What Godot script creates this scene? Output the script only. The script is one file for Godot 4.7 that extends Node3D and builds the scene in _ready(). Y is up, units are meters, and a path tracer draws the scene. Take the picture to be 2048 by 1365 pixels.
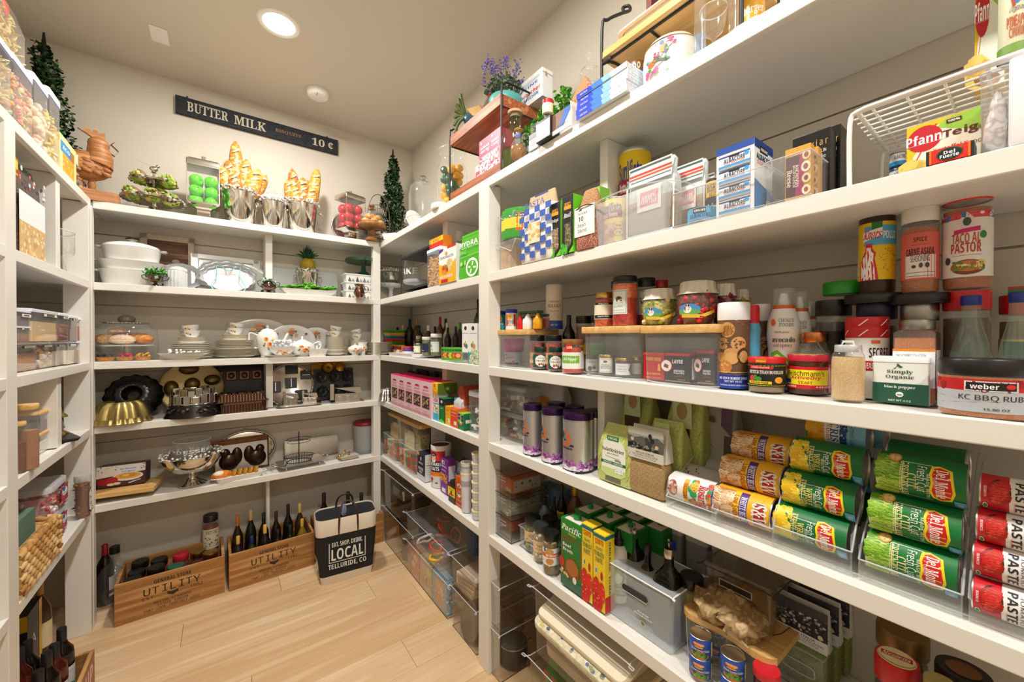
extends Node3D

var MC := {}
var SH := {}
var TX := {}
var NZ := {}
var FN := {}
var rng := RandomNumberGenerator.new()

class G:
	var v := PackedVector3Array()
	var n := PackedVector3Array()
	var u := PackedVector2Array()
	var c := PackedColorArray()
	var i := PackedInt32Array()
	var col := Color(1, 1, 1)
	func p(a: Vector3, b: Vector3, t := Vector2.ZERO) -> int:
		v.append(a)
		n.append(b)
		u.append(t)
		c.append(col)
		return v.size() - 1
	func t(a: int, b: int, d: int) -> void:
		i.append(a)
		if (v[b] - v[a]).cross(v[d] - v[a]).dot(n[a] + n[b] + n[d]) > 0.0:
			i.append(d)
			i.append(b)
		else:
			i.append(b)
			i.append(d)
	func q(a: int, b: int, d: int, e: int) -> void:
		t(a, b, d)
		t(a, d, e)
	func mesh() -> ArrayMesh:
		var a := []
		a.resize(Mesh.ARRAY_MAX)
		a[Mesh.ARRAY_VERTEX] = v
		a[Mesh.ARRAY_NORMAL] = n
		a[Mesh.ARRAY_TEX_UV] = u
		a[Mesh.ARRAY_COLOR] = c
		a[Mesh.ARRAY_INDEX] = i
		var r := ArrayMesh.new()
		r.add_surface_from_arrays(Mesh.PRIMITIVE_TRIANGLES, a)
		return r
	# a box with rounded edges
	func box(o: Vector3, s: Vector3, r := 0.0, b := Basis()) -> void:
		var h := s / 2
		r = minf(r, minf(h.x, minf(h.y, h.z)) * 0.98)
		for ax in 3:
			for sg in [-1.0, 1.0]:
				var ux := (ax + 1) % 3
				var uy := (ax + 2) % 3
				var nn := Vector3()
				nn[ax] = sg
				var st := v.size()
				var gx := [-h[ux], h[ux]] if r <= 0 else [-h[ux], -h[ux] + r, h[ux] - r, h[ux]]
				var gy := [-h[uy], h[uy]] if r <= 0 else [-h[uy], -h[uy] + r, h[uy] - r, h[uy]]
				for y in gy:
					for x in gx:
						var q3 := Vector3()
						q3[ax] = sg * h[ax]
						q3[ux] = x
						q3[uy] = y
						var nr := nn
						if r > 0:
							var k := q3.clamp(-h + Vector3(r, r, r), h - Vector3(r, r, r))
							nr = (q3 - k).normalized()
							q3 = k + nr * r
						p(o + b * q3, b * nr, Vector2(x, y))
				var w := gx.size()
				for y in w - 1:
					for x in w - 1:
						q(st + y * w + x, st + y * w + x + 1, st + y * w + w + x + 1, st + y * w + w + x)
	# rings of a shared outline: rings[k] = points in xz, nr = outward 2D normals, pr = (radius, y) profile that gives the tilt
	func rings(pts: Array, nr: Array, pr: PackedVector2Array, closed := true) -> void:
		var m := pr.size()
		var sn := []
		for k in m - 1:
			var d := pr[k + 1] - pr[k]
			sn.append(Vector2(d.y, -d.x).normalized() if d.length() > 1e-7 else Vector2.ZERO)
		var cnt: int = pts[0].size()
		for k in m - 1:
			if sn[k] == Vector2.ZERO:
				continue
			var na: Vector2 = sn[k]
			var nb: Vector2 = sn[k]
			if k > 0 and sn[k - 1].dot(na) > 0.6:
				na = (na + sn[k - 1]).normalized()
			if k < m - 2 and sn[k + 1].dot(nb) > 0.6:
				nb = (nb + sn[k + 1]).normalized()
			var st := v.size()
			var last := cnt + (1 if closed else 0)
			for j in last:
				var jj := j % cnt
				var f := float(j) / cnt
				var a2: Vector2 = pts[k][jj]
				var b2: Vector2 = pts[k + 1][jj]
				var e: Vector2 = nr[k][jj]
				p(Vector3(a2.x, pr[k].y, a2.y), Vector3(e.x * na.x, na.y, e.y * na.x), Vector2(f, float(k) / (m - 1)))
				e = nr[k + 1][jj]
				p(Vector3(b2.x, pr[k + 1].y, b2.y), Vector3(e.x * nb.x, nb.y, e.y * nb.x), Vector2(f, float(k + 1) / (m - 1)))
			for j in last - 1:
				q(st + j * 2, st + j * 2 + 1, st + j * 2 + 3, st + j * 2 + 2)
	func cap(pts: PackedVector2Array, y: float, up: float) -> void:
		var o := Vector2()
		for k in pts:
			o += k / pts.size()
		var nn := Vector3(0, up, 0)
		var c0 := p(Vector3(o.x, y, o.y), nn)
		var st := v.size()
		for k in pts:
			p(Vector3(k.x, y, k.y), nn)
		for k in pts.size():
			t(c0, st + k, st + (k + 1) % pts.size())
	func lathe(pr: PackedVector2Array, seg := 40, fl := 0, fa := 0.0) -> void:
		var pts := []
		var nr := []
		for k in pr:
			var a := PackedVector2Array()
			var b := PackedVector2Array()
			for j in seg:
				var th := TAU * j / seg
				var d := Vector2(sin(th), cos(th))
				a.append(d * k.x * (1.0 + (fa * cos(fl * th) if fl else 0.0)))
				b.append((d + Vector2(cos(th), -sin(th)) * fl * fa * sin(fl * th)).normalized() if fl else d)
			pts.append(a)
			nr.append(b)
		rings(pts, nr, pr)
	# rounded rectangles: each section is [w, d, r, y]
	func loft(se: Array, c0: bool, c1: bool, cs := 4) -> void:
		var pts := []
		var nr := []
		var pr := PackedVector2Array()
		for s in se:
			var a := PackedVector2Array()
			var b := PackedVector2Array()
			var r: float = minf(s[2], minf(s[0], s[1]) * 0.499)
			for k in 4:
				var o := Vector2((s[0] / 2 - r) * [1, -1, -1, 1][k], (s[1] / 2 - r) * [1, 1, -1, -1][k])
				for j in cs + 1:
					var th := PI / 2 * (k + float(j) / cs)
					var d := Vector2(cos(th), sin(th))
					a.append(o + d * r + (Vector2(s[4], s[5]) if s.size() > 5 else Vector2.ZERO))
					b.append(d)
			pts.append(a)
			nr.append(b)
			pr.append(Vector2((s[0] + s[1]) / 4, s[3]))
		rings(pts, nr, pr)
		if c0:
			cap(pts[0], se[0][3], -1.0)
		if c1:
			cap(pts[-1], se[-1][3], 1.0)
	func ball(o: Vector3, r: Vector3, sg := 12, b := Basis(), nz: FastNoiseLite = null, amp := 0.0) -> void:
		var st := v.size()
		var hs := maxi(3, sg / 2)
		for y in hs + 1:
			for x in sg + 1:
				var th := TAU * x / sg
				var ph := PI * y / hs
				var d := Vector3(sin(ph) * cos(th), cos(ph), sin(ph) * sin(th))
				var k := 1.0
				if nz:
					k += amp * nz.get_noise_3dv(d * 100.0 + o * 1000.0)
				p(o + b * (d * r * k), (b * (d / r)).normalized(), Vector2(float(x) / sg, float(y) / hs))
		for y in hs:
			for x in sg:
				var a := st + y * (sg + 1) + x
				q(a, a + 1, a + sg + 2, a + sg + 1)
	func tube(pt: PackedVector3Array, r: float, sg := 6, closed := false, r2 := -1.0) -> void:
		var m := pt.size()
		var up := Vector3(0.13, 0.97, 0.21)
		var st := v.size()
		var tot := m + (1 if closed else 0)
		for k in tot:
			var a := pt[(k - 1 + m) % m] if (closed or k > 0) else pt[0]
			var b := pt[(k + 1) % m] if (closed or k < m - 1) else pt[m - 1]
			var d := (b - a).normalized()
			var x := up.cross(d)
			if x.length() < 0.05:
				x = Vector3(1, 0, 0.3).cross(d)
			x = x.normalized()
			up = d.cross(x)
			var rr := r if r2 < 0 else lerpf(r, r2, float(k) / (tot - 1))
			for j in sg + 1:
				var th := TAU * j / sg
				var e := x * cos(th) + up * sin(th)
				p(pt[k % m] + e * rr, e, Vector2(float(j) / sg, float(k) / m))
		for k in tot - 1:
			for j in sg:
				var a := st + k * (sg + 1) + j
				q(a, a + 1, a + sg + 2, a + sg + 1)
		if not closed:
			for e in [0, tot - 1]:
				var nn := (pt[0] - pt[1]).normalized() if e == 0 else (pt[m - 1] - pt[m - 2]).normalized()
				var c0 := p(pt[e], nn)
				var s2 := v.size()
				for j in sg:
					p(v[st + e * (sg + 1) + j], nn)
				for j in sg:
					t(c0, s2 + j, s2 + (j + 1) % sg)
	# an outline in xy, extruded along z from z0 to z1
	func prism(po: PackedVector2Array, z0: float, z1: float, b := Basis(), o := Vector3.ZERO) -> void:
		var ix := Geometry2D.triangulate_polygon(po)
		for z in [z0, z1]:
			var st := v.size()
			var nn := b * Vector3(0, 0, -1 if z == z0 else 1)
			for k in po:
				p(o + b * Vector3(k.x, k.y, z), nn, k)
			for k in range(0, ix.size(), 3):
				t(st + ix[k], st + ix[k + 1], st + ix[k + 2])
		var cw := -1.0 if Geometry2D.is_polygon_clockwise(po) else 1.0
		for k in po.size():
			var a := po[k]
			var e := po[(k + 1) % po.size()]
			var d := (e - a).normalized()
			var nn := b * (Vector3(d.y, -d.x, 0) * cw)
			q(p(o + b * Vector3(a.x, a.y, z0), nn), p(o + b * Vector3(e.x, e.y, z0), nn), p(o + b * Vector3(e.x, e.y, z1), nn), p(o + b * Vector3(a.x, a.y, z1), nn))

func noise(f: float, sd := 1, oct := 3) -> FastNoiseLite:
	var k := str(f, "_", sd, "_", oct)
	if not NZ.has(k):
		var z := FastNoiseLite.new()
		z.seed = sd
		z.frequency = f
		z.fractal_octaves = oct
		NZ[k] = z
	return NZ[k]

# a texture that mixes two or three colours by noise
func tex(cols: PackedStringArray, f: float, oct: int, size := 128, sharp := 1.6) -> ImageTexture:
	var k := ",".join(cols) + str(f, oct, size, sharp)
	if not TX.has(k):
		var im := noise(f, 3, oct).get_seamless_image(size, size)
		im.convert(Image.FORMAT_L8)
		var o := Image.create(size, size, false, Image.FORMAT_RGB8)
		var cs := []
		for c in cols:
			cs.append(Color(c))
		for y in size:
			for x in size:
				var g := clampf((im.get_pixel(x, y).r - 0.5) * sharp + 0.5, 0, 0.999) * (cs.size() - 1)
				o.set_pixel(x, y, cs[int(g)].lerp(cs[int(g) + 1], g - int(g)))
		TX[k] = ImageTexture.create_from_image(o)
	return TX[k]

func m(k: String) -> StandardMaterial3D:
	if MC.has(k):
		return MC[k]
	var key := k
	if k in NM:
		k = NM[k]
	var s := StandardMaterial3D.new()
	s.resource_name = key.replace(",", " ")
	var pre := ""
	if ":" in k:
		pre = k.get_slice(":", 0)
		k = k.get_slice(":", 1)
	var a := k.split(",")
	if pre == "":
		s.albedo_color = Color(a[0])
		s.roughness = float(a[1]) if a.size() > 1 else 0.5
		s.metallic = float(a[2]) if a.size() > 2 else 0.0
		if a.size() > 3:
			s.backlight_enabled = true
			s.backlight = Color(a[0]) * float(a[3])
	elif pre == "gl" or pre == "fr":
		s.transparency = BaseMaterial3D.TRANSPARENCY_ALPHA
		s.albedo_color = Color(a[0], float(a[1]))
		s.roughness = 0.06 if pre == "gl" else 0.4
	elif pre == "vc":
		s.vertex_color_use_as_albedo = true
		s.roughness = float(a[0])
		s.metallic = float(a[1]) if a.size() > 1 else 0.0
	elif pre == "rf":
		s.refraction_enabled = true
		s.transparency = BaseMaterial3D.TRANSPARENCY_ALPHA
		s.albedo_color = Color(a[0], float(a[1]))
		s.refraction_scale = 0.05
		s.roughness = 0.05
	else:
		# gr: grain, same in all directions; wx, wy, wz: wood with the grain along that axis
		var n := a.size()
		var f := float(a[n - 2])
		s.roughness = float(a[n - 1])
		s.uv1_triplanar = true
		s.uv1_triplanar_sharpness = 4.0
		if pre == "gr":
			s.albedo_texture = tex(a.slice(0, n - 2), 0.09, 2, 128, 2.6)
			s.uv1_scale = Vector3(f, f, f)
		elif pre == "bl":
			s.albedo_texture = tex(a.slice(0, n - 2), 0.02, 3, 128, 2.6)
			s.uv1_scale = Vector3(f, f, f)
		else:
			s.albedo_texture = tex(a.slice(0, n - 2), 0.03, 4, 256, 1.7)
			s.uv1_scale = Vector3(f, f, f)
			s.uv1_scale["xyz".find(pre[1])] = f * 0.07
	MC[key] = s
	return s

func T(nm: String, lab: String, cat: String, at: Vector3, yaw := 0.0, grp := "") -> Node3D:
	var o := Node3D.new()
	o.name = nm
	add_child(o, true)
	fixname(o, nm)
	o.position = at
	o.rotation.y = yaw
	o.set_meta("label", lab)
	o.set_meta("category", cat)
	if grp:
		o.set_meta("group", grp)
	return o

var CN := {}
func fixname(o: Node, nm: String) -> void:
	CN[nm] = CN.get(nm, -1) + 1
	if CN[nm] > 0:
		o.name = "%s_%03d" % [nm, CN[nm]]

func P(par: Node, nm: String, me: Mesh, mat: Material, at := Vector3.ZERO, rot := Vector3.ZERO) -> MeshInstance3D:
	var o := MeshInstance3D.new()
	o.name = nm
	o.mesh = me
	o.material_override = mat
	par.add_child(o, true)
	o.position = at
	o.rotation = rot
	return o

func fl(s: String) -> PackedFloat32Array:
	var r := PackedFloat32Array()
	for k in s.split(","):
		r.append(float(k))
	return r

# letters as flat triangles, in units of the letter height, centred
func letters(s: String, f: String) -> Array:
	var k := f + s
	if not SH.has("t" + k):
		if not FN.has(f):
			var sf := SystemFont.new()
			sf.font_names = PackedStringArray(["Droid Serif" if f.to_lower() == "f" else "Droid Sans Mono" if f.to_lower() == "m" else "Droid Sans"])
			sf.font_weight = 700 if f == f.to_upper() else 400
			FN[f] = sf
		var t := TextMesh.new()
		t.font = FN[f]
		t.font_size = 24
		t.pixel_size = 1.0
		t.depth = 0.0
		t.curve_step = 2.5
		t.text = s
		var a := t.get_mesh_arrays()
		var vs: PackedVector3Array = a[Mesh.ARRAY_VERTEX]
		var ix: PackedInt32Array = a[Mesh.ARRAY_INDEX] if a[Mesh.ARRAY_INDEX] else PackedInt32Array(range(vs.size()))
		var lo := Vector2(1e9, 1e9)
		var hi := -lo
		for p in vs:
			lo = lo.min(Vector2(p.x, p.y))
			hi = hi.max(Vector2(p.x, p.y))
		var out := PackedVector2Array()
		for q in ix:
			out.append((Vector2(vs[q].x, vs[q].y) - (lo + hi) / 2) / maxf(hi.y - lo.y, 1.0))
		SH["t" + k] = [out, (hi.x - lo.x) / maxf(hi.y - lo.y, 1.0)]
	return SH["t" + k]

# flat print: coloured shapes in a sheet of w by h metres (x -50..50, y 0..100), wound on a cylinder when rad > 0
func sheet(dsl: String, w: float, h: float, rad := 0.0) -> ArrayMesh:
	var key := "d%s%.3f%.3f%.3f" % [dsl, w, h, rad]
	if SH.has(key):
		return SH[key]
	var g := G.new()
	var ux := w / 100
	var uy := h / 100
	var z := 0.0
	for cmd in dsl.split(";"):
		var a := cmd.split(",")
		z += 0.00008
		var tr := PackedVector2Array()
		match a[0]:
			"r":
				g.col = lin(a[5])
				quad(tr, float(a[1]), float(a[2]), float(a[3]), float(a[4]))
			"b":
				g.col = lin(a[6])
				var q := [float(a[1]), float(a[2]), float(a[3]), float(a[4])]
				var tx := float(a[5])
				var ty := tx * ux / uy
				quad(tr, q[0], q[1], q[2], q[1] + ty)
				quad(tr, q[0], q[3] - ty, q[2], q[3])
				quad(tr, q[0], q[1], q[0] + tx, q[3])
				quad(tr, q[2] - tx, q[1], q[2], q[3])
			"e":
				g.col = lin(a[5])
				oval(tr, Vector2(float(a[1]), float(a[2])), Vector2(float(a[3]), float(a[4])), 20)
			"g":
				g.col = lin(a[1])
				var po := PackedVector2Array()
				for k in range(2, a.size() - 1, 2):
					po.append(Vector2(float(a[k]), float(a[k + 1])))
				for k in Geometry2D.triangulate_polygon(po):
					tr.append(po[k])
			"l":
				g.col = lin(a[6])
				var p0 := Vector2(float(a[1]) * ux, float(a[2]) * uy)
				var p1 := Vector2(float(a[3]) * ux, float(a[4]) * uy)
				var e := (p1 - p0).normalized().orthogonal() * float(a[5]) * ux / 2
				for k in [p0 + e, p0 - e, p1 - e, p0 + e, p1 - e, p1 + e]:
					tr.append(Vector2(k.x / ux, k.y / uy))
			"t", "v", "i":
				g.col = lin(a[5])
				var le := letters(",".join(a.slice(7)), a[6])
				var sc := Vector2(float(a[3]) * uy, float(a[3]) * uy)
				if float(a[4]) > 0:
					sc.x = float(a[4]) * ux / le[1] if a[0] == "t" or a[0] == "i" else float(a[4]) * uy / le[1]
					if a[0] == "v":
						sc.y = float(a[3]) * ux
				elif a[0] == "v":
					sc = Vector2(float(a[3]) * ux, float(a[3]) * ux)
				for k in le[0]:
					var q: Vector2 = k * sc
					if a[0] == "v":
						q = Vector2(q.y, -q.x)
					elif a[0] == "i":
						q.x += q.y * 0.3
					tr.append(Vector2(float(a[1]) + q.x / ux, float(a[2]) + q.y / uy))
			"k":
				rng.seed = int(a[2])
				for k in int(a[1]):
					var s := float(a[7]) * rng.randf_range(0.7, 1.3)
					tr = PackedVector2Array()
					g.col = lin(a[8 + rng.randi() % (a.size() - 8)])
					oval(tr, Vector2(rng.randf_range(float(a[3]), float(a[5])), rng.randf_range(float(a[4]), float(a[6]))), Vector2(s / ux / 1000, s / uy / 1000 * rng.randf_range(0.6, 1.0)), 7)
					lay(g, tr, ux, uy, z + k * 0.0000005, rad)
				tr = PackedVector2Array()
		lay(g, tr, ux, uy, z, rad)
	SH[key] = g.mesh()
	return SH[key]

func lin(h: String) -> Color:
	return Color(h).srgb_to_linear()

func quad(tr: PackedVector2Array, x0: float, y0: float, x1: float, y1: float) -> void:
	for k in [Vector2(x0, y0), Vector2(x1, y0), Vector2(x1, y1), Vector2(x0, y0), Vector2(x1, y1), Vector2(x0, y1)]:
		tr.append(k)

func oval(tr: PackedVector2Array, o: Vector2, r: Vector2, n: int) -> void:
	for k in n:
		for q in [o, o + Vector2(cos(TAU * k / n), sin(TAU * k / n)) * r, o + Vector2(cos(TAU * (k + 1) / n), sin(TAU * (k + 1) / n)) * r]:
			tr.append(q)

func lay(g: G, tr: PackedVector2Array, ux: float, uy: float, z: float, rad: float) -> void:
	for k in range(0, tr.size(), 3):
		var a := Vector2(tr[k].x * ux, tr[k].y * uy)
		var b := Vector2(tr[k + 1].x * ux, tr[k + 1].y * uy)
		var c := Vector2(tr[k + 2].x * ux, tr[k + 2].y * uy)
		if rad > 0:
			wound(g, a, b, c, z + rad * 0.004, rad, 0)
		else:
			g.t(g.p(Vector3(a.x, a.y, z), Vector3.BACK), g.p(Vector3(b.x, b.y, z), Vector3.BACK), g.p(Vector3(c.x, c.y, z), Vector3.BACK))

func wound(g: G, a: Vector2, b: Vector2, c: Vector2, z: float, r: float, d: int) -> void:
	var l := [absf(a.x - b.x), absf(b.x - c.x), absf(c.x - a.x)]
	if maxf(l[0], maxf(l[1], l[2])) > r * 0.24 and d < 9:
		if l[0] >= l[1] and l[0] >= l[2]:
			var q := (a + b) / 2
			wound(g, a, q, c, z, r, d + 1)
			wound(g, q, b, c, z, r, d + 1)
		elif l[1] >= l[2]:
			var q := (b + c) / 2
			wound(g, a, b, q, z, r, d + 1)
			wound(g, a, q, c, z, r, d + 1)
		else:
			var q := (a + c) / 2
			wound(g, a, b, q, z, r, d + 1)
			wound(g, q, b, c, z, r, d + 1)
		return
	var ix := []
	for k in [a, b, c]:
		var n := Vector3(sin(k.x / r), 0, cos(k.x / r))
		ix.append(g.p(n * (r + z) + Vector3(0, k.y, 0), n))
	g.t(ix[0], ix[1], ix[2])

# small lumps over the outside of a box or a cylinder: pasta, nuts, beans
func lumps(w: float, h: float, d: float, kind: String, n: int, s: Vector3, sd: int, cols: PackedStringArray) -> ArrayMesh:
	var key := str("k", w, h, d, kind, n, s, sd, cols)
	if SH.has(key):
		return SH[key]
	var g := G.new()
	rng.seed = sd
	for k in n:
		var q := Vector3(rng.randf_range(-1, 1), rng.randf(), rng.randf_range(-1, 1))
		if kind == "c":
			var th := rng.randf() * TAU
			var rr := 1.0 if rng.randf() < 0.75 else sqrt(rng.randf())
			if rr < 1.0:
				q.y = 1.0
			q.x = sin(th) * rr
			q.z = cos(th) * rr
		else:
			match rng.randi() % 7:
				0, 1, 2: q.z = 1.0
				3: q.x = 1.0
				4: q.x = -1.0
				_: q.y = 1.0
		g.col = lin(cols[rng.randi() % cols.size()])
		var b := Basis.from_euler(Vector3(rng.randf() * TAU, rng.randf() * TAU, rng.randf() * TAU))
		var e := maxf(s.x, maxf(s.y, s.z)) * 0.6
		g.ball(Vector3(q.x * (w / 2 - e), clampf(q.y * h, e, h), q.z * (d / 2 - e)), s * rng.randf_range(0.8, 1.2), 6, b)
	SH[key] = g.mesh()
	return SH[key]

# one part of an item from a line «name:shape:material:numbers»
func part(o: Node, sp: String, w: float, h: float, d: float) -> MeshInstance3D:
	var f := sp.split(":", true, 3)
	if f.size() > 3 and f[2].length() == 2 and f[2] in ["gl", "fr", "vc", "rf", "gr", "bl", "wx", "wy", "wz"]:
		var sp2 := f[3].split(":", true, 1)
		f[2] = f[2] + ":" + sp2[0]
		f[3] = sp2[1]
	var par := o
	var nm := f[0]
	if "/" in nm:
		par = o.get_node(nm.get_slice("/", 0))
		nm = nm.get_slice("/", 1)
	if f[1] == "D" or f[1] == "C":
		var mat := m("vc:0.45")
		if f[1] == "C":
			var rk := float(f[2]) if f[2] != "" else 1.0
			return P(par, nm, sheet(f[3], w, h, w / 2 * rk), mat)
		var fc := f[2].left(1)
		var of := float(f[2].substr(1)) / 1000 if f[2].length() > 1 else 0.0006
		if fc == "f":
			return P(par, nm, sheet(f[3], w, h), mat, Vector3(0, 0, d / 2 + of))
		if fc == "l":
			return P(par, nm, sheet(f[3], d, h), mat, Vector3(-w / 2 - of, 0, 0), Vector3(0, -PI / 2, 0))
		if fc == "r":
			return P(par, nm, sheet(f[3], d, h), mat, Vector3(w / 2 + of, 0, 0), Vector3(0, PI / 2, 0))
		return P(par, nm, sheet(f[3], w, d), mat, Vector3(0, h + of, d / 2), Vector3(-PI / 2, 0, 0))
	if f[1] == "K":
		var a := f[3].split(",")
		# kind, n, sx, sy, sz (mm), y0, y1, seed, colours
		var y0 := float(a[5]) * h
		var k := P(par, nm, lumps(w * float(f[2]), float(a[6]) * h - y0, d * float(f[2]), a[0], int(a[1]), Vector3(float(a[2]), float(a[3]), float(a[4])) / 1000, int(a[7]), a.slice(8)), m("vc:0.5"), Vector3(0, y0, 0))
		k.set_meta("kind", "stuff")
		return k
	var key := "%s%s_%.3f_%.3f_%.3f" % [f[1], f[3], w, h, d]
	if not SH.has(key):
		var g := G.new()
		match f[1].left(1).to_upper():
			"L":
				var pr := PackedVector2Array()
				for k in f[3].split(" "):
					var q := fl(k)
					pr.append(Vector2(q[0] * w / 2, q[1] * h))
				var fw := f[1].substr(1).split("_")
				if fw.size() > 1:
					g.lathe(pr, int(fw[0]) * 6, int(fw[0]), float(fw[1]))
				else:
					g.lathe(pr, int(f[1].substr(1)) if f[1].length() > 1 else 40)
			"B":
				for k in f[3].split(" "):
					var q := fl(k)
					g.box(Vector3(q[0] * w, q[1] * h, q[2] * d), Vector3(q[3] * w, q[4] * h, q[5] * d), (q[6] if q.size() > 6 else 1.0) / 1000)
			"F":
				var se := []
				for k in f[3].split(" "):
					var q := fl(k)
					se.append([q[0] * w, q[1] * d, q[2] * minf(w, d) / 2, q[3] * h] + ([q[4] * w, q[5] * d] if q.size() > 5 else []))
				var cp := f[1].substr(1)
				g.loft(se, cp != "n" and cp != "t", cp == "" or cp == "t")
			"S":
				for k in f[3].split(" "):
					var q := fl(k)
					g.ball(Vector3(q[0] * w, q[1] * h, q[2] * d), Vector3(q[3] * w, q[4] * h, q[5] * d), 20, Basis(), noise(0.02, 5) if q.size() > 6 else null, q[6] if q.size() > 6 else 0.0)
			"U":
				for k in f[3].split(" "):
					var q := fl(k)
					var pt := PackedVector3Array()
					for j in range(2, q.size() - 2, 3):
						pt.append(Vector3(q[j] * w, q[j + 1] * h, q[j + 2] * d))
					g.tube(smooth(pt, q[1] > 0.5) if f[1] == "U" else pt, q[0] / 1000, 8, q[1] > 0.5)
			"P":
				var ps := f[3].split(" ")
				var q := fl(ps[0])
				var po := PackedVector2Array()
				for k in ps.slice(1):
					var e := fl(k)
					po.append(Vector2(e[0] * w, e[1] * h))
				g.prism(po, q[0] * d, q[1] * d)
		SH[key] = g.mesh()
	return P(par, nm, SH[key], m(f[2]))

func smooth(pt: PackedVector3Array, closed: bool) -> PackedVector3Array:
	if pt.size() < 3:
		return pt
	var c := Curve3D.new()
	var n := pt.size()
	var out := PackedVector3Array()
	for k in (n if closed else n - 1):
		var p0 := pt[(k - 1 + n) % n] if closed or k > 0 else pt[k]
		var p1 := pt[k]
		var p2 := pt[(k + 1) % n]
		var p3 := pt[(k + 2) % n] if closed or k < n - 2 else p2
		for j in 4:
			out.append(p1.cubic_interpolate(p2, p0, p3, j / 4.0))
	if not closed:
		out.append(pt[n - 1])
	return out

# an item: at = [x, y, z, w, h, d, yaw, tilt x, tilt z], spec = parts parted by «|», which may begin with a preset «@jar;first;second»
func I(nm: String, lab: String, cat: String, at: Array, spec: String, grp := "") -> Node3D:
	var o := T(nm, lab, cat, Vector3(at[0], at[1], at[2]), 0.0, grp)
	var b := Basis(Vector3.UP, at[6])
	if at.size() > 7:
		b = b * Basis(Vector3.RIGHT, at[7])
	if at.size() > 8:
		b = b * Basis(Vector3.BACK, at[8])
	o.basis = b
	build(o, spec, at[3], at[4], at[5])
	return o

func build(o: Node, spec: String, w: float, h: float, d: float) -> void:
	for sp in spec.split("|"):
		if sp.begins_with("@"):
			var q := sp.substr(1).split(";")
			var t: String = PRE[q[0]]
			for k in range(9, 0, -1):
				t = t.replace("$%d" % k, q[k] if k < q.size() else "")
			for s2 in t.split("|"):
				part(o, s2, w, h, d)
		elif sp != "":
			part(o, sp, w, h, d)

# copies of a finished thing: places = [x, y, z, yaw, label]
func again(o: Node3D, nm: String, places: Array, grp := "") -> void:
	if grp:
		o.set_meta("group", grp)
	for k in places:
		var c: Node3D = o.duplicate()
		c.name = nm
		add_child(c, true)
		fixname(c, nm)
		c.position = Vector3(k[0], k[1], k[2])
		if k.size() > 3 and k[3] != null:
			c.basis = Basis(Vector3.UP, k[3]) * Basis(Vector3.UP, o.rotation.y).inverse() * o.basis
		if k.size() > 4:
			c.set_meta("label", k[4])

const NM := {
	"glass": "gl:dfe8e6,.06", "acr": "gl:e6ebf0,.1", "smoke": "gl:6b5a48,.2", "clear": "gl:f2f5f6,.07", "amber": "gl:8a4a10,.3", "frost": "fr:dfe6ec,.42", "rimclear": "fr:dfe3ea,.55", "rimsmoke": "fr:5a4c40,.6",
	"greenglass": "gl:2c4a1c,.35", "darkglass": "141a10,.08", "winered": "14080a,.08",
	"chrome": "d8d4cc,.12,1", "silver": "c9c5bd,.22,1", "tin": "c8c8c4,.3,1", "steel": "a8a6a0,.35,1", "gold": "c9a55a,.28,1", "copper": "c9804a,.3,1", "iron": "1b1b1d,.45", "goldpan": "a8935a,.36,.85", "darkpan": "2b2724,.28,.7", "bronze": "5a4030,.26,.85",
	"white": "f0efec,.3", "porc": "f1f0ec,.14", "ivory": "ece6d6,.2", "black": "161616,.35", "red": "c0161c,.35", "paper": "f2f0ea,.7", "card": "c9a27a,.8",
	"bamboo": "wx:e2b878,d9a862,e8c48a,3,.45", "bambooz": "wz:e2b878,d9a862,e8c48a,3,.45", "acacia": "wx:b5693a,8f4a26,c98250,3,.5", "crate": "wx:b98850,a06c38,cc9c62,2.2,.75", "oldwood": "wx:7a5a40,5c4030,94705a,3,.8", "turned": "wy:9c6a3c,845428,b07c4a,3,.5",
	"pepper": "gr:b8a888,8a7a5c,5c5040,d4c8a8,34,.9", "herb": "gr:6a7a34,94a050,b4ac70,4a5a24,30,.9", "spice": "gr:b8692c,a05420,cc8038,34,.9", "oats": "gr:d8b47c,c49c60,e4c898,26,.9", "mixspice": "gr:b8a070,8a7448,c47838,e0d0a8,5c5436,26,.9", "cocoa": "gr:b07c58,a06c48,34,.9", "seeds": "gr:7a4630,5a3020,94583c,30,.9", "flour": "e8e0d0,.9", "leaf": "2f6b26,.5", "sugar": "e6dccc,.9",
}
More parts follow.
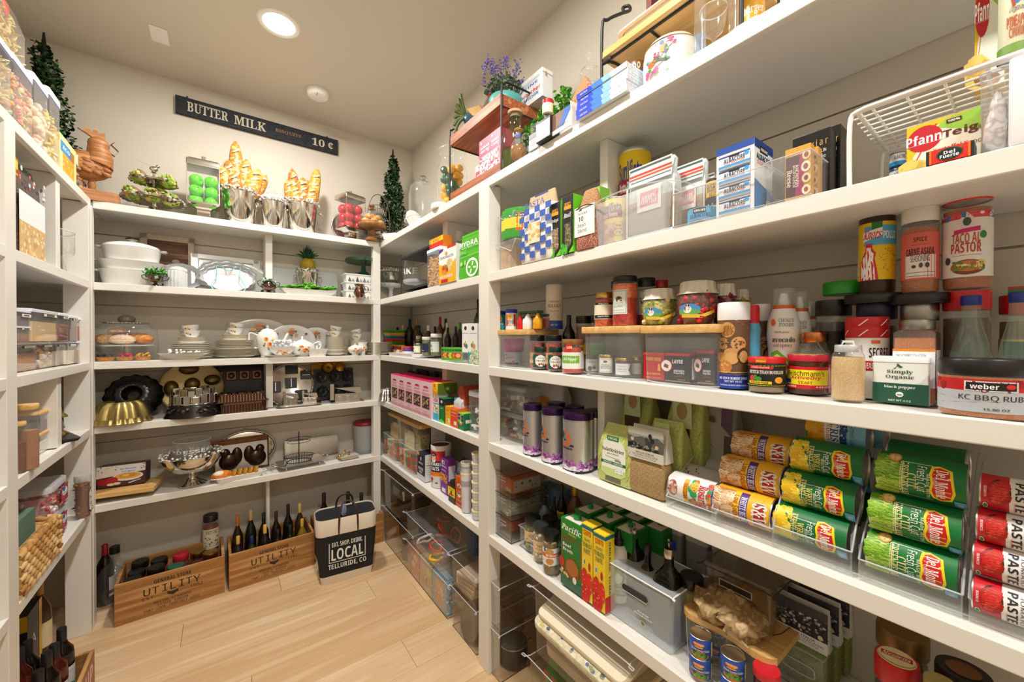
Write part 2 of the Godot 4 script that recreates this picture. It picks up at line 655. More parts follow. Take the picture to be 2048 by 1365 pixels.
const PRE := {
	# jar: glass, contents, lid
	"jar": "body:L:$1:0,0 .9,0 1,.03 1,.72 .97,.78 .84,.83 .84,.86|contents:L:$2:0,.02 .93,.02 .95,.05 .95,.7 0,.7|lid:L:$3:.88,.84 .9,.84 .9,.99 .86,1 0,1",
	# straight jar with a wide lid
	"wide": "body:L:$1:0,0 .93,0 .98,.03 .98,.8 .95,.84|contents:L:$2:0,.02 .9,.02 .94,.05 .94,.76 0,.76|lid:L:$3:.96,.83 1,.84 1,.98 .97,1 0,1",
	"can": "body:L:$1:.96,.02 .985,.035 .985,.965 .96,.98|top_rim:L:tin:.985,.965 1,.975 1,.99 .97,1 .94,.985 .94,.965 0,.965|bottom_rim:L:tin:0,.035 .94,.035 .94,.015 .97,0 1,.01 1,.025 .985,.035",
	"box": "body:B:$1:0,.5,0,1,1,1,.8",
	"bottle": "body:L:$1:0,.01 .9,0 1,.02 1,.56 .92,.66 .6,.74 .36,.8 .31,.86 .31,.985 0,.985|capsule:L:$2:.34,.8 .34,.995 .3,1 0,1",
	"tub": "body:F:$1:.86,.86,.3,0 .88,.88,.3,.02 .97,.97,.3,.86|lid:F:$2:1,1,.32,.86 1,1,.32,.97 .97,.97,.32,1",
	"bin": "body:Ft:$1:.94,.94,.22,0 .95,.95,.24,.02 1,1,.24,1|rim:U:$2:1.6,1,-.46,1,.5,.46,1,.5,.5,1,.46,.5,1,-.46,.46,1,-.5,-.46,1,-.5,-.5,1,-.46,-.5,1,.46",
	"sbin": "body:Ft:$1:.98,.98,.1,0 .985,.985,.1,.02 1,1,.1,1|rim:u:$2:1.5,1,-.5,1,.5,.5,1,.5,.5,1,-.5,-.5,1,-.5|base_edge:u:$2:1.2,1,-.49,.01,.49,.49,.01,.49,.49,.01,-.49,-.49,.01,-.49",
	"plate": "body:L:porc:0,.2 .55,.2 .6,0 .66,.2 .74,.4 .98,.92 1,1 .96,1.02 .72,.6 .6,.4 0,.4|gold_edge:L:d8c490,.3,.5:.985,.92 1.008,1 .985,1.03",
}

func _ready() -> void:
	var cam := Camera3D.new()
	cam.name = "camera"
	cam.fov = 82.27
	cam.near = 0.02
	cam.position = Vector3(0, 1.5, 0)
	cam.rotation = Vector3(-0.007414, -0.638576, 0.00111)
	add_child(cam)
	cam.current = true
	var we := WorldEnvironment.new()
	we.name = "environment"
	var en := Environment.new()
	en.background_mode = Environment.BG_COLOR
	en.background_color = Color(0.5, 0.48, 0.45)
	en.tonemap_mode = Environment.TONE_MAPPER_LINEAR
	en.tonemap_exposure = 1.15
	en.sdfgi_enabled = true
	en.ssao_enabled = true
	en.ssil_enabled = true
	we.environment = en
	add_child(we)
	for k in LAMPS:
		lamp(k[0], k[1], k[2])
	room()
	shelving()
	shelf_top_back()
	shelf_back()
	shelf_left()
	shelf_far()
	shelf_right()
	floor_things()

const LAMPS := [[0.242, -2.345, 2.6], [0.242, -0.75, 2.6], [0.242, 0.85, 2.6]]

func lamp(x: float, z: float, e: float) -> void:
	var t := T("ceiling_light", "round recessed ceiling light glowing white %s" % ("above the bread baskets" if z < -2 else "further back over the aisle" if z < 0 else "near the entrance end"), "ceiling light", Vector3(x, 3.12, z))
	var g := G.new()
	g.lathe(PackedVector2Array([Vector2(0.072, -0.002), Vector2(0.078, -0.006), Vector2(0.09, -0.007), Vector2(0.096, 0.0)]))
	P(t, "trim_ring", g.mesh(), m("f2f0ea,.5"))
	var s := StandardMaterial3D.new()
	s.resource_name = "lamp glow"
	s.albedo_color = Color(1, 1, 1)
	s.emission_enabled = true
	s.emission = Color(1, 0.97, 0.92)
	s.emission_energy_multiplier = 6.0
	g = G.new()
	g.lathe(PackedVector2Array([Vector2(0.0, -0.004), Vector2(0.074, -0.0025)]))
	P(t, "lens_glow", g.mesh(), s)
	var a := AreaLight3D.new()
	a.name = "ceiling_lamp_light"
	a.area_size = Vector2(0.13, 0.13)
	a.light_color = Color(1, 0.985, 0.955)
	a.light_energy = e
	a.area_range = 12.0
	a.area_attenuation = 2.0
	a.shadow_enabled = true
	a.rotation.x = -PI / 2
	a.position = Vector3(0, -0.012, 0)
	t.add_child(a)

func S(nm: String, me: Mesh, mat: Material, par: Node = self) -> MeshInstance3D:
	var o := P(par, nm, me, mat)
	if par == self:
		o.set_meta("kind", "structure")
	return o

func bxm(o: Vector3, s: Vector3, r := 0.0) -> ArrayMesh:
	var g := G.new()
	g.box(o, s, r)
	return g.mesh()

func room() -> void:
	var paint := m("d0c8ba,.55")
	var fl_ := S("floor", bxm(Vector3(0.21, -0.06, -0.92), Vector3(2.6, 0.1, 4.9)), m("8a6f50,.8"))
	var wood := [m("wx:e3c39c,d9b68c,e8cba6,1.4,.42"), m("wx:dfbd94,d3ae82,e4c49c,1.2,.42"), m("wx:e6c8a2,dcba90,ebd0ac,1.5,.42")]
	var pos := [0.45, -0.167, 0.279, -0.365]
	var jo := {-3: -0.365, -2: 0.279, -1: -0.167, 0: 0.711, 1: 0.926, 2: 0.1, 3: 0.709}
	for k in range(-4, 20):
		var z0 := -2.467 + 0.1975 * k
		if z0 > 1.35 or z0 < -3.3:
			continue
		var j: float = jo[k] if jo.has(k) else pos[absi(k) % 4]
		var xs := [-0.9, j, 1.32]
		for q in 2:
			P(fl_, "floor_plank", bxm(Vector3((xs[q] + xs[q + 1]) / 2, -0.005, z0 + 0.099), Vector3(xs[q + 1] - xs[q] - 0.0012, 0.01, 0.1963), 0.0012), wood[(k * 2 + q + 20) % 3])
	var ce := S("ceiling", bxm(Vector3(0.21, 3.17, -0.92), Vector3(2.6, 0.1, 4.9)), paint)
	ce.set_meta("kind", "structure")
	var wr := S("wall_right", bxm(Vector3(1.4, 1.56, -0.92), Vector3(0.14, 3.12, 4.84)), paint)
	var wb := S("wall_back", bxm(Vector3(0.21, 1.56, -3.32), Vector3(2.4, 3.12, 0.14)), paint)
	var wl := S("wall_left", bxm(Vector3(-0.98, 1.56, -0.92), Vector3(0.14, 3.12, 4.84)), paint)
	S("wall_front", bxm(Vector3(0.21, 1.56, 1.47), Vector3(2.4, 3.12, 0.14)), paint)
	var ys := [0.0, 0.485, 0.89, 1.295, 1.69, 2.1, 2.205]
	for k in 6:
		var y: float = (ys[k] + ys[k + 1]) / 2
		var h: float = ys[k + 1] - ys[k] - 0.005
		P(wr, "shiplap_board", bxm(Vector3(1.324, y, -0.92), Vector3(0.012, h, 4.6), 0.001), paint)
		P(wb, "shiplap_board", bxm(Vector3(0.21, y, -3.244), Vector3(2.2, h, 0.012), 0.001), paint)
		P(wl, "shiplap_board", bxm(Vector3(-0.904, y, -0.92), Vector3(0.012, h, 4.6), 0.001), paint)
	var t := T("smoke_detector", "white round smoke detector on the ceiling above the chalk sign", "smoke detector", Vector3(0.512, 3.12, -2.831))
	build(t, "body:L:efeeea,.4:.0,-1 .8,-1 .96,-.8 1,-.3 1,0|base_ring:L:d9d8d4,.5:1,-.2 1.06,-.15 1.06,0|status_slot:B:b9c4e8,.3:-.1,-1.02,.3,.06,.05,.34", 0.13, 0.04, 0.13)
	t = T("blank_plate", "white rectangular blank cover plate on the ceiling", "cover plate", Vector3(-0.263, 3.12, -2.81))
	build(t, "plate:B:eeece6,.4:0,-.5,0,1,1,1,2|screw:B:b0aea8,.4:0,-1.05,.38,.06,.1,.05 0,-1.05,-.38,.06,.1,.05", 0.075, 0.006, 0.135)

func shelving() -> void:
	var w := m("e9e6df,.38")
	var ys := [2.2108, 1.7886, 1.3741, 1.0377, 0.6243]
	# right wall
	var t := T("shelving_unit", "white built-in shelving running along the right wall", "shelving", Vector3(0.948, 0, -1.0))
	for y in ys:
		P(t, "shelf", bxm(Vector3(0.19, y - 0.0155, -0.13), Vector3(0.348, 0.022, 3.58 + 0.7)), w)
		P(t, "shelf_edge", bxm(Vector3(0.0095, y - 0.02, 0.12), Vector3(0.019, 0.04, 4.08), 0.003), w)
	P(t, "post", bxm(Vector3(0.03, 1.09, -0.49), Vector3(0.064, 2.18, 0.082), 0.002), w)
	P(t, "post", bxm(Vector3(0.03, 1.09, 1.9), Vector3(0.064, 2.18, 0.082), 0.002), w)
	for q in [[1, 0, 0.103, 0.034], [3, 2, 0.094, 0.03], [1, 0, -1.09, 0.06], [3, 2, -1.1, 0.055]]:
		P(t, "divider", bxm(Vector3(0.237, (ys[q[0]] + ys[q[1]] - 0.027) / 2, q[2]), Vector3(0.254, ys[q[1]] - ys[q[0]] - 0.027, q[3]), 0.002), w)
	# back wall
	t = T("shelving_unit", "white built-in shelving across the back wall", "shelving", Vector3(0.2, 0, -2.918))
	for y in ys:
		P(t, "shelf", bxm(Vector3(0, y - 0.0155, -0.168), Vector3(1.496, 0.022, 0.298)), w)
		P(t, "shelf_edge", bxm(Vector3(0, y - 0.02, -0.0095), Vector3(1.47, 0.04, 0.019), 0.003), w)
	P(t, "post", bxm(Vector3(0.722, 1.09, -0.03), Vector3(0.052, 2.18, 0.056), 0.002), w)
	P(t, "post", bxm(Vector3(-0.765, 1.09, -0.005), Vector3(0.06, 2.18, 0.05), 0.002), w)
	for q in [[ys[1], ys[0]], [ys[3], ys[2]]]:
		P(t, "divider", bxm(Vector3(0.051, (q[0] + q[1] - 0.027) / 2, -0.21), Vector3(0.04, q[1] - q[0] - 0.027, 0.2), 0.002), w)
	P(t, "divider", bxm(Vector3(0.042, 0.3, -0.22), Vector3(0.02, 0.59, 0.19), 0.002), w)
	# left wall
	t = T("shelving_unit", "white built-in shelving along the left wall", "shelving", Vector3(-0.538, 0, -2.0))
	for y in ys:
		P(t, "shelf", bxm(Vector3(-0.188, y - 0.0155, 0.48), Vector3(0.34, 0.022, 3.4)), w)
		P(t, "shelf_edge", bxm(Vector3(-0.0095, y - 0.02, 0.6), Vector3(0.019, 0.04, 3.0), 0.003), w)
	P(t, "post", bxm(Vector3(-0.0445, 1.09, 0.05), Vector3(0.09, 2.18, 0.078), 0.002), w)
	P(t, "post", bxm(Vector3(-0.0445, 1.09, 1.6), Vector3(0.09, 2.18, 0.078), 0.002), w)
	P(t, "post", bxm(Vector3(-0.0445, 1.09, -0.876), Vector3(0.09, 2.18, 0.04), 0.002), w)
	for q in [[ys[1], ys[0]], [ys[3], ys[2]]]:
		P(t, "divider", bxm(Vector3(-0.185, (q[0] + q[1] - 0.028) / 2, -0.468), Vector3(0.34, q[1] - q[0] - 0.028, 0.05), 0.002), w)

const BUCK := "pail:L:chrome:0,0 .66,0 .7,.02 .9,.9|inner:L:silver:.86,.9 .64,.04 0,.04|jewel_rim:K:.98:c,150,8,7,8,.88,1,5,c8c4be,8a8680,f0ece4,a8a49c|knob:S:chrome:-.52,.74,0,.07,.04,.07|knob:S:chrome:.52,.74,0,.07,.04,.07|ring:U:chrome:2,1,-.56,.74,0,-.58,.64,.06,-.56,.54,0,-.58,.64,-.06|ring:U:chrome:2,1,.56,.74,0,.58,.64,.06,.56,.54,0,.58,.64,-.06"
const ROSE := "e,-10,58,9,7,e8a020;e,-7,60,4,3,c85a20;e,6,40,11,9,e89a1c;e,8,42,6,5,c83c28;e,18,54,5,4,e8b030;g,3a5a2a,-4,30,2,22,6,32;g,3a5a2a,14,32,22,28,16,38;e,-20,38,4,3,4a5a2c;e,-16,44,3,3,b83a4a"

func shelf_top_back() -> void:
	var s := T("wall_sign", "long black wooden sign reading BUTTER MILK BISQUITS 10 cents on the back wall", "sign", Vector3(0.247, 2.968, -3.236))
	build(s, "board:F:gr:20242c,2a303a,1a1c22,3,.8:1,1,.02,-.5 1,1,.02,.5|hook:S:5a3a24,.5:-.44,.52,0,.006,.12,.4 .42,.52,0,.006,.12,.4", 0.952, 0.11, 0.02)
	P(s, "lettering", sheet("t,-37.3,8,54,22,c8c0aa,F,BUTTER;t,-9,0,54,19,c8c0aa,F,MILK;t,15,2,26,17,8a6a50,F,BISQUITS;t,35.5,-2,48,9,c8c0aa,F,10;t,44.5,-2,50,3.4,c8c0aa,F,¢".replace("t,-37.3,8", "t,-33,2"), 0.952, 0.11), m("vc:0.7"), Vector3(0, 0, 0.0106))
	topiary("left back corner beside the wooden rooster", Vector3(-0.74, 2.211, -3.1), 0.88, 0.125)
	topiary("right back corner behind the glass dome", Vector3(1.09, 2.211, -3.05), 0.78, 0.1)
	# wooden rooster
	var w := T("wooden_rooster", "carved brown wooden rooster standing on a wood block", "figurine", Vector3(-0.545, 2.211, -2.965), 0.25)
	build(w, "block:F:wx:b07848,9a6438,c08858,5,.6:.21,.12,.05,0 .2,.115,.05,.055|leg:L:wx:a8703c,8c5a2c,b8824c,8,.6:0,.05 .035,.05 .028,.075 .033,.09 .027,.105 .035,.14 0,.14", 1, 1, 1)
	var g := G.new()
	g.ball(Vector3(-0.02, 0.185, 0), Vector3(0.095, 0.075, 0.055), 24, Basis(), noise(0.03, 4), 0.06)
	g.tube(PackedVector3Array([Vector3(0.02, 0.2, 0), Vector3(0.03, 0.25, 0), Vector3(0.022, 0.3, 0)]), 0.062, 14, false, 0.04)
	g.ball(Vector3(0.025, 0.31, 0), Vector3(0.042, 0.04, 0.036), 16)
	P(w, "body", g.mesh(), m("wx:b87c48,9a6234,c88e58,6,.5"))
	P(w, "comb", bld("P", "-.008,.008,-.03,.33 -.05,.37 -.025,.362 -.02,.392 .0,.368 .015,.395 .025,.366 .048,.38 .05,.34 .03,.325"), m("wx:b87c48,9a6234,c88e58,6,.5"))
	P(w, "beak", bld("P", "-.012,.012,.05,.325 .085,.345 .07,.328 .1,.3 .085,.27 .045,.29"), m("wx:c08450,a06a3a,cc9460,6,.5"))
	g = G.new()
	for k in 16:
		g.ball(Vector3(-0.09 + (k % 5) * 0.035, 0.15 + k / 5 * 0.025, 0.05 - absf(k % 5 - 2) * 0.006), Vector3(0.022, 0.012, 0.008), 8, Basis(Vector3.BACK, -0.4))
	P(w, "wing_feathers", g.mesh(), m("wx:aa7040,8c562c,b87e4c,8,.5")).set_meta("kind", "stuff")
	I("glass_stand", "clear glass footed bowl behind the wooden rooster", "glass bowl", [-0.62, 2.211, -3.13, 0.2, 0.28, 0.2, 0], "body:L:glass:0,0 .6,0 .2,.1 .12,.5 .3,.7 .9,.85 1,1|rim:U:rimclear:1.5,1,.5,1,0,.35,1,.35,0,1,.5,-.35,1,.35,-.5,1,0,-.35,1,-.35,0,1,-.5,.35,1,-.35")
	var a := I("tier_stand", "two-tier silver stand with jewelled rims and a bird finial", "cake stand", [-0.31, 2.211, -3.03, 0.28, 0.25, 0.24, 0], "foot:L:chrome:0,0 .5,0 .2,.1 .1,.2 .1,.3 .3,.3|tray:L:chrome:0,.26 .96,.28 1,.32 .94,.31|upper_tray:L:chrome:0,.68 .72,.7 .76,.74 .7,.73|stem:L:chrome:.04,.3 .05,.45 .03,.5 .05,.68 .03,.7 .03,.92 .1,.94 .06,.98 0,1|bird:S:chrome:0,1.03,0,.07,.06,.05 .06,1.1,0,.035,.035,.035|beak:P:chrome:-.01,.01,-.05,1.04 -.26,1.17 -.05,1.08|jewel_rim:K:1.02:c,90,8,8,8,.27,.34,4,b8b4ae,8a8680,e8e4dc|upper_jewel_rim:K:.76:c,70,8,8,8,.69,.76,4,b8b4ae,8a8680,e8e4dc")
	var ar: Node3D
	for k in 7:
		var q: Vector3 = [Vector3(-0.08, 0.085, 0.04), Vector3(0.0, 0.085, 0.07), Vector3(0.075, 0.08, 0.05), Vector3(0.02, 0.115, 0.0), Vector3(-0.06, 0.19, 0.03), Vector3(0.06, 0.19, 0.04), Vector3(0.0, 0.185, -0.05)][k]
		ar = T("artichoke", "green artichoke on the %s" % ["lower tier, left", "lower tier, front middle", "lower tier, right", "lower tier, back", "upper tier, left", "upper tier, right", "upper tier, back"][k], "artichoke", a.position + q, 0.7 * k, "artichokes on the silver stand")
		if not SH.has("arti"):
			g = G.new()
			g.col = lin("8a9a3c")
			g.ball(Vector3.ZERO, Vector3(0.034, 0.03, 0.03))
			for j in 40:
				var th := j * 2.4
				var y := j / 40.0
				g.col = lin(["9cb048", "7a9434", "b4b860", "8a6a58"][j % 4])
				var d := Vector3(sin(th), 0, cos(th))
				g.ball(d * 0.034 * sin(0.5 + y * 2.3) + Vector3(0, -0.018 + y * 0.052, 0), Vector3(0.015, 0.02, 0.006), 6, Basis(Vector3.UP, th) * Basis(Vector3.RIGHT, -0.25 + y * 0.3))
			SH["arti"] = g.mesh()
		P(ar, "leaves", SH["arti"], m("vc:0.45"), Vector3.ZERO, Vector3(0.9 + k * 0.4, 0, 0.8))
	fruit_case("green", Vector3(-0.085, 2.211, -3.01), 0.29, "5ad818,.25", 0.0)
	fruit_case("red", Vector3(0.755, 2.211, -2.995), 0.27, "c8182a,.25", 0.35)
	I("ice_bucket", "shiny silver bucket with a jewelled rim, left of three, full of bread", "bucket", [0.096, 2.211, -3.045, 0.215, 0.233, 0.215, 0], BUCK)
	I("ice_bucket", "small shiny silver bucket with a jewelled rim, middle of three, with a crystal lid", "bucket", [0.273, 2.211, -3.022, 0.158, 0.204, 0.158, 0], BUCK + "|crystal_lid:L:glass:.9,1 .7,1.1 .3,1.2 .1,1.3 .2,1.36 .24,1.42 .1,1.5 0,1.5|crystal_base:L:rimclear:.92,.99 .92,1.03 .8,1.08")
	I("ice_bucket", "shiny silver bucket with a jewelled rim, right of three, full of bread", "bucket", [0.447, 2.211, -3.052, 0.229, 0.232, 0.229, 0], BUCK)
	var bk := [[0.096, 2.211, -3.045, 0.215, 0.233, 0.215, 0],[0.447, 2.211, -3.052, 0.229, 0.232, 0.229, 0]]
	# x, z, tilt, length, thickness, colour; relative to the bucket's mouth
	var br := [[0, -0.02, -0.02, 0.02, 0.36, 0.036, "tall baguette standing highest"], [0, -0.07, 0.01, 0.25, 0.17, 0.036, "braided roll at the left"], [0, -0.045, -0.02, 0.12, 0.22, 0.034, "round-ended roll behind the braid"], [0, 0.02, 0.0, -0.08, 0.25, 0.036, "pointed loaf in the middle"], [0, 0.055, 0.03, -0.3, 0.2, 0.042, "floury scored loaf in front"], [0, -0.03, 0.045, 0.08, 0.13, 0.034, "small twisted croissant in front"], [0, 0.085, 0.0, -0.42, 0.19, 0.032, "brown crusty roll at the right"], [1, 0.07, 0.0, -0.16, 0.3, 0.035, "tall crusty baguette leaning right"], [1, -0.04, -0.03, 0.1, 0.26, 0.034, "scored baguette at the back left"], [1, -0.075, 0.0, 0.16, 0.18, 0.03, "smooth yellow roll at the left"], [1, -0.05, 0.045, 0.08, 0.13, 0.032, "short yellow roll in front"], [1, 0.0, 0.03, -0.02, 0.2, 0.04, "wide scored loaf in the middle"], [1, 0.03, -0.04, -0.1, 0.22, 0.028, "narrow pointed loaf behind"], [1, 0.055, 0.04, -0.12, 0.15, 0.036, "plump pale roll in front right"]]
	for k in br.size():
		var q: Array = br[k]
		var bb: Array = bk[q[0]]
		bread(q[6] + (" in the left silver bucket" if q[0] == 0 else " in the right silver bucket"), Vector3(bb[0] + q[1] * 0.75, bb[1] + bb[4] * 0.8, bb[2] + q[2] * 0.75), q[3], q[4] * 1.5, q[5] * 1.15, k)
	I("silver_tray", "oval silver tray with a gadrooned edge leaning on the wall behind the red apples", "tray", [0.84, 2.215, -3.17, 0.36, 0.26, 0.03, 0.15, -0.12], "disc:S:silver:0,.5,0,.5,.5,.3|rim:U:tin:6,1,.5,.5,.2,.35,.85,.2,0,1,.2,-.35,.85,.2,-.5,.5,.2,-.35,.15,.2,0,0,.2,.35,.15,.2")
	I("cake_stand", "turned wooden cake stand with a glass dome and wood knob over pastries", "cake stand", [0.885, 2.211, -2.915, 0.2, 0.26, 0.2, 0], "foot:L:turned:0,0 .46,0 .48,.04 .3,.1 .2,.14 .26,.2 .3,.26 .2,.34 .3,.36|plate:L:turned:0,.34 .9,.36 1,.4 1,.44 .96,.46 0,.46|dome:L:glass:.9,.47 .88,.6 .74,.74 .4,.84 .1,.87|knob:L:turned:0,.86 .26,.87 .2,.9 .12,.93 .2,.97 .16,1.02 0,1.03")
	for k in 7:
		I("pastry", "iced yellow pastry under the wood-knobbed dome, %s" % ["left", "front", "right", "back", "upper left", "upper right", "top"][k], "pastry", [0.885 + [-0.05, 0.0, 0.05, 0.01, -0.03, 0.03, 0.01][k], 2.331 + [0, 0, 0, 0, 0.032, 0.032, 0.05][k], -2.915 + [0.02, 0.055, 0.02, -0.04, 0.02, 0.02, -0.02][k], 0.06, 0.035, 0.05, k], "crust:S:bl:e8a038,d88420,f0c060,16,.4:0,.5,0,.5,.5,.5,.3|icing:S:f0d8c0,.3:0,.72,0,.36,.32,.36")

func topiary(where: String, at: Vector3, h: float, r: float) -> void:
	var t := T("spiral_topiary", "dark green spiral boxwood topiary in the " + where, "plant", at)
	build(t, "pot:L:3a3430,.5:0,0 .05,0 .06,.1 .055,.1|trunk:L:black:.016,.08 .012,%.2f .004,%.2f" % [h * 0.9, h], 2, 1, 2)
	var g := G.new()
	rng.seed = 8
	for k in 3000:
		var f := rng.randf()
		var th := f * TAU * 3.2 + 1.0
		var rr := r * (1.0 - f * 0.72)
		var o := Vector3(cos(th), 0, sin(th)) * rr * 0.5 + Vector3(0, 0.12 + f * (h * 0.85 - 0.12), 0)
		var d := Vector3(rng.randfn(), rng.randfn(), rng.randfn()).normalized()
		var q := o + d * Vector3(rr, r * 0.75, rr) * 0.95 * (0.8 + 0.2 * rng.randf())
		g.col = lin(["1c3a18", "2a5022", "16300f", "38622c"][k % 4])
		var b := Basis.from_euler(Vector3(rng.randf() * 6, rng.randf() * 6, 0))
		var l := 0.02
		var nn := d
		g.t(g.p(q, nn), g.p(q + b * Vector3(l * 0.5, 0, l * 0.5), nn), g.p(q + b * Vector3(0, 0, l), nn))
		g.t(g.p(q, nn), g.p(q + b * Vector3(0, 0, l), nn), g.p(q + b * Vector3(-l * 0.5, 0, l * 0.5), nn))
	P(t, "foliage", g.mesh(), m("vc:0.45")).set_meta("kind", "stuff")

func fruit_case(c: String, at: Vector3, h: float, skin: String, yaw: float) -> void:
	var o := I("fruit_canister", "square glass canister of %s apples on a silver pedestal with a silver lid" % c, "canister", [at.x, at.y, at.z, 0.155, h + 0.06, 0.14, yaw], "pedestal:F:chrome:.8,.8,.05,0 .6,.6,.05,.03 .42,.42,.05,.06 .42,.42,.05,.16 .6,.6,.05,.2 1,1,.05,.23 1,1,.05,.26|glass_box:F:gl:e6ecee,.06:.98,.98,.04,.26 .98,.98,.04,.86|corner:B:silver:-.49,.56,.49,.02,.62,.02,.5|corner:B:silver:.49,.56,.49,.02,.62,.02,.5|lid:F:silver:1.02,1.02,.05,.86 1.02,1.02,.05,.95 .9,.9,.1,.98|knob:L:chrome:0,.97 .06,.98 .06,1.02 .16,1.08 .1,1.09 0,1.09")
	if not SH.has("apple"):
		var g := G.new()
		g.lathe(PackedVector2Array([Vector2(0, -0.028), Vector2(0.012, -0.031), Vector2(0.025, -0.022), Vector2(0.034, -0.004), Vector2(0.034, 0.01), Vector2(0.026, 0.026), Vector2(0.014, 0.03), Vector2(0.005, 0.025), Vector2(0, 0.02)]), 20)
		SH["apple"] = g.mesh()
		g = G.new()
		g.tube(PackedVector3Array([Vector3(0, 0.02, 0), Vector3(0.003, 0.034, 0)]), 0.0015, 4)
		SH["stem"] = g.mesh()
	for k in 12:
		var q := Vector3([-0.036, 0.036][k % 2], 0.09 + h * 0.03 + (k / 4) * 0.062, [0.032, -0.034][(k / 2) % 2])
		var a := T("apple", "%s apple in the square glass canister, %s %s %s" % [c, ["bottom", "middle", "top"][k / 4], ["front", "back"][(k / 2) % 2], ["left", "right"][k % 2]], "apple", o.to_global(q), k * 1.7, "%s apples in the glass canister" % c)
		P(a, "skin", SH["apple"], m(skin), Vector3.ZERO, Vector3(0.7 * (k % 3) + 0.2, 0, 0.4 * (k % 4)))
		P(a, "stem", SH["stem"], m("3a2a18,.6"), Vector3.ZERO, Vector3(0.7 * (k % 3) + 0.2, 0, 0.4 * (k % 4)))

func bread(lab: String, at: Vector3, tilt: float, l: float, r: float, k: int) -> void:
	var o := T("bread_loaf", lab, "bread", at)
	o.rotation = Vector3(0.05 * (k % 3 - 1), 0, tilt)
	var g := G.new()
	var pr := PackedVector2Array()
	for j in 11:
		var f := j / 10.0
		pr.append(Vector2(r * sqrt(maxf(0.0, 1 - pow(absf(2 * f - 1), 2.4))), l * (f - 0.3)))
	g.lathe(pr, 16)
	P(o, "crust", g.mesh(), m(["bl:d89848,b86c28,e8bc78,7,.45", "bl:e0a040,c88030,f0c470,7,.45", "bl:cc8438,a85c20,e0b070,7,.45"][k % 3]))
	for j in 3:
		P(o, "score_cut", bld("S", "0,0,0,%f,.006,.005" % (r * 0.55)), m("f0dcb8,.7"), Vector3(0, l * (0.25 + 0.14 * j), r * 0.92), Vector3(0, 0, 0.6))

func oval_plate(nm: String, lab: String, cat: String, at: Vector3, w: float, h: float, lean: float, mat: String, waves: int, yaw := 0.0) -> Node3D:
	var o := T(nm, lab, cat, at)
	o.rotation = Vector3(-lean, yaw, 0)
	var g := G.new()
	var hh := h / w
	g.lathe(PackedVector2Array([Vector2(0, 0), Vector2(w * 0.3, 0), Vector2(w * 0.33, 0.004), Vector2(w * 0.36, 0.014), Vector2(w * 0.49, 0.02), Vector2(w * 0.5, 0.023), Vector2(w * 0.485, 0.025), Vector2(w * 0.35, 0.018), Vector2(w * 0.31, 0.006), Vector2(0, 0.004)]), 8 * waves if waves else 48, waves, 0.025)
	for k in g.v.size():
		g.v[k] = Vector3(g.v[k].x, -g.v[k].z * hh + h / 2, g.v[k].y)
		g.n[k] = Vector3(g.n[k].x, -g.n[k].z, g.n[k].y)
	var q := G.new()
	q.v = g.v
	q.n = g.n
	q.u = g.u
	q.c = g.c
	for k in range(0, g.i.size(), 3):
		q.t(g.i[k], g.i[k + 1], g.i[k + 2])
	P(o, "dish", q.mesh(), m(mat))
	return o

func shelf_back() -> void:
	back_b()
	back_c()
	back_d()
	back_e()

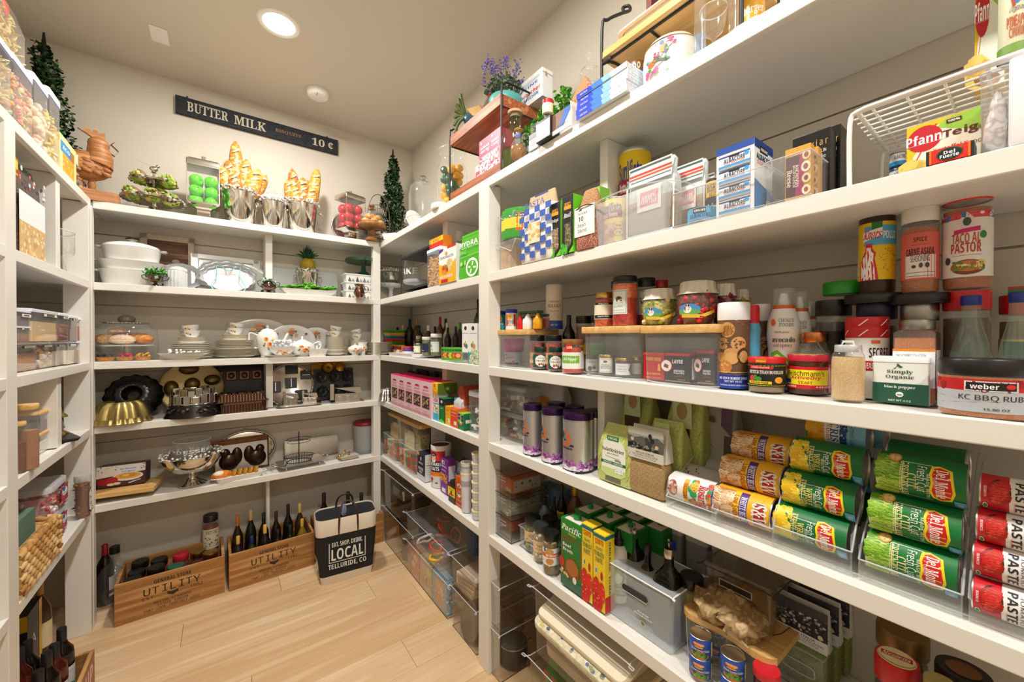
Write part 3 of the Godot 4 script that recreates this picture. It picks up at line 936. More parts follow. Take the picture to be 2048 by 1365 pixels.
func back_b() -> void:
	for k in 3:
		I("casserole_dish", "white oval casserole dish, %s of the stack of three" % ["bottom", "middle", "lidded top"][k], "casserole", [-0.405, 1.7886 + [0, 0.085, 0.14][k], -3.06, [0.27, 0.28, 0.25][k], [0.085, 0.052, 0.075][k], 0.2, 0], "body:Ft:porc:.84,.84,.9,0 .9,.9,.9,.1 .98,.98,.9,.95 1,1,.9,1|base:F:porc:.84,.84,.9,0 .84,.84,.9,.1|handle:F:porc:.1,.3,.6,.88,-.53,0 .12,.34,.6,.98,-.54,0|handle:F:porc:.1,.3,.6,.88,.53,0 .12,.34,.6,.98,.54,0" + ("|lid:F:porc:1,1,.9,1 .9,.9,.9,1.2 .5,.5,.9,1.42 .2,.2,.9,1.46|knob:L:white:0,1.44 .12,1.46 .1,1.56 .2,1.66|knob_top:L:1c1c1c,.3:.22,1.66 .22,1.74 .18,1.78 0,1.78" if k == 2 else ""))
	I("framed_board", "brown board in a chipped white carved frame leaning behind the casseroles", "picture frame", [-0.265, 1.79, -3.2, 0.25, 0.34, 0.02, 0, -0.05], "panel:B:oldwood:0,.5,0,.9,.94,.6,1|frame:B:gr:d8cfbc,b8a890,8a5a3c,e4dccc,22,.8:0,.95,.2,1,.1,1,2 0,.05,.2,1,.1,1,2 -.44,.5,.2,.12,1,1,2 .44,.5,.2,.12,1,1,2")
	oval_plate("scalloped_plate", "grey scalloped plate leaning beside the casserole stack", "plate", Vector3(-0.2, 1.79, -3.16), 0.22, 0.17, 0.2, "c8ccd2,.2", 12)
	oval_plate("scalloped_platter", "wide white scalloped platter leaning farthest back behind the others", "platter", Vector3(0.03, 1.79, -3.215), 0.52, 0.22, 0.1, "porc", 10)
	I("ruffled_platter", "white rectangular platter with a ruffled rim leaning behind the oval ones", "platter", [0.03, 1.79, -3.185, 0.37, 0.25, 0.03, 0.1, -0.16], "well:F:porc:.7,.3,.3,.2 .7,.3,.3,.8|rim:B:porc:0,.93,.3,1,.14,.5,6 0,.07,.3,1,.14,.5,6 -.45,.5,.3,.12,1,.5,6 .45,.5,.3,.12,1,.5,6|back:B:porc:0,.5,0,.94,.94,.3,3")
	oval_plate("oval_platter", "light grey oval platter with a wavy rim leaning in the middle", "platter", Vector3(0.03, 1.79, -3.12), 0.32, 0.215, 0.22, "c4c8ce,.18", 14)
	oval_plate("oval_platter", "mid-size grey oval platter with a wavy rim inside the larger one", "platter", Vector3(0.03, 1.79, -3.085), 0.28, 0.185, 0.24, "b8bcc4,.18", 14)
	oval_plate("oval_platter", "small white oval platter with a fluted rim at the front in the teal stand", "platter", Vector3(0.035, 1.79, -3.045), 0.25, 0.15, 0.28, "f2f3f5,.12", 14)
	I("plate_stand", "pale teal wire plate stand holding the oval platters", "stand", [0.035, 1.789, -3.03, 0.17, 0.165, 0.12, 0], "wire:U:8cc8c8,.35:3,0,-.44,0,.5,-.5,.2,.35,-.34,.6,-.05,-.36,1,-.3,-.2,.95,-.3,-.06,.84,-.2,.06,.84,-.2,.2,.95,-.3,.36,1,-.3,.34,.6,-.05,.5,.2,.35,.44,0,.5")
	var cup := "bowl:L:7a6258,.2,1:0,.34 .5,.36 .8,.5 .84,.8 .9,.96 .82,.94|foot:L:7a6258,.2,1:0,0 .5,0 .46,.06 .2,.2 .2,.34|handle:U:4a4440,.3,1:2,0,-.4,.5,0,-.66,.66,0,-.72,.94,0,-.5,1,0|handle:U:4a4440,.3,1:2,0,.4,.5,0,.66,.66,0,.72,.94,0,.5,1,0"
	var c := I("silver_cup", "two-handled tarnished silver cup with green leaves before the casseroles", "cup", [-0.296, 1.789, -2.936, 0.078, 0.058, 0.078, 0], cup)
	leafy(c, "leaves", 120, Vector3(0, 0.07, 0), Vector3(0.05, 0.03, 0.04), 0.022, ["4a9a34", "66b848", "3a7c28"], 4)
	I("candy_jar", "crystal cut candy jar with a glass lid and a pastel sachet", "jar", [-0.214, 1.789, -2.993, 0.104, 0.097, 0.104, 0], "body:L20_.02:fr:e4e8ea,.75:0,0 .94,0 1,.06 1,.9 .94,1|sachet:S:bl:f0c8b0,c8d0ec,f4e8e8,10,.6:.1,1.05,.1,.42,.24,.3|lid:L:glass:.9,1 .8,1.2 .4,1.4 .1,1.46|knob:S:glass:0,1.58,0,.16,.12,.16")
	c = I("sugar_bowl", "tarnished silver footed sugar bowl with eucalyptus sprigs", "bowl", [0.245, 1.789, -2.981, 0.085, 0.077, 0.085, 0], cup.replace("0,.34 .5,.36 .8,.5 .84,.8 .9,.96 .82,.94", "0,.2 .6,.24 1,.5 .96,.7 .7,.92 .84,1"))
	leafy(c, "eucalyptus", 140, Vector3(0, 0.065, 0), Vector3(0.045, 0.03, 0.035), 0.02, ["8ab09c", "a8c8b4", "6a9480"], 6)
	I("serving_platter", "large white curved platter leaning behind the pineapple bucket", "platter", [0.5, 1.79, -3.19, 0.43, 0.21, 0.03, 0, -0.2], "panel:F:d4d8dc,.2:.9,.5,.2,0 1,1,.2,.5 .98,.6,.2,1")
	I("ice_bucket", "shiny silver bucket with a jewelled rim holding a pineapple on the second shelf", "bucket", [0.495, 1.789, -3.116, 0.155, 0.197, 0.155, 0], BUCK)
	var pb := [0.495, 1.789, -3.116, 0.155, 0.197, 0.155, 0]
	var pn := T("pineapple", "yellow pineapple with a dark green crown in the silver bucket", "pineapple", Vector3(pb[0], pb[1] + pb[4] * 0.98, pb[2]))
	build(pn, "fruit:S:gr:c8a01c,8a7a14,5a6010,e0b830,12,.5:0,.03,0,.052,.062,.052", 1, 1, 1)
	var g := G.new()
	for k in 34:
		var th := k * 2.4
		var q := k / 34.0
		var d := Vector3(sin(th), 0, cos(th))
		g.tube(PackedVector3Array([Vector3(0, 0.075 + q * 0.02, 0) + d * 0.012, Vector3(0, 0.1 + q * 0.05, 0) + d * 0.05 * (1.1 - q), Vector3(0, 0.1 + q * 0.085, 0) + d * 0.085 * (1.05 - q)]), 0.009, 4, false, 0.001)
	P(pn, "crown", g.mesh(), m("1c4a30,.5")).set_meta("kind", "stuff")
	I("salad_dish", "white oblong dish filled with lettuce leaves", "dish", [0.483, 1.789, -3.001, 0.347, 0.04, 0.12, 0], "body:Ft:porc:.8,.8,.5,0 1,1,.5,1|base:F:porc:.8,.8,.5,0 .8,.8,.5,.2")
	for k in 9:
		I("lettuce_leaf", "bright green lettuce leaf in the white dish, %s from the left" % ["first", "second", "third", "fourth", "fifth", "sixth", "seventh", "eighth", "last"][k], "lettuce", [0.345 + k * 0.034, 1.825 + 0.007 * (k % 3), -2.985 + 0.015 * (k % 2), 0.085, 0.03, 0.07, k * 0.8], "leaf:S:bl:6cc830,4aa41c,98e058,14,.4:0,.3,0,.5,.22,.5,.9 .1,.5,.1,.3,.3,.36,.9")
	for k in 3:
		I("loaf_dish", "white loaf dish painted with grey fir trees, %s of the stack of three" % ["bottom", "middle", "top"][k], "dish", [0.84, 1.7886 + k * 0.061, -3.06, 0.25, 0.06, 0.13, 0], "body:Ft:porc:.86,.86,.2,0 .94,.94,.2,.9 1,1,.2,.92 1,1,.2,1|base:F:porc:.86,.86,.2,0 .86,.86,.2,.2|fir_print:D:f-4:" + FIR)
	I("cake_stand", "dark green pressed-glass cake stand on top of the loaf dishes", "cake stand", [0.865, 1.9725, -3.06, 0.25, 0.12, 0.25, 0], "plate:L30_.02:gl:0c4a34,.6:0,.9 .9,.9 1,.8 1.02,.8 1,1 .9,.98 0,.96|stem:L:gl:0c4a34,.7:0,0 .46,0 .4,.06 .14,.3 .12,.7 .2,.9")
	c = I("creamer", "small copper-toned pitcher with eucalyptus before the loaf dishes", "pitcher", [0.784, 1.789, -2.875, 0.076, 0.091, 0.076, 0], "body:L:8a6450,.22,1:0,0 .6,0 .7,.08 1,.3 .8,.6 .6,.8 .9,1|handle:U:6a4a3c,.3,1:2,0,.4,.3,0,.8,.5,0,.8,.8,0,.4,.9,0")
	leafy(c, "eucalyptus", 80, Vector3(0, 0.062, 0), Vector3(0.03, 0.02, 0.03), 0.018, ["8ab09c", "a8c8b4", "6a9480"], 9)

const FIR := "g,5a6460,-41,8,-31,8,-36,60;g,8a9490,-31,8,-21,8,-26,44;g,4a5450,-19,8,-9,8,-14,74;g,98a09c,-9,8,1,8,-4,50;g,6a746e,1,8,11,8,6,66;g,8a9490,11,8,21,8,16,46;g,3c4642,23,8,33,8,28,78;g,7a847e,33,8,43,8,38,54"


const NTH := ["bottom", "second", "third", "fourth", "fifth", "sixth", "seventh", "eighth", "ninth", "tenth", "eleventh", "twelfth", "thirteenth", "fourteenth", "fifteenth", "sixteenth", "topmost"]

func plates(where: String, at: Vector3, sizes: Array) -> float:
	var y := at.y
	var k := 0
	for s in sizes:
		for j in s[0]:
			I("china_plate", "gold-rimmed white plate, %s in the %s" % [NTH[k], where], "plate", [at.x, y, at.z, s[1], 0.018, s[1], 0], "@plate", "gold-rimmed china plates")
			y += s[2]
			k += 1
	return y + 0.005

func cup(where: String, at: Vector3, tilt: float) -> void:
	I("tea_cup", "white rose-painted tea cup with a gold handle on the " + where, "cup", [at.x, at.y, at.z, 0.085, 0.048, 0.085, -0.4, 0, tilt], "bowl:L:porc:0,.0 .4,0 .44,.06 .8,.4 .98,.98 1,1 .95,.98 .76,.42 0,.1|handle:U:gold:1.8,0,-.4,.3,0,-.64,.4,0,-.66,.72,0,-.46,.82,0|roses:C:.9:e,0,60,9,12,e8a020;e,12,50,5,7,3a5a2a;e,-12,64,5,6,3a5a2a")

func back_c() -> void:
	var y := 1.3746
	I("pastry_dome", "clear cake dome with a jewelled silver lid over buns and croissants", "cake dome", [-0.43, y, -3.06, 0.27, 0.215, 0.27, 0], "dome:L:glass:.99,0 1,.1 1,.6 .94,.82 .82,.92 .5,.96|rim:L40_.02:chrome:.55,.94 .7,.955 .7,.975 .5,.985|ball:S:gr:3a342c,c8bca8,181410,60,.3:0,1.06,0,.14,.12,.14|plate:L:porc:0,.37 .9,.37 .92,.4 0,.4|pedestal:L:silver:.2,0 .12,.04 .1,.36")
	for k in 5:
		I("bun", ["sugared round bun at the front of the dome", "sugared bun on top of the others", "glazed brown bun at the left of the dome", "golden croissant at the right of the dome", "second croissant at the back of the dome"][k], "bun", [-0.43 + [-0.01, -0.035, -0.08, 0.065, 0.04][k], y + [0.088, 0.145, 0.088, 0.09, 0.1][k], -3.06 + [0.06, 0.0, 0.0, 0.02, -0.05][k], [0.11, 0.085, 0.1, 0.13, 0.12][k], [0.055, 0.036, 0.06, 0.05, 0.05][k], 0.08, [0, 0.3, 0.6, -0.9, 0.4][k]], "crust:S:bl:%s,12,.5:0,.5,0,.5,.5,.5,.1" % ["e8c8b0,d8a078,f0dcd0", "e0b088,e8c8a8,d08848", "e0a860,b87838,f0d090", "d07818,e89028,b05c10", "d07818,e89028,b05c10"][k] + ("|cream:S:f0e4a8,.5:0,.42,0,.505,.3,.505" if k < 2 else "|ridges:S:d88420,.4:-.25,.55,0,.12,.5,.5 0,.6,0,.14,.52,.54 .25,.55,0,.12,.5,.5" if k > 2 else ""))
	for k in 3:
		I("fruit_tart", "%s tart under the cake dome" % ["blueberry", "raspberry", "yellow mango"][k], "tart", [-0.5 + k * 0.072, y + 0.001, -2.97 - 0.012 * k, 0.075, 0.035, 0.075, 0], "crust:L16_.04:bl:d88a28,b86c18,e8a040,20,.5:0,0 .76,0 1,.6 .9,.6 0,.5|fruit:K:.8:c,22,%s" % ["6,6,6,.5,.95,1,1c2438,2a3450,10141c", "7,7,7,.5,1,2,c81c3c,e03050,a8142c", "8,5,7,.5,1,3,f0c020,e8a818,f8d850"][k])
	var t := plates("left china stack", Vector3(-0.145, y, -3.03), [[4, 0.245, 0.0078], [5, 0.205, 0.011], [5, 0.14, 0.006]])
	cup("left china stack, lower", Vector3(-0.145, t, -3.03), 0)
	cup("left china stack, upper", Vector3(-0.147, t + 0.03, -3.03), 0.12)
	t = plates("second china stack", Vector3(0.068, y, -3.04), [[6, 0.25, 0.0078], [6, 0.215, 0.0095], [5, 0.145, 0.006]])
	cup("second china stack, lower", Vector3(0.07, t, -3.04), 0)
	cup("second china stack, upper", Vector3(0.07, t + 0.032, -3.04), -0.15)
	t = plates("tall china stack near the corner", Vector3(0.665, y, -3.06), [[3, 0.16, 0.0085], [13, 0.135, 0.0075]])
	cup("tall near-corner stack, lower", Vector3(0.66, t, -3.06), 0)
	cup("tall near-corner stack, upper", Vector3(0.66, t + 0.035, -3.06), -0.2)
	t = plates("corner china stack", Vector3(0.83, y, -3.08), [[12, 0.14, 0.0085]])
	cup("corner stack, lower", Vector3(0.82, t, -3.08), 0)
	cup("corner stack, upper", Vector3(0.825, t + 0.034, -3.08), 0.25)
	for k in 3:
		var o := oval_plate("china_platter", ["big oval rose-painted platter leaning behind the coffee pot", "oval rose-painted platter leaning behind the teapot", "round rose-painted plate leaning behind the basket dish"][k], "platter", Vector3([0.21, 0.4, 0.56][k], y + 0.002, [-3.2, -3.17, -3.19][k]), [0.4, 0.3, 0.24][k], [0.255, 0.215, 0.2][k], 0.12, "porc", 0)
		P(o, "roses", sheet("e,0,84,5,4,e8a020;e,-1,76,6,5,c86428;e,-10,70,5,4,e8a828;e,9,66,4,3,d8941c;g,3a5a2a,2,80,8,74,12,80;g,3a5a2a,-6,64,2,60,0,68;e,30,70,3,3,3a5a2a;e,-30,70,3,3,b83a4a", [0.4, 0.3, 0.24][k], [0.255, 0.215, 0.2][k]), m("vc:0.3"), Vector3(0, 0, 0.027))
	I("coffee_pot", "tall white rose-painted coffee pot with a curved spout", "pot", [0.24, y, -3.01, 0.125, 0.2, 0.125, 0], "body:L:porc:0,0 .6,0 .62,.04 .56,.06 .8,.2 1,.5 .98,.66 .8,.8 .6,.84|lid:L:porc:.64,.83 .5,.9 .2,.93 .1,.95 .16,1 .1,1.04 0,1.05|spout:U:porc:9,0,.42,.25,0,.66,.34,0,.8,.6,0,.94,.78,0|handle:U:porc:4.5,0,-.42,.7,0,-.78,.78,0,-.76,.4,0,-.44,.28,0|roses:C:1.0:" + ROSE)
	I("tea_pot", "round white rose-painted teapot with a loop handle", "pot", [0.44, y, -2.995, 0.16, 0.115, 0.16, 0], "body:L:porc:0,0 .5,0 .56,.04 .9,.3 1,.5 .9,.74 .5,.88|lid:L:porc:.5,.87 .3,.96 .1,1 .1,1.1 .06,1.18 0,1.2|spout:U:porc:8,0,-.4,.3,0,-.6,.5,0,-.7,.84,0|handle:U:porc:4.5,0,.44,.74,0,.68,.86,0,.7,.5,0,.46,.3,0|roses:C:1.0:" + ROSE)
	I("boat_dish", "white boat-shaped dish of crystal drops at the front of the left stack", "dish", [-0.175, y, -2.952, 0.24, 0.036, 0.1, 0], "body:Ft:porc:.5,.6,.8,0 .6,.7,.9,.1 1,1,.99,1|base:F:porc:.5,.6,.8,0 .5,.6,.8,.2|crystals:K:.6:b,46,8,8,8,.5,1.5,3,e8ecf4,c8ccd8,f8f8fc")
	I("gravy_boat", "white rose-painted gravy boat of crystal drops on its saucer", "gravy boat", [0.315, y, -2.952, 0.16, 0.07, 0.08, 0], "saucer:F:porc:.8,.8,.9,0 1.25,1.2,.99,.2|body:Ft:porc:.4,.5,.9,.14 .8,.8,.9,.5 1,1,.9,1|handle:U:gold:2,0,.48,.9,0,.62,.85,0,.6,.55,0,.42,.5,0|crystals:K:.7:b,60,9,9,9,.8,1.5,5,e8ecf4,c8ccd8,f8f8fc|roses:D:f-6:" + ROSE)
	I("basket_dish", "white pierced rectangular basket dish with two salt shakers", "dish", [0.525, y, -2.96, 0.13, 0.05, 0.07, 0], "body:Ft:porc:.76,.8,.1,0 .84,.86,.1,.5 1,1,.1,1|base:F:porc:.76,.8,.1,0 .76,.8,.1,.9|shaker:L:porc:0,.9 .1,.9 .1,1.4 0,1.45|dots:D:f-3:k,20,3,-36,10,36,80,2,c8a0a8,b8b8b4")
	I("sugar_pot", "white rose-painted sugar pot with two gold handles at the front", "pot", [0.775, y, -2.955, 0.1, 0.082, 0.1, 0], "body:L:porc:0,0 .5,0 .4,.1 .8,.3 1,.5 .9,.7 .6,.78|lid:L:porc:.6,.78 .4,.88 .1,.92 .12,1 0,1.04|handle:U:gold:2.4,0,-.4,.66,0,-.7,.72,0,-.7,.5,0,-.44,.34,0|handle:U:gold:2.4,0,.4,.66,0,.7,.72,0,.7,.5,0,.44,.34,0|roses:C:1.0:" + ROSE)
	I("cream_jug", "white rose-painted cream jug behind the sugar pot", "jug", [0.835, y, -2.985, 0.075, 0.095, 0.075, 0.3], "body:L:porc:0,0 .6,0 .5,.1 .9,.4 .94,.6 .8,.8 1,1|handle:U:gold:2.4,0,.4,.86,0,.8,.9,0,.76,.5,0,.42,.4,0|roses:C:.95:" + ROSE)

func back_d() -> void:
	var y := 1.0379
	var b := I("bundt_pan", "black swirled bundt pan leaning upright on the wall", "pan", [-0.41, y + 0.12, -3.13, 0.25, 0.09, 0.25, 0, 1.25], "shell:L16_.03:2c2c30,.25,.75:1,0 1.03,.03 .97,.08 .88,.5 .72,.84 .56,1 .36,.96 .22,.6 .2,.2|rings:L16_.04:4a4a50,.25,.8:.86,.58 .82,.72 .7,.9 .62,.97")
	I("bundt_pan", "gold swirled crown bundt pan standing at the left end", "pan", [-0.445, y, -3.0, 0.255, 0.115, 0.255, 0], "skirt:L24_.02:goldpan:1,0 1.02,.03 .98,.06 .94,.26|crown:L10_.07:goldpan:.9,.24 .84,.5 .72,.85 .56,1 .34,.94 .24,.7 .2,.3")
	I("mould_pan", "round gold pan with animal-shaped wells leaning at the back", "pan", [-0.15, y + 0.15, -3.17, 0.33, 0.02, 0.33, 0, 1.4], "plate:L:b09a6c,.4,.7:0,0 .98,0 1,.5 .97,1 .9,.6 0,.6|well:S:6a5630,.35,.8:0,1.2,-.05,.12,1.4,.13|well:S:6a5630,.35,.8:-.3,1.2,.0,.11,1.4,.14|well:S:6a5630,.35,.8:.3,1.2,-.12,.13,1.4,.1|well:S:6a5630,.35,.8:-.05,1.2,-.34,.15,1.4,.1|well:S:6a5630,.35,.8:.28,1.2,.2,.1,1.4,.1|well:S:6a5630,.35,.8:-.2,1.2,.28,.1,1.4,.1")
	I("tart_pan", "dark embossed flared cake pan under the castle-block pan", "pan", [-0.135, y, -3.01, 0.27, 0.07, 0.27, 0], "shell:L:darkpan:1,0 1.02,.03 .98,.1 .86,.9 .8,1 0,1|relief:K:.97:c,60,10,12,4,.2,.9,5,3a3430,4a423c,28221e")
	var c := I("castle_pan", "silver castle-block bundt pan set on the dark flared pan", "pan", [-0.135, y + 0.071, -3.02, 0.23, 0.095, 0.23, 0.1], "rim:L12_.03:silver:.96,0 1,.03 .96,.08 .9,.1|core:L:silver:.84,.05 .8,.5 .66,.8 .3,.9 .26,.5")
	for k in 34:
		var th := TAU * k / 17.0 + (0.18 if k > 16 else 0.0)
		var up := 0.05 if k > 16 else 0.022
		P(c, "block", bld("B", "0,.5,0,.034,%f,.034,3" % 1.0) if false else bxm(Vector3.ZERO, Vector3(0.032, 0.05 + 0.014 * (k % 3), 0.03), 0.003), m("silver"), Vector3(sin(th) * (0.082 if k > 16 else 0.098), up + 0.005 * (k % 2), cos(th) * (0.082 if k > 16 else 0.098)), Vector3(0, th, 0))
	for k in 3:
		I("loaf_pan", ["dark brown fluted loaf pan at the bottom front", "dark brown fluted loaf pan resting on the lower one", "large black mould pan standing behind the loaf pans"][k], "pan", [[0.105, y, -3.0, 0.25, 0.06, 0.12, 0], [0.1, y + 0.061, -3.02, 0.28, 0.06, 0.13, 0], [0.085, y + 0.01, -3.18, 0.3, 0.27, 0.03, 0, -0.12]][k], ["body:F:bronze:1.02,1.02,.2,0 1.02,1.02,.2,.06 .94,.92,.2,.08 .86,.8,.2,1", "body:F:bronze:1.02,1.02,.2,0 1.02,1.02,.2,.08 .94,.92,.2,.1 .86,.8,.2,.8|domes:S:bronze:-.3,.8,0,.13,.3,.4 0,.8,0,.13,.3,.4 .3,.8,0,.13,.3,.4", "body:F:1c1a1a,.25,.6:.98,.7,.2,0 1,1,.2,.5 .98,.7,.2,1"][k])
		var o: Node3D = get_child(get_child_count() - 1)
		if k < 2:
			for j in 15:
				P(o, "flute", bxm(Vector3((j - 7) * 0.0155, 0.03, 0.055), Vector3(0.008, 0.05, 0.012), 0.003), m("bronze"))
		else:
			for j in 4:
				P(o, "well", bxm(Vector3((j % 4 - 1.5) * 0.072, 0.2, 0.016), Vector3(0.06, 0.065, 0.012), 0.005), m("bronze"))
				P(o, "well_figure", bld("S", "0,0,0,.018,.02,.008"), m("bronze"), Vector3((j % 4 - 1.5) * 0.072, 0.2, 0.022))
	I("house_mould", "round silver pan with house-shaped wells leaning beside the divider", "pan", [0.385, y + 0.125, -3.16, 0.3, 0.015, 0.3, 0, 1.38], "plate:L:silver:0,0 .98,0 1,1 .95,1.4 .9,.8 0,.8|rim:L40_.01:tin:.94,1 1.0,1.6 1.02,.6|well:B:3c3c3e,.3,.8:-.3,1,.02,.22,1.2,.24,3 .02,1,-.05,.24,1.2,.24,3 .04,1,-.36,.26,1.2,.2,3 .34,1,-.22,.24,1.2,.2,3 .22,1,.24,.26,1.2,.22,3|roof:B:tin:-.3,1.8,.02,.02,.6,.2,1 .02,1.8,-.05,.02,.6,.2,1 .34,1.8,-.22,.16,.6,.02,1")
	I("mirror_tray", "oval mirrored silver tray carrying two cottage cake moulds", "tray", [0.42, y, -2.99, 0.27, 0.014, 0.12, 0], "body:F:chrome:.9,.8,.99,0 1,1,.99,.6 .98,.98,.99,1|rim:F:silver:1,1,.99,.8 1.02,1.04,.99,1 1,1,.99,1.3")
	for k in 3:
		var hs := I("cottage_mould", ["silver cottage cake mould with a steep gable, left on the mirrored tray", "silver cottage cake mould with a chimney, right on the mirrored tray", "large silver house cake mould with shingled roof near the corner"][k], "mould", [[0.365, y + 0.015, -2.995, 0.1, 0.085, 0.06, 0.1], [0.485, y + 0.015, -2.995, 0.1, 0.08, 0.06, -0.1], [0.73, y, -3.0, 0.2, 0.125, 0.1, -0.1]][k], "walls:B:silver:0,.25,0,.84,.5,.8,2|gable:P:silver:-.4,.42,-.3,.4 .3,.4 0,1|roof:P:tin:-.36,.36,-.5,.42 .5,.42 .42,.84 -.42,.84|door:B:tin:0,.2,.41,.14,.36,.04,2|window:B:tin:-.26,.28,.41,.14,.2,.04,1|window:B:tin:.26,.28,.41,.14,.2,.04,1|chimney:B:silver:%s,.6,0,.14,.9,.3,2|base:B:silver:0,.02,0,1.1,.05,1.2,1|fir_tree:L:tin:.0,.55 .1,.1 0,.1" % ["-.34", "-.4", "-.5"][k])
	I("bundt_tin", "black six-cup mini bundt pan leaning near the corner", "pan", [0.68, y + 0.115, -3.19, 0.28, 0.02, 0.23, 0, 1.4], "plate:F:38383a,.35,.6:1,1,.1,0 1,1,.1,1")
	var o2: Node3D = get_child(get_child_count() - 1)
	for k in 6:
		P(o2, "cup_well", bld("L8_.06", ".07,0 .085,.02 .07,.022 .05,.016 .02,.02 0,.02"), m("141416,.3,.6"), Vector3((k % 3 - 1) * 0.088, 0.012, (k / 3 - 0.5) * 0.105))
	I("mini_bundt_pan", "gold mini bundt pan peeking above the black six-cup pan", "pan", [0.64, y + 0.235, -3.2, 0.2, 0.03, 0.1, 0, 1.3], "cup:L16_.05:b8862c,.25,.9:.46,0 .44,.5 .3,1 .1,.8|plate:F:b8862c,.3,.9:1.1,1,.3,-.2 1.1,1,.3,0|second_cup:S:b8862c,.25,.9:.44,.2,0,.2,.8,.4")

func back_e() -> void:
	var y := 0.6245
	I("bamboo_board", "thick bamboo serving board on stubby feet at the left end", "board", [-0.44, y, -3.03, 0.3, 0.05, 0.2, -0.15], "top:B:bamboo:0,.76,0,1,.5,1,4|groove:B:c89850,.5:.36,1.015,0,.01,.02,.9|foot:L:bambooz:0,0 .12,0 .12,.5 0,.5")
	I("recipe_tin", "tin printed My favorite recipes with a pie and apples on the bamboo board", "tin", [-0.445, y + 0.0515, -3.06, 0.2, 0.115, 0.1, -0.12, -0.12], "body:B:4a2e2c,.4:0,.5,0,1,1,1,4|face:D:f:g,e8e0d0,-50,44,50,62,50,98,-50,98;k,24,3,-48,70,48,96,3,d86a4a,3a6ab0,5a8a5a;g,e4e6f2,-6,52,38,60,38,92,-6,86;i,14,78,10,34,2a4aa8,F,My favorite;i,14,66,9,28,2a4aa8,F,recipes;e,14,42,32,20,f0ece4;e,14,45,27,15,e8b050;e,14,46,18,9,d89838;e,10,47,8,5,f0cc80;e,-34,26,13,16,a81c24;e,-18,32,12,14,b82430;e,-20,12,8,6,f0dcc0;e,-8,14,8,6,f0dcc0;g,e8e4e0,14,12,40,24,42,22,18,9")
	I("pedestal_bowl", "large mirrored silver pedestal bowl with a jewelled rim and a clear glass inside", "bowl", [-0.145, y, -3.01, 0.3, 0.19, 0.26, 0], "bowl:L:chrome:0,.36 .3,.38 .7,.5 .94,.8 1,.96|inner:L:silver:.96,.95 .7,.56 0,.42|foot:L:chrome:0,0 .44,0 .46,.03 .3,.1 .14,.2 .14,.3 .24,.37|jewel_rim:K:1.02:c,220,7,6,7,.9,1.02,6,d8d4cc,a09890,f4f0e8|glass_insert:L:glass:0,.6 .56,.62 .6,.7 .6,1.4|glass_rim:L:rimclear:.59,1.39 .61,1.4 .59,1.41|lettering:C:.6:t,10,112,10,70,e8ecf0,S,DESSERT")
	I("oval_tray", "large oval silver tray with a beaded rim leaning at the back", "tray", [0.13, y, -3.2, 0.34, 0.24, 0.03, 0, -0.1], "disc:S:chrome:0,.5,0,.5,.5,.3|beads:U:tin:7,1,.5,.5,.2,.35,.85,.2,0,1,.2,-.35,.85,.2,-.5,.5,.2,-.35,.15,.2,0,0,.2,.35,.15,.2")
	var t := I("turkey_pan", "bronze pan with two turkey-shaped wells leaning upright", "pan", [0.105, y, -3.13, 0.3, 0.2, 0.03, 0.05, -0.15], "plate:F:c8c8c8,.3,.9:1,.5,.1,0 1,.5,.1,1|frame:B:6a4428,.3,.8:0,.95,.2,1,.14,.5,3 0,.03,.2,1,.06,.5,2 .49,.5,.2,.03,1,.5,2 -.49,.5,.2,.03,1,.5,2")
	for k in 2:
		for q in [[0, 0.07, 0.055, 0.055, 0.02], [0.02, 0.125, 0.026, 0.03, 0.018], [-0.042, 0.1, 0.03, 0.055, 0.014]]:
			P(t, "turkey_well", bld("S", "0,0,0,%f,%f,%f" % [q[2], q[3], q[4]]), m("3a2820,.22,.8"), Vector3((-0.07 if k == 0 else 0.08) + q[0] * (1 if k else -1), q[1], 0.012))
	I("muffin_pan", "bronze pan edge with dark scalloped wells behind the turkey pan", "pan", [0.09, y + 0.14, -3.17, 0.3, 0.07, 0.02, 0.05, -0.15], "plate:B:7a5030,.35,.7:0,.5,0,1,1,1,4|wells:S:1a1412,.4:-.3,.6,.5,.12,.3,.4 0,.6,.5,.12,.3,.4 .3,.6,.5,.12,.3,.4")
	I("bread_dish", "white enamel dish with loop handles holding sliced bread", "dish", [0.085, y, -2.965, 0.24, 0.028, 0.095, 0.08], "body:Ft:porc:.92,.9,.4,0 1,1,.4,1|base:F:porc:.92,.9,.4,0 .92,.9,.4,.3|handle:U:porc:3,0,-.48,.8,-.2,-.58,.9,-.15,-.58,.9,.15,-.48,.8,.2|handle:U:porc:3,0,.48,.8,-.2,.58,.9,-.15,.58,.9,.15,.48,.8,.2")
	for k in 6:
		I("bread_slice", "%s of the loaf in the white enamel dish" % ["crusty uncut end", "first slice", "second slice", "third slice", "fourth slice", "last slice"][k], "bread", [0.015 + k * 0.028 - (0.02 if k == 0 else 0.0), y + 0.01, -2.965, 0.11 if k == 0 else 0.02, 0.055, 0.075, 0.08, 0, -0.5 if k else 0], "crust:S:bl:d87818,e89028,b8600c,14,.5:0,.5,0,.5,.5,.5" + ("|crumb:S:gr:a8842c,8a6a1c,c09c40,50,.8:-.2,.5,0,.44,.45,.45" if k else "|flour_dusting:S:f0e0d0,.8:-.1,.7,.1,.3,.32,.36"))
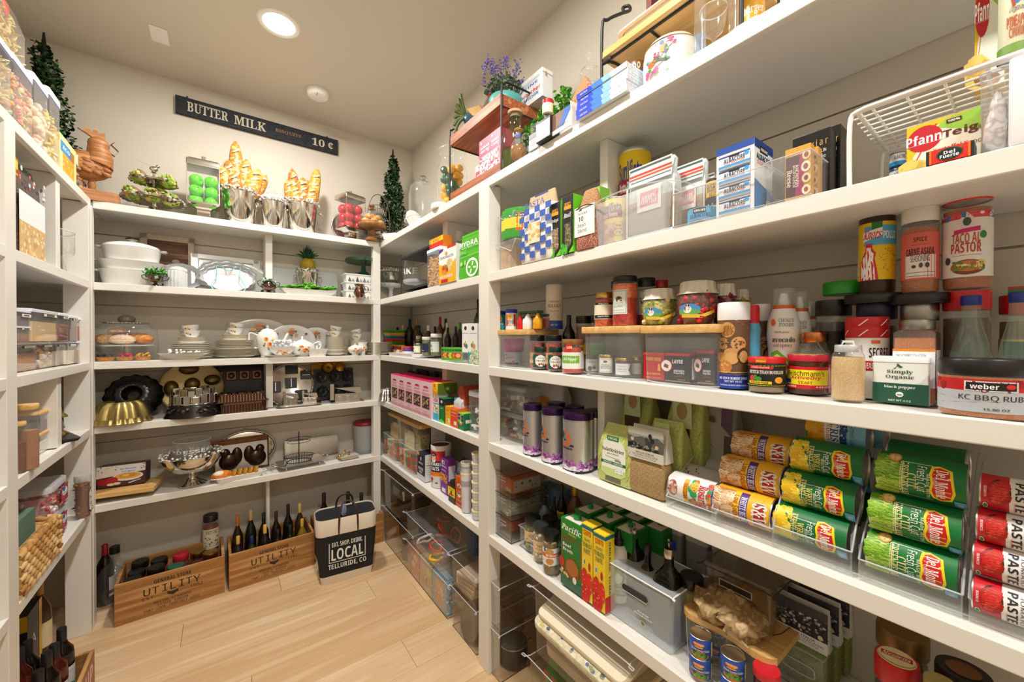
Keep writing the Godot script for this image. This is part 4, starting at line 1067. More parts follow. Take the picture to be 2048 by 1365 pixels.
	I("footed_tray", "rectangular silver tray with turned feet and loop handles", "tray", [0.43, y, -3.01, 0.28, 0.035, 0.17, 0.1], "plate:F:silver:.9,.84,.2,.6 1,1,.2,1|well:F:bl:c8ccc0,a8aca0,e0e4d8,12,.2:.8,.72,.2,.75 .8,.72,.2,.8|foot:S:silver:-.36,.3,.4,.03,.3,.05 .36,.3,.4,.03,.3,.05 .36,.3,-.4,.03,.3,.05 -.36,.3,-.4,.03,.3,.05|handle:U:silver:3,0,-.48,.9,.2,-.6,1,.16,-.6,1,-.16,-.48,.9,-.2|handle:U:silver:3,0,.48,.9,.2,.6,1,.16,.6,1,-.16,.48,.9,-.2")
	var wb := T("wire_caddy", "round black wire basket with a tall upright handle on the footed tray", "basket", Vector3(0.42, y + 0.036, -3.01))
	var g := G.new()
	for lv in [[0.0, 0.075], [0.035, 0.09], [0.13, 0.07], [0.15, 0.075]]:
		var pt := PackedVector3Array()
		for j in 24:
			pt.append(Vector3(cos(TAU * j / 24) * lv[1], lv[0], sin(TAU * j / 24) * lv[1] * 0.7))
		g.tube(pt, 0.0018, 5, true)
	for j in 30:
		var d := Vector3(cos(TAU * j / 30), 0, sin(TAU * j / 30) * 0.7)
		g.tube(PackedVector3Array([d * 0.075, d * 0.09 + Vector3(0, 0.035, 0)]), 0.0012, 4)
	P(wb, "wire_mesh", g.mesh(), m("iron")).set_meta("kind", "stuff")
	P(wb, "upright", bld("u", "3.2,0,0,0,0,0,.2,0"), m("iron"))
	I("beaded_tray", "long rectangular silver tray with beaded ends leaning on the wall", "tray", [0.53, y, -3.16, 0.36, 0.14, 0.03, 0, -0.25], "plate:F:silver:.96,.5,.1,0 1,.8,.1,.5 .98,.5,.1,1|edge:B:tin:0,.97,.2,1,.07,.5,3|beads:U:tin:5,0,-.49,.02,.3,-.49,.5,.3,-.49,.98,.3|beads:U:tin:5,0,.49,.02,.3,.49,.5,.3,.49,.98,.3")
	I("card_tray", "small silver-edged paper tray at the right end of the lowest shelf", "tray", [0.73, y, -3.0, 0.13, 0.025, 0.12, 0.15], "body:Ft:c8bca8,.5:.8,.8,.05,0 1,1,.05,1|base:F:b8b0a0,.5:.8,.8,.05,0 .8,.8,.05,.1")
	I("gold_ornament", "gold branch ornament lying in the small paper tray", "ornament", [0.705, y + 0.006, -2.99, 0.1, 0.06, 0.06, 0.4], "branch:U:gold:3.5,0,-.5,.4,0,-.2,.3,.2,.1,.7,0,.3,.5,.2,.5,.6,0|leaf:S:gold:-.4,.4,.1,.12,.2,.2 .3,.2,.3,.2,.15,.2 .1,.9,0,.06,.2,.1")
	I("storage_tub", "tall translucent tub with a dark red lid in the corner", "tub", [0.89, y, -3.12, 0.17, 0.23, 0.17, 0], "body:L:fr:c0c2c4,.75:0,0 .86,0 .96,.9|lid:L:8c1c28,.4:.98,.89 1.02,.9 1.02,.98 .96,1 0,1|base_plate:L:fr:a8b0b0,.6:0,-.0 1.1,.0 1.1,.03 .9,.04")


func shelf_far() -> void:
	# top, towards the corner
	I("glass_cloche", "clear glass cake dome with a silver finial on the top shelf near the corner", "cake dome", [1.108, 2.211, -2.514, 0.2, 0.358, 0.2, -1.571], "dome:L:glass:.98,.22 .97,.7 .9,.86 .7,.95 .4,.99 .1,1|finial:L10_.2:silver:.4,.98 .2,1 .1,1.03 .2,1.07 .16,1.1 0,1.12|tray:L:porc:0,.16 .98,.18 1.04,.2 1.04,.215 .96,.21|foot:L:chrome:0,.01 .5,0 .5,.02 .14,.06 .14,.15 .5,.17")
	I("marble_stand", "round white stone cake stand tilted toward the aisle before the lemon jar", "cake stand", [0.988, 2.211, -1.987, 0.121, 0.03, 0.121, -1.571], "top:L:eeece6,.4:0,.0 .96,0 1,.15 1,.85 .96,1 0,1")
	I("white_plate", "white plate with a silver rim leaning behind the glass dome", "plate", [1.02, 2.215, -2.43, 0.13, 0.13, 0.02, 0.2, -0.25], "rim:S:porc:0,.5,0,.5,.5,.3|band:L:silver:.9,.48 1,.5 .9,.52")
	var wb := T("wire_tier_stand", "two-tier dark wire basket stand with a hoop handle in the corner", "basket", Vector3(0.93, 2.211, -2.9))
	var g := G.new()
	for lv in [[0.02, 0.07], [0.2, 0.06]]:
		for k in 3:
			var pt := PackedVector3Array()
			for j in 20:
				pt.append(Vector3(cos(TAU * j / 20) * lv[1], lv[0] + k * 0.025, sin(TAU * j / 20) * lv[1]))
			g.tube(pt, 0.0018, 5, true)
		for j in 22:
			var d: Vector3 = Vector3(cos(TAU * j / 22), 0, sin(TAU * j / 22)) * lv[1]
			g.tube(PackedVector3Array([d + Vector3(0, lv[0] + 0.05, 0), d * 0.9 + Vector3(0, lv[0], 0), Vector3(0, lv[0], 0)]), 0.001, 4)
	P(wb, "wire_mesh", g.mesh(), m("6a5a50,.4,.6")).set_meta("kind", "stuff")
	P(wb, "hoop", bld("U", "3,0,-.075,0,0,-.08,.2,0,-.05,.31,0,0,.345,0,.05,.31,0,.08,.2,0,.075,0,0"), m("6a5a50,.4,.6"))
	I("white_tray", "small white fluted tray on the wire stand's lower tier", "tray", [1.0, 2.215, -2.82, 0.12, 0.04, 0.09, -0.9], "body:Ft:porc:.8,.8,.2,0 1,1,.2,1|base:F:porc:.8,.8,.2,0 .8,.8,.2,.3")
	# second shelf
	I("cake_stand", "white pedestal cake stand with a scalloped rim at the corner end of the second shelf", "cake stand", [1.114, 1.789, -3.169, 0.192, 0.151, 0.192, -1.571], "foot:L:porc:0,.0 .4,0 .44,.06 .2,.3 .16,.7 .3,.84|plate:L16_.03:porc:0,.8 .8,.84 1,1 .96,1.02 .8,.9 0,.86")
	I("punch_bowl", "hammered silver bowl with a beaded rim standing on the scalloped cake stand", "bowl", [1.114, 1.9244999999999999, -3.169, 0.17, 0.14, 0.17, 0], "bowl:L:silver:0,0 .3,0 .5,.1 .8,.35 .96,.7 1,1 .96,1 .9,.7 0,.2|beads:L40_.02:chrome:.98,.74 1.05,.77 .98,.8|floral_band:L30_.03:chrome:.99,.8 1.03,.9 1,1.0")
	I("tier_rack", "black metal two-tier rack with mesh shelves on the second shelf", "shelf rack", [1.108, 1.789, -2.351, 0.483, 0.279, 0.26, -1.571], "tier:B:2a2a2c,.5:0,.12,0,1,.05,1,1|tier:B:2a2a2c,.5:0,.9,0,1,.05,1,1|post:u:2a2a2c,.4:4,0,-.49,0,.49,-.49,1,.49|post:u:2a2a2c,.4:4,0,.49,0,.49,.49,1,.49|post:u:2a2a2c,.4:4,0,-.49,0,-.49,-.49,1,-.49|post:u:2a2a2c,.4:4,0,.49,0,-.49,.49,1,-.49|mesh_drawer:B:gr:1c1c1e,4a4a4c,1c1c1e,60,.6:0,.02,0,.96,.04,.96,1")
	I("cake_dome", "clear glass cake dome lettered CAKE on the black rack", "cake dome", [1.104, 1.83, -2.607, 0.191, 0.215, 0.191, -1.271], "dome:L:glass:.94,.3 .94,.85 .86,.96 .5,1 0,1.01|plate:L:rimclear:0,.22 .96,.24 1,.3 1,.34 .94,.31|foot:L:glass:0,0 .5,.0 .2,.08 .16,.2|lettering:C:.95:t,-8,60,20,100,f4f4f4,S,CAKE")
	I("cereal_box", "tall orange and red family size cereal box beside the nut canister", "box", [1.006, 1.789, -2.042, 0.174, 0.283, 0.055, -1.571], "@box;e8801c,.45|face:D:f:r,-50,80,50,100,c81c1c;r,-50,90,50,99,f0d020;t,0,94.5,7,70,c81c1c,S,FAMILY;g,c82c2c,-50,60,50,70,50,90,-50,90;t,0,66,12,80,ffffff,S,Oats;e,-20,48,14,8,2a8a4a;e,16,36,12,6,2a5ac0;k,40,4,-48,0,48,22,6,e0b070,c89850,f0d8a0|side:D:l:r,-50,0,50,80,e06818;g,d03040,-50,60,50,60,50,100,-50,100")
	I("nut_canister", "clear square canister full of peanuts with a white and grey lid", "canister", [0.976, 1.789, -2.01, 0.179, 0.21, 0.06, -1.571], "body:F:acr:.95,.95,.2,0 .97,.97,.2,.86|peanuts:K:.92:b,260,6,9,6,.02,.72,3,d8a868,c8904c,e8c088,b87c3c|fill:F:gr:c89858,b88444,d8b078,30,.7:.78,.78,.2,.02 .78,.78,.2,.7|gasket:F:7a8a98,.4:.97,.97,.2,.86 .97,.97,.2,.93|lid:F:f0f0f2,.3:1,1,.22,.92 1,1,.22,.98 .97,.97,.22,1")
	I("cracker_box", "white and golden multigrain cracker box with a red corner", "box", [0.969, 1.789, -1.839, 0.191, 0.189, 0.05, -1.571], "@box;f4f2ee,.4|face:D:f:g,f0b014,-50,0,50,0,50,62,14,40,-50,56;g,f0b014,-50,50,-50,56,-20,44;r,0,94,50,100,d01c28;g,5a2c90,-50,86,-24,92,-24,98,-50,98;e,-6,82,8,5,e0a050;t,-4,72,7,80,4a5a8c,s,CRUNCHMASTER;e,14,48,18,17,d8c088;k,24,3,0,36,30,62,3,f0e4c0,b89850;e,-14,38,20,14,d89030;e,-20,42,8,6,d83020;e,-6,42,4,8,3a8a3a;e,0,36,7,6,d02c1c;t,-6,18,8,74,f8f4ec,S,MULTI-GRAIN;r,-36,2,4,11,d01c28|side:D:r:r,-50,0,50,100,e8e4e8;k,40,5,-40,10,40,90,.9,555555")
	I("drink_pouch", "bright green drink mix pouch with white lettering by the near post", "pouch", [0.98, 1.789, -1.641, 0.204, 0.225, 0.045, -1.571], "body:F:4cb41c,.35:.98,.9,.3,0 1,1,.4,.1 .98,.8,.4,.6 .98,.3,.3,.86 .98,.1,.2,1|face:D:f1.5:r,-48,88,48,90,3a9c14;t,0,75,10,84,ffffff,S,HYDRA;t,6,67,3,76,e0f4d0,S,ELECTROLYTES;t,-26,58,8,30,8cd468,S,MAG;l,-46,48,46,50,1,a8e088;e,-34,34,7,5,a8e088;e,-16,35,4,6,a8e088;e,16,22,28,20,f4f8f0;e,16,22,21,15,4cb41c;g,f4f8f0,6,10,12,10,24,34,18,34;g,f4f8f0,0,26,0,22,34,18,34,22;e,16,22,6,4,4cb41c")
	I("spice_jar", "tall jar of brown almonds with a white lid behind the green pouch", "jar", [1.15, 1.789, -2.086, 0.084, 0.347, 0.084, -1.571], "@wide;glass;bl:a86c48,8a5434,c08858,24,.5;e8e4de,.4")
	far_c()
	far_d()
	far_e()

func far_c() -> void:
	for k in 8:
		I("food_tub", "%s lidded food tub, %s in the colourful stack in the corner" % [["red", "blue", "yellow", "green", "red", "blue", "yellow", "green"][k], ["lowest", "second", "third", "fourth", "fifth", "sixth", "seventh", "topmost"][k]], "tub", [1.13, 1.3765 + k * 0.0235, -3.11, 0.17, 0.023, 0.13, -0.5], "body:F:%s,.35:.92,.92,.2,0 1,1,.2,.7 1.02,1.02,.2,.75 1.02,1.02,.2,1" % ["c83420", "1c6a9c", "e0a020", "2a8a20"][k % 4])
	var pl := I("china_plate", "white plate at the bottom of the stack in the corner beside the tray", "plate", [0.96, 1.3745, -3.0, 0.2, 0.012, 0.2, 0], "@plate")
	var rows := []
	for k in 9:
		rows.append([0.96, 1.3745 + 0.009 * (k + 1), -3.0, null, "white plate in the corner stack, %s from the bottom" % ["second", "third", "fourth", "fifth", "sixth", "seventh", "eighth", "ninth", "tenth"][k]])
	again(pl, "china_plate", rows)
	I("white_tray", "rectangular white tray of small jars on the middle shelf near the corner", "tray", [1.038, 1.374, -2.561, 0.431, 0.022, 0.16, -1.571], "body:Ft:f0f0f0,.3:.96,.96,.06,0 1,1,.06,1|base:F:f0f0f0,.3:.96,.96,.06,0 .96,.96,.06,.15")
	I("spice_box", "orange and maroon spice box standing in the white tray", "box", [1.078, 1.377, -2.88, 0.189, 0.062, 0.04, -1.571], "@box;e0902c,.45|face:D:f:r,-50,60,50,100,6a2434;e,10,40,20,20,f0e0c0;e,-10,56,12,10,3a7ac0")
	I("honey_jar", "small honey jar with an olive lid in the white tray", "jar", [1.107, 1.377, -2.895, 0.059, 0.066, 0.059, -1.571], "@jar;glass;8a3c14,.3;8a8450,.4")
	I("curry_jar", "jar with a red lid and purple label in the white tray", "jar", [1.08, 1.377, -2.72, 0.073, 0.062, 0.073, -1.571], "@wide;glass;4a2c20,.4;d81c1c,.35|label:C:1:r,-120,20,120,74,f0e8d8;r,-120,44,120,78,5a3494;e,-24,60,12,9,e88020;e,20,28,14,8,d8b030")
	I("turntable", "low clear turntable carrying jars of capers and pesto", "turntable", [1.087, 1.3745, -2.422, 0.2, 0.013, 0.2, 0], "disc:L:fr:b8b0b8,.6:0,.5 1,.5 1,1 .98,1 .97,.7 0,.7|base:L:8a8a90,.4:0,0 .7,0 .7,.5")
	var JR := [["olive caper jar with a black lid and cream label on the turntable, left", 827, 846, 682, .06, "5a5a20,.3", "f0e8d0", "black", "Capers"], ["caper jar with a crimped white lid and navy label, centre of the turntable", 844, 862, 674, .08, "6a6a24,.3", "1c2848", "e8e4da,.5", "Scampi"], ["tall olive jar with a white lid on the turntable, right", 861, 884, 668, .1, "5a5c1c,.3", "ccd8d0", "f0f0ee,.35", "Olives"], ["pesto jar with a cork-coloured lid at the back of the turntable", 832, 842, 672, .13, "4a5420,.3", "e8e0cc", "card", "Pesto"]]
	var at := [[1.038, 1.388, -2.435, 0.061, 0.094, 0.061, -1.571],[1.056, 1.388, -2.345, 0.057, 0.12, 0.057, -1.571],[1.084, 1.388, -2.26, 0.071, 0.139, 0.071, -1.571],[1.095, 1.388, -2.563, 0.034, 0.128, 0.034, -1.571]]
	for k in 4:
		I("caper_jar", JR[k][0], "jar", at[k], "@wide;glass;%s;%s|label:C:1:r,-80,18,80,64,%s;e,0,46,8,7,3a3428;r,-30,26,30,30,b8a080" % [JR[k][5], JR[k][7], JR[k][6]])
	var bt := [[1.176, 1.374, -3.187, 0.056, 0.215, 0.056, -1.571],[1.175, 1.374, -3.061, 0.054, 0.228, 0.054, -1.571],[1.221, 1.374, -3.034, 0.067, 0.28, 0.067, -1.571],[1.247, 1.374, -2.954, 0.058, 0.278, 0.058, -1.571],[1.181, 1.374, -2.755, 0.065, 0.22, 0.065, -1.571],[1.2, 1.374, -2.63, 0.064, 0.217, 0.064, -1.571],[1.216, 1.374, -2.556, 0.056, 0.209, 0.056, -1.571],[1.195, 1.374, -2.434, 0.054, 0.27, 0.054, -1.571],[1.233, 1.374, -2.424, 0.051, 0.26, 0.051, -1.571],[1.175, 1.374, -2.289, 0.054, 0.224, 0.054, -1.571],[1.111, 1.374, -2.157, 0.045, 0.191, 0.045, -1.571],[1.12, 1.374, -2.072, 0.044, 0.196, 0.044, -1.571],[1.171, 1.374, -2.115, 0.046, 0.222, 0.046, -1.571],[1.175, 1.374, -1.906, 0.054, 0.348, 0.054, -1.571]]
	var bs := ["1a1410,.2;161618", "1c2014,.2;d8c080,.4", "2a2410,.2;141414", "4a3414,.2;b88c50,.5", "1a1210,.2;121214", "5a2418,.3;f0ece4,.4", "1c1412,.2;141416", "5c2c18,.25;a81420,.4", "2a2a1c,.25;14201c", "c8b898,.4;e8d0a8,.4", "1c1614,.2;161616", "1c1614,.2;1a1a1a", "3a2c14,.3;2ca81c,.4", "2a2c1c,.2;141414"]
	for k in 14:
		I("sauce_bottle", "%s sauce bottle on the middle shelf behind the turntable, %s" % [["black-capped", "cream-capped", "tall black-necked", "cork-topped", "broad black", "white-labelled", "dark", "red-necked", "dark green capped", "cream-wrapped", "slim black", "plain black", "green-capped", "tallest"][k], ["leftmost", "second from the left", "third from the left", "fourth from the left", "before the corked bottle", "sixth from the left", "beside the red neck", "standing tallest of the middle", "right of the red neck", "below the dark green cap", "front middle", "front right", "before the white boxes", "at the post"][k]], "bottle", bt[k], "@bottle;%s" % bs[k] + ("|label:C:1:r,-70,20,70,50,ece4d8;t,0,36,8,60,8a2030,F,Hot" if k in [5, 9, 13] else ""), "")
	I("clear_bin", "clear bin of bright soup mix sachets on the middle shelf", "bin", [1.114, 1.374, -1.975, 0.256, 0.045, 0.13, -1.571], "@sbin;acr;rimclear")
	var sc: Array = [0.984, 1.378, -1.926, 0.059, 0.075, 0.012, -1.571]
	for k in 6:
		sc[0] += 0.004
		I("soup_sachet", "green and red soup mix sachet in the clear bin, %s from the left" % ["first", "second", "third", "fourth", "fifth", "sixth"][k], "packet", [sc[0], sc[1], sc[2] - 0.012 + k * 0.021, 0.055, 0.072, 0.01, -1.0], "body:F:5aa83a,.4:1,.4,.4,0 .97,1,.5,.1 .97,1,.5,.9 1,.4,.4,1|face:D:f:r,-40,20,40,60,%s;e,0,40,26,16,%s;r,-40,72,40,86,1c6a34" % [["d83020", "e8a020", "c8302c", "e8d040", "d85020", "c82828"][k], ["f0d8a0", "c83020", "e8e0c0", "4a8a2c", "f0c040", "e8a060"][k]])
	I("clear_riser", "clear acrylic riser stand carrying white cartons beside the post", "stand", [1.053, 1.374, -1.703, 0.173, 0.05, 0.11, -1.571], "top:B:acr:0,.97,0,1,.06,1,1|leg_panel:B:acr:-.49,.5,0,.03,.95,1,.5|leg_panel:B:acr:.49,.5,0,.03,.95,1,.5")
	for k in 2:
		I("oil_carton", "slim white carton with a dark seal on the acrylic riser, %s" % ["left", "right"][k], "carton", [[1.026, 1.426, -1.761, 0.072, 0.149, 0.035, -1.571],[1.026, 1.426, -1.686, 0.078, 0.147, 0.035, -1.571]][k], "@box;eeecea,.45|face:D:f:e,0,84,18,7,2a2428;l,-40,66,40,66,2,666666;e,-6,26,20,8,6a8a4a;e,14,22,18,8,%s;e,0,34,8,7,c8c040" % ["5a6a70", "d88a60"][k])
	I("snack_bag", "clear printed snack bag with a teal clip beside the sachet bin", "bag", [0.998, 1.374, -1.614, 0.12, 0.07, 0.05, -1.571], "body:F:bl:c8d4c0,7aa060,e8e4e0,12,.35:1,.8,.3,0 1,1,.4,.3 1,.3,.3,1|clip:B:10a8a8,.4:-.52,.4,.3,.12,.9,.2,2|face:D:f1:k,14,3,-40,10,40,90,5,e86a30,5aa040,f0ece8,c83a3a")

func far_d() -> void:
	var pk := I("biscuit_carton", "tall pink biscuit carton with an oblong window, leftmost of five", "carton", [1.015, 1.038, -2.63, 0.145, 0.212, 0.13, -1.571], PINK)
	var xs := [[1.023,-2.533],[1.019,-2.401],[1.013,-2.263],[1.006,-2.119]]
	var rows := []
	for k in 4:
		rows.append([pk.position.x, pk.position.y, pk.position.z + (xs[3][1] - pk.position.z) * (k + 1) / 4.0, null, "tall pink biscuit carton with an oblong window, %s of five" % ["second from the left", "middle", "fourth from the left", "rightmost"][k]])
	again(pk, "biscuit_carton", rows)
	var BX := [["white and blue tea carton with yellow flowers beside the pink cartons", "eef0f2", "r,-50,0,50,28,38b4e0;r,-50,62,50,66,2a9ad0;t,0,76,12,80,d83828,S,HEIMR;k,30,3,-40,32,40,60,4,4a9a3a,e8c020,2a7a30"], ["dark green and black tea carton with a swirl base", "0f7a34", "r,-50,70,50,100,20242c;e,0,86,18,6,d8d8e0;t,0,60,6,40,f0f0f0,s,Green;g,5ad04a,-50,6,0,16,50,8,50,0,-50,0"], ["yellow tea box in the front row", "f0b41c", "r,-50,88,50,100,e8a020;t,0,80,6,60,c84020,S,Rooibos;r,10,14,44,36,f4ecd8;l,-40,60,20,60,2,a86a20"], ["orange-red tea box in the front row", "e84a28", "r,-50,88,50,100,f08828;t,0,78,7,70,f8e8d8,S,Fenchel;l,-40,60,30,60,2,f8d8c8;r,4,14,44,34,f4e8d8"], ["green tea box with blue badges before the clear canister", "8ac83c", "r,-50,0,50,44,1c7a4a;r,-44,62,-4,96,1c3494;r,16,50,50,90,1c3494;e,6,40,20,12,e8e0c8;e,4,32,12,9,d86a28;r,-44,76,-4,82,e8a020;r,16,66,50,72,d83020"]]
	var bp := [[0.992, 1.038, -2.014, 0.07, 0.148, 0.06, -1.571],[0.997, 1.038, -1.94, 0.067, 0.132, 0.07, -1.571],[1.006, 1.038, -1.876, 0.063, 0.097, 0.08, -1.571],[1.007, 1.038, -1.801, 0.071, 0.097, 0.09, -1.571],[0.997, 1.038, -1.74, 0.062, 0.081, 0.06, -1.571]]
	for k in 5:
		I("tea_box", BX[k][0], "box", bp[k], "@box;%s,.4|face:D:f:%s" % [BX[k][1], BX[k][2]] + ("|side:D:r:r,-50,0,50,100,%s;r,-30,40,30,60,e8e0c8" % ["d8e8ee", "202430", "e8a020", "f07028", "147044"][k]))
	I("tea_box", "yellow and olive green chamomile tea box on top of the white carton", "box", [1.012, 1.1862, -2.002, 0.07, 0.062, 0.12, -1.571], "@box;f0c81c,.4|face:D:f:e,-10,76,18,14,e83c50;t,0,50,8,60,8a5a10,f,Honey;k,12,3,-30,4,40,30,7,f08c1c|side:D:r:r,-50,0,50,100,5a7424;e,0,50,10,14,c8d0a0")
	I("tea_box", "rust red house-shaped spice tea box at the top of the tea pile", "box", [1.06, 1.148, -1.801, 0.075, 0.1, 0.11, -1.571], "body:P:b04428,.5:-.5,.5,-.5,0 .5,0 .5,.6 .36,.85 .16,1 -.16,1 -.36,.85 -.5,.6|face:D:f:t,0,22,20,70,e8c8b0,s,iced|side:D:r:t,0,22,20,80,c87858,f,spice")
	I("tea_pouch", "silver folded tea pouch with a sticker on the orange-red box", "pouch", [1.045, 1.1352, -1.811, 0.075, 0.058, 0.12, -1.571], "body:F:c8ccce,.35:1,1,.2,0 1,1,.2,.5 .96,.5,.2,.9 .9,.2,.2,1|face:D:f:k,20,3,-40,10,20,50,1.5,888888|side:D:r:r,-40,6,40,40,eceeee;r,-30,44,30,50,d86a40;k,24,5,-36,10,36,38,1.2,444466|blue_edge:B:3a9ad8,.4:-.5,.4,.3,.06,.8,.3,1")
	I("clear_canister", "clear lidded canister of green-tagged tea bags beside the post", "canister", [1.036, 1.038, -1.644, 0.123, 0.2, 0.09, -1.571], "body:F:acr:.94,.94,.2,0 .97,.97,.22,.88|collar:F:rimclear:1,1,.24,.87 1,1,.24,.98 .96,.96,.2,1|tea_bags:K:.85:b,26,15,20,4,.04,.5,5,e4e2dc,d8d4cc,1c6a48,ece8e0|base_rim:U:3a4050,.3:1.2,1,-.4,.01,.47,.4,.01,.47,.47,.01,-.4,-.47,.01,-.4")
	I("chili_can", "red can with a salad picture at the back beside the post", "can", [1.117, 1.038, -1.868, 0.039, 0.14, 0.039, -1.571], "@can;d02c18,.35|label:C:1:k,30,3,-30,20,30,80,5,e8e0c0,4a8a3a,c83020")
	I("bundt_pan", "silver fluted bundt pan at the corner end of the fourth shelf", "pan", [0.976, 1.038, -2.866, 0.116, 0.09, 0.116, -1.571], "body:L12_.06:silver:1,0 1.02,.03 .95,.06 .86,.5 .64,.92 .4,1 .2,.9 .18,.5")
	for k in 4:
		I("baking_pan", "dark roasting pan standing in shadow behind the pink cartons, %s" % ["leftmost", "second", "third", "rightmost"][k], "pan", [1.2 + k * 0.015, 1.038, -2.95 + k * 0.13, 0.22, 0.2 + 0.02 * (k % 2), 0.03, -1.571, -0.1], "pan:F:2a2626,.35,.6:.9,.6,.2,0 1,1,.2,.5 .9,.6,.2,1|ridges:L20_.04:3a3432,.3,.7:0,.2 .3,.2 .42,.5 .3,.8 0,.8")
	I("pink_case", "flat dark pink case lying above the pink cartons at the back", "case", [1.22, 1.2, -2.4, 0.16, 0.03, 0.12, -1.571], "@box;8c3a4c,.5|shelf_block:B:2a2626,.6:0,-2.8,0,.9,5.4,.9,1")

const PINK := "@box;ecc4cc,.45|top_flap:B:e81c64,.4:0,1.0,0,1.01,.02,1.01,.5|face:D:f:e,0,82,24,4,b02848;r,-26,78,26,80,ecc4cc;t,0,74,5,54,8a5a60,f,Biscotti;l,-36,66,36,66,2,d07888;l,-30,62,30,62,2,d07888;r,-36,24,36,58,c04c68;r,-33,25,33,57,3a3438;k,26,7,-26,27,26,55,5,d8b070,e8c890,c89858;t,0,16,3,30,a04858,s,net;l,-40,10,40,10,2,d890a0;l,-40,6,40,6,2,d890a0|side:D:r:r,-50,-0,50,100,f0d0d8;e,-34,60,10,3,d890a0"

func far_e() -> void:
	for k in 2:
		I("herb_canister", "clear canister of dried herbs under a wavy bamboo lid, %s of the pair on top" % ["left", "right"][k], "canister", [[1.058, 0.75, -2.794, 0.277, 0.179, 0.1, -1.571],[1.038, 0.745, -2.459, 0.306, 0.193, 0.1, -1.571]][k], "body:F:acr:.86,.86,.2,0 .98,.98,.22,.95|packets:F:bl:b8a050,6a7a3a,d8c890,8a6a30,10,.5:.8,.6,.1,.03 .86,.7,.1,.7|lid:F:bamboo:1.04,1.04,.3,.95 1.05,1.05,.34,.97 1.05,1.05,.34,1.04 1,1,.3,1.06|packet_label:D:f-8:r,-34,10,20,60,%s;e,0,62,20,12,e8dcc0;k,20,4,-30,10,30,70,3,6a7a3a,b89850" % ["e0b848", "e8d4a0"][k])
	I("yellow_packet", "bright yellow soup packet with a red oval leaning by the right canister", "packet", [1.038, 0.745, -2.374, 0.08, 0.115, 0.012, -0.9], "body:F:f0d818,.4:1,.4,.4,0 .97,1,.5,.1 .97,1,.5,.9 1,.4,.4,1|face:D:f:e,0,74,32,14,d81c20;t,0,74,8,46,f0d818,S,MAGIC;k,20,3,-40,8,40,50,5,7a6a3a,c8b070,e8e0c0")
	var st := I("clear_bin", "wide clear bin packed with spice sachets, left on the lowest shelf", "bin", [1.075, 0.624, -2.802, 0.295, 0.163, 0.2, -1.571], "@sbin;acr;rimclear")
	I("clear_bin", "wide clear bin packed with spice sachets, right on the lowest shelf", "bin", [1.072, 0.624, -2.467, 0.302, 0.168, 0.2, -1.571], "@sbin;acr;rimclear")
	var bx := [[1.075, 0.624, -2.802, 0.295, 0.163, 0.2, -1.571],[1.072, 0.624, -2.467, 0.302, 0.168, 0.2, -1.571]]
	for q in 2:
		for k in 7:
			I("spice_sachet", "colourful spice sachet standing in the %s clear bin, %s" % [["left", "right"][q], ["first from the left", "second", "third", "fourth", "fifth", "sixth", "last"][k]], "packet", [bx[q][0] - 0.06, 0.632, bx[q][2] + (k - 3) * bx[q][3] / 8.2, 0.1, 0.1 + 0.012 * (k % 3), 0.01, -1.0 + 0.06 * (k % 3)], "body:F:%s,.35:1,.4,.4,0 .97,1,.5,.1 .97,1,.5,.9 1,.4,.4,1|face:D:f:e,0,40,36,22,%s;k,24,%d,-44,6,44,60,6,c83020,e8a030,5a8a30,8a3020;r,-40,74,40,92,%s" % [["b8a078", "c83828", "e0c8a0", "4a8a38", "c82c2c", "d8582c", "7a5a30"][k], ["e8d0a0", "8a3c20", "c8602c", "d8c070", "6a2c1c", "e8c060", "c84028"][k], k + q * 9, ["f0d040", "d83028", "2a8a3a", "f0e8d8", "e8c020", "2a7a34", "c82028"][k]])
	var SALT := "@box;20243a,.45|face:D:f:r,-50,0,50,20,d8d8dc;r,-50,88,-20,100,e8b020;e,0,78,7,8,e8e4dc;e,0,75,4,5,d89030;t,0,62,7,50,f0f0f0,S,MORTON;t,0,42,10,60,f0f0f0,S,KOSHER;t,0,30,10,40,f0f0f0,S,SALT|side:D:r:r,-50,0,50,100,dcdce0;l,-40,80,30,80,1.5,555555;l,-40,70,30,70,1.5,555555;r,-40,58,40,62,b86a50;l,-40,50,40,50,1.5,666666;l,-40,42,40,42,1.5,666666;l,-40,34,40,34,1.5,666666;l,-40,26,40,26,1.5,666666"
	I("salt_box", "navy and white kosher salt box at the front of the lowest shelf", "box", [1.027, 0.624, -2.269, 0.121, 0.165, 0.085, -1.571], SALT)
	I("salt_box", "navy and white kosher salt box, taller-standing one at the back", "box", [1.118, 0.624, -2.37, 0.132, 0.304, 0.1, -1.571], SALT)
	I("oats_tub", "round oats carton with a white and brown lid and a red heart", "carton", [1.048, 0.624, -2.122, 0.118, 0.244, 0.118, -0.459], "body:L:eceae6,.45:0,0 .98,0 1,.01 1,.9|lid:L:f0f0ee,.35:1.01,.89 1.02,.9 1.02,.98 1,1 .94,1 .94,.975|lid_centre:L:4a1c1c,.5:0,.976 .94,.976|label:C:1.0:r,-90,64,20,88,d83030;r,-90,38,90,66,14304c;r,-90,28,90,38,f08020;e,-42,74,14,7,e8c8a8;e,-42,80,20,5,20304c;g,f0ece4,-60,70,-50,60,-30,62,-26,70,-40,66;t,-30,56,9,70,ffffff,S,QUAKER;t,-34,46,9,50,ffffff,S,OATS;g,c82430,-54,10,-66,20,-60,25,-54,22,-48,25,-42,20;r,-30,10,-16,14,2a8a5a;r,24,64,90,88,ece8e0;r,50,66,70,86,8a2c2c")
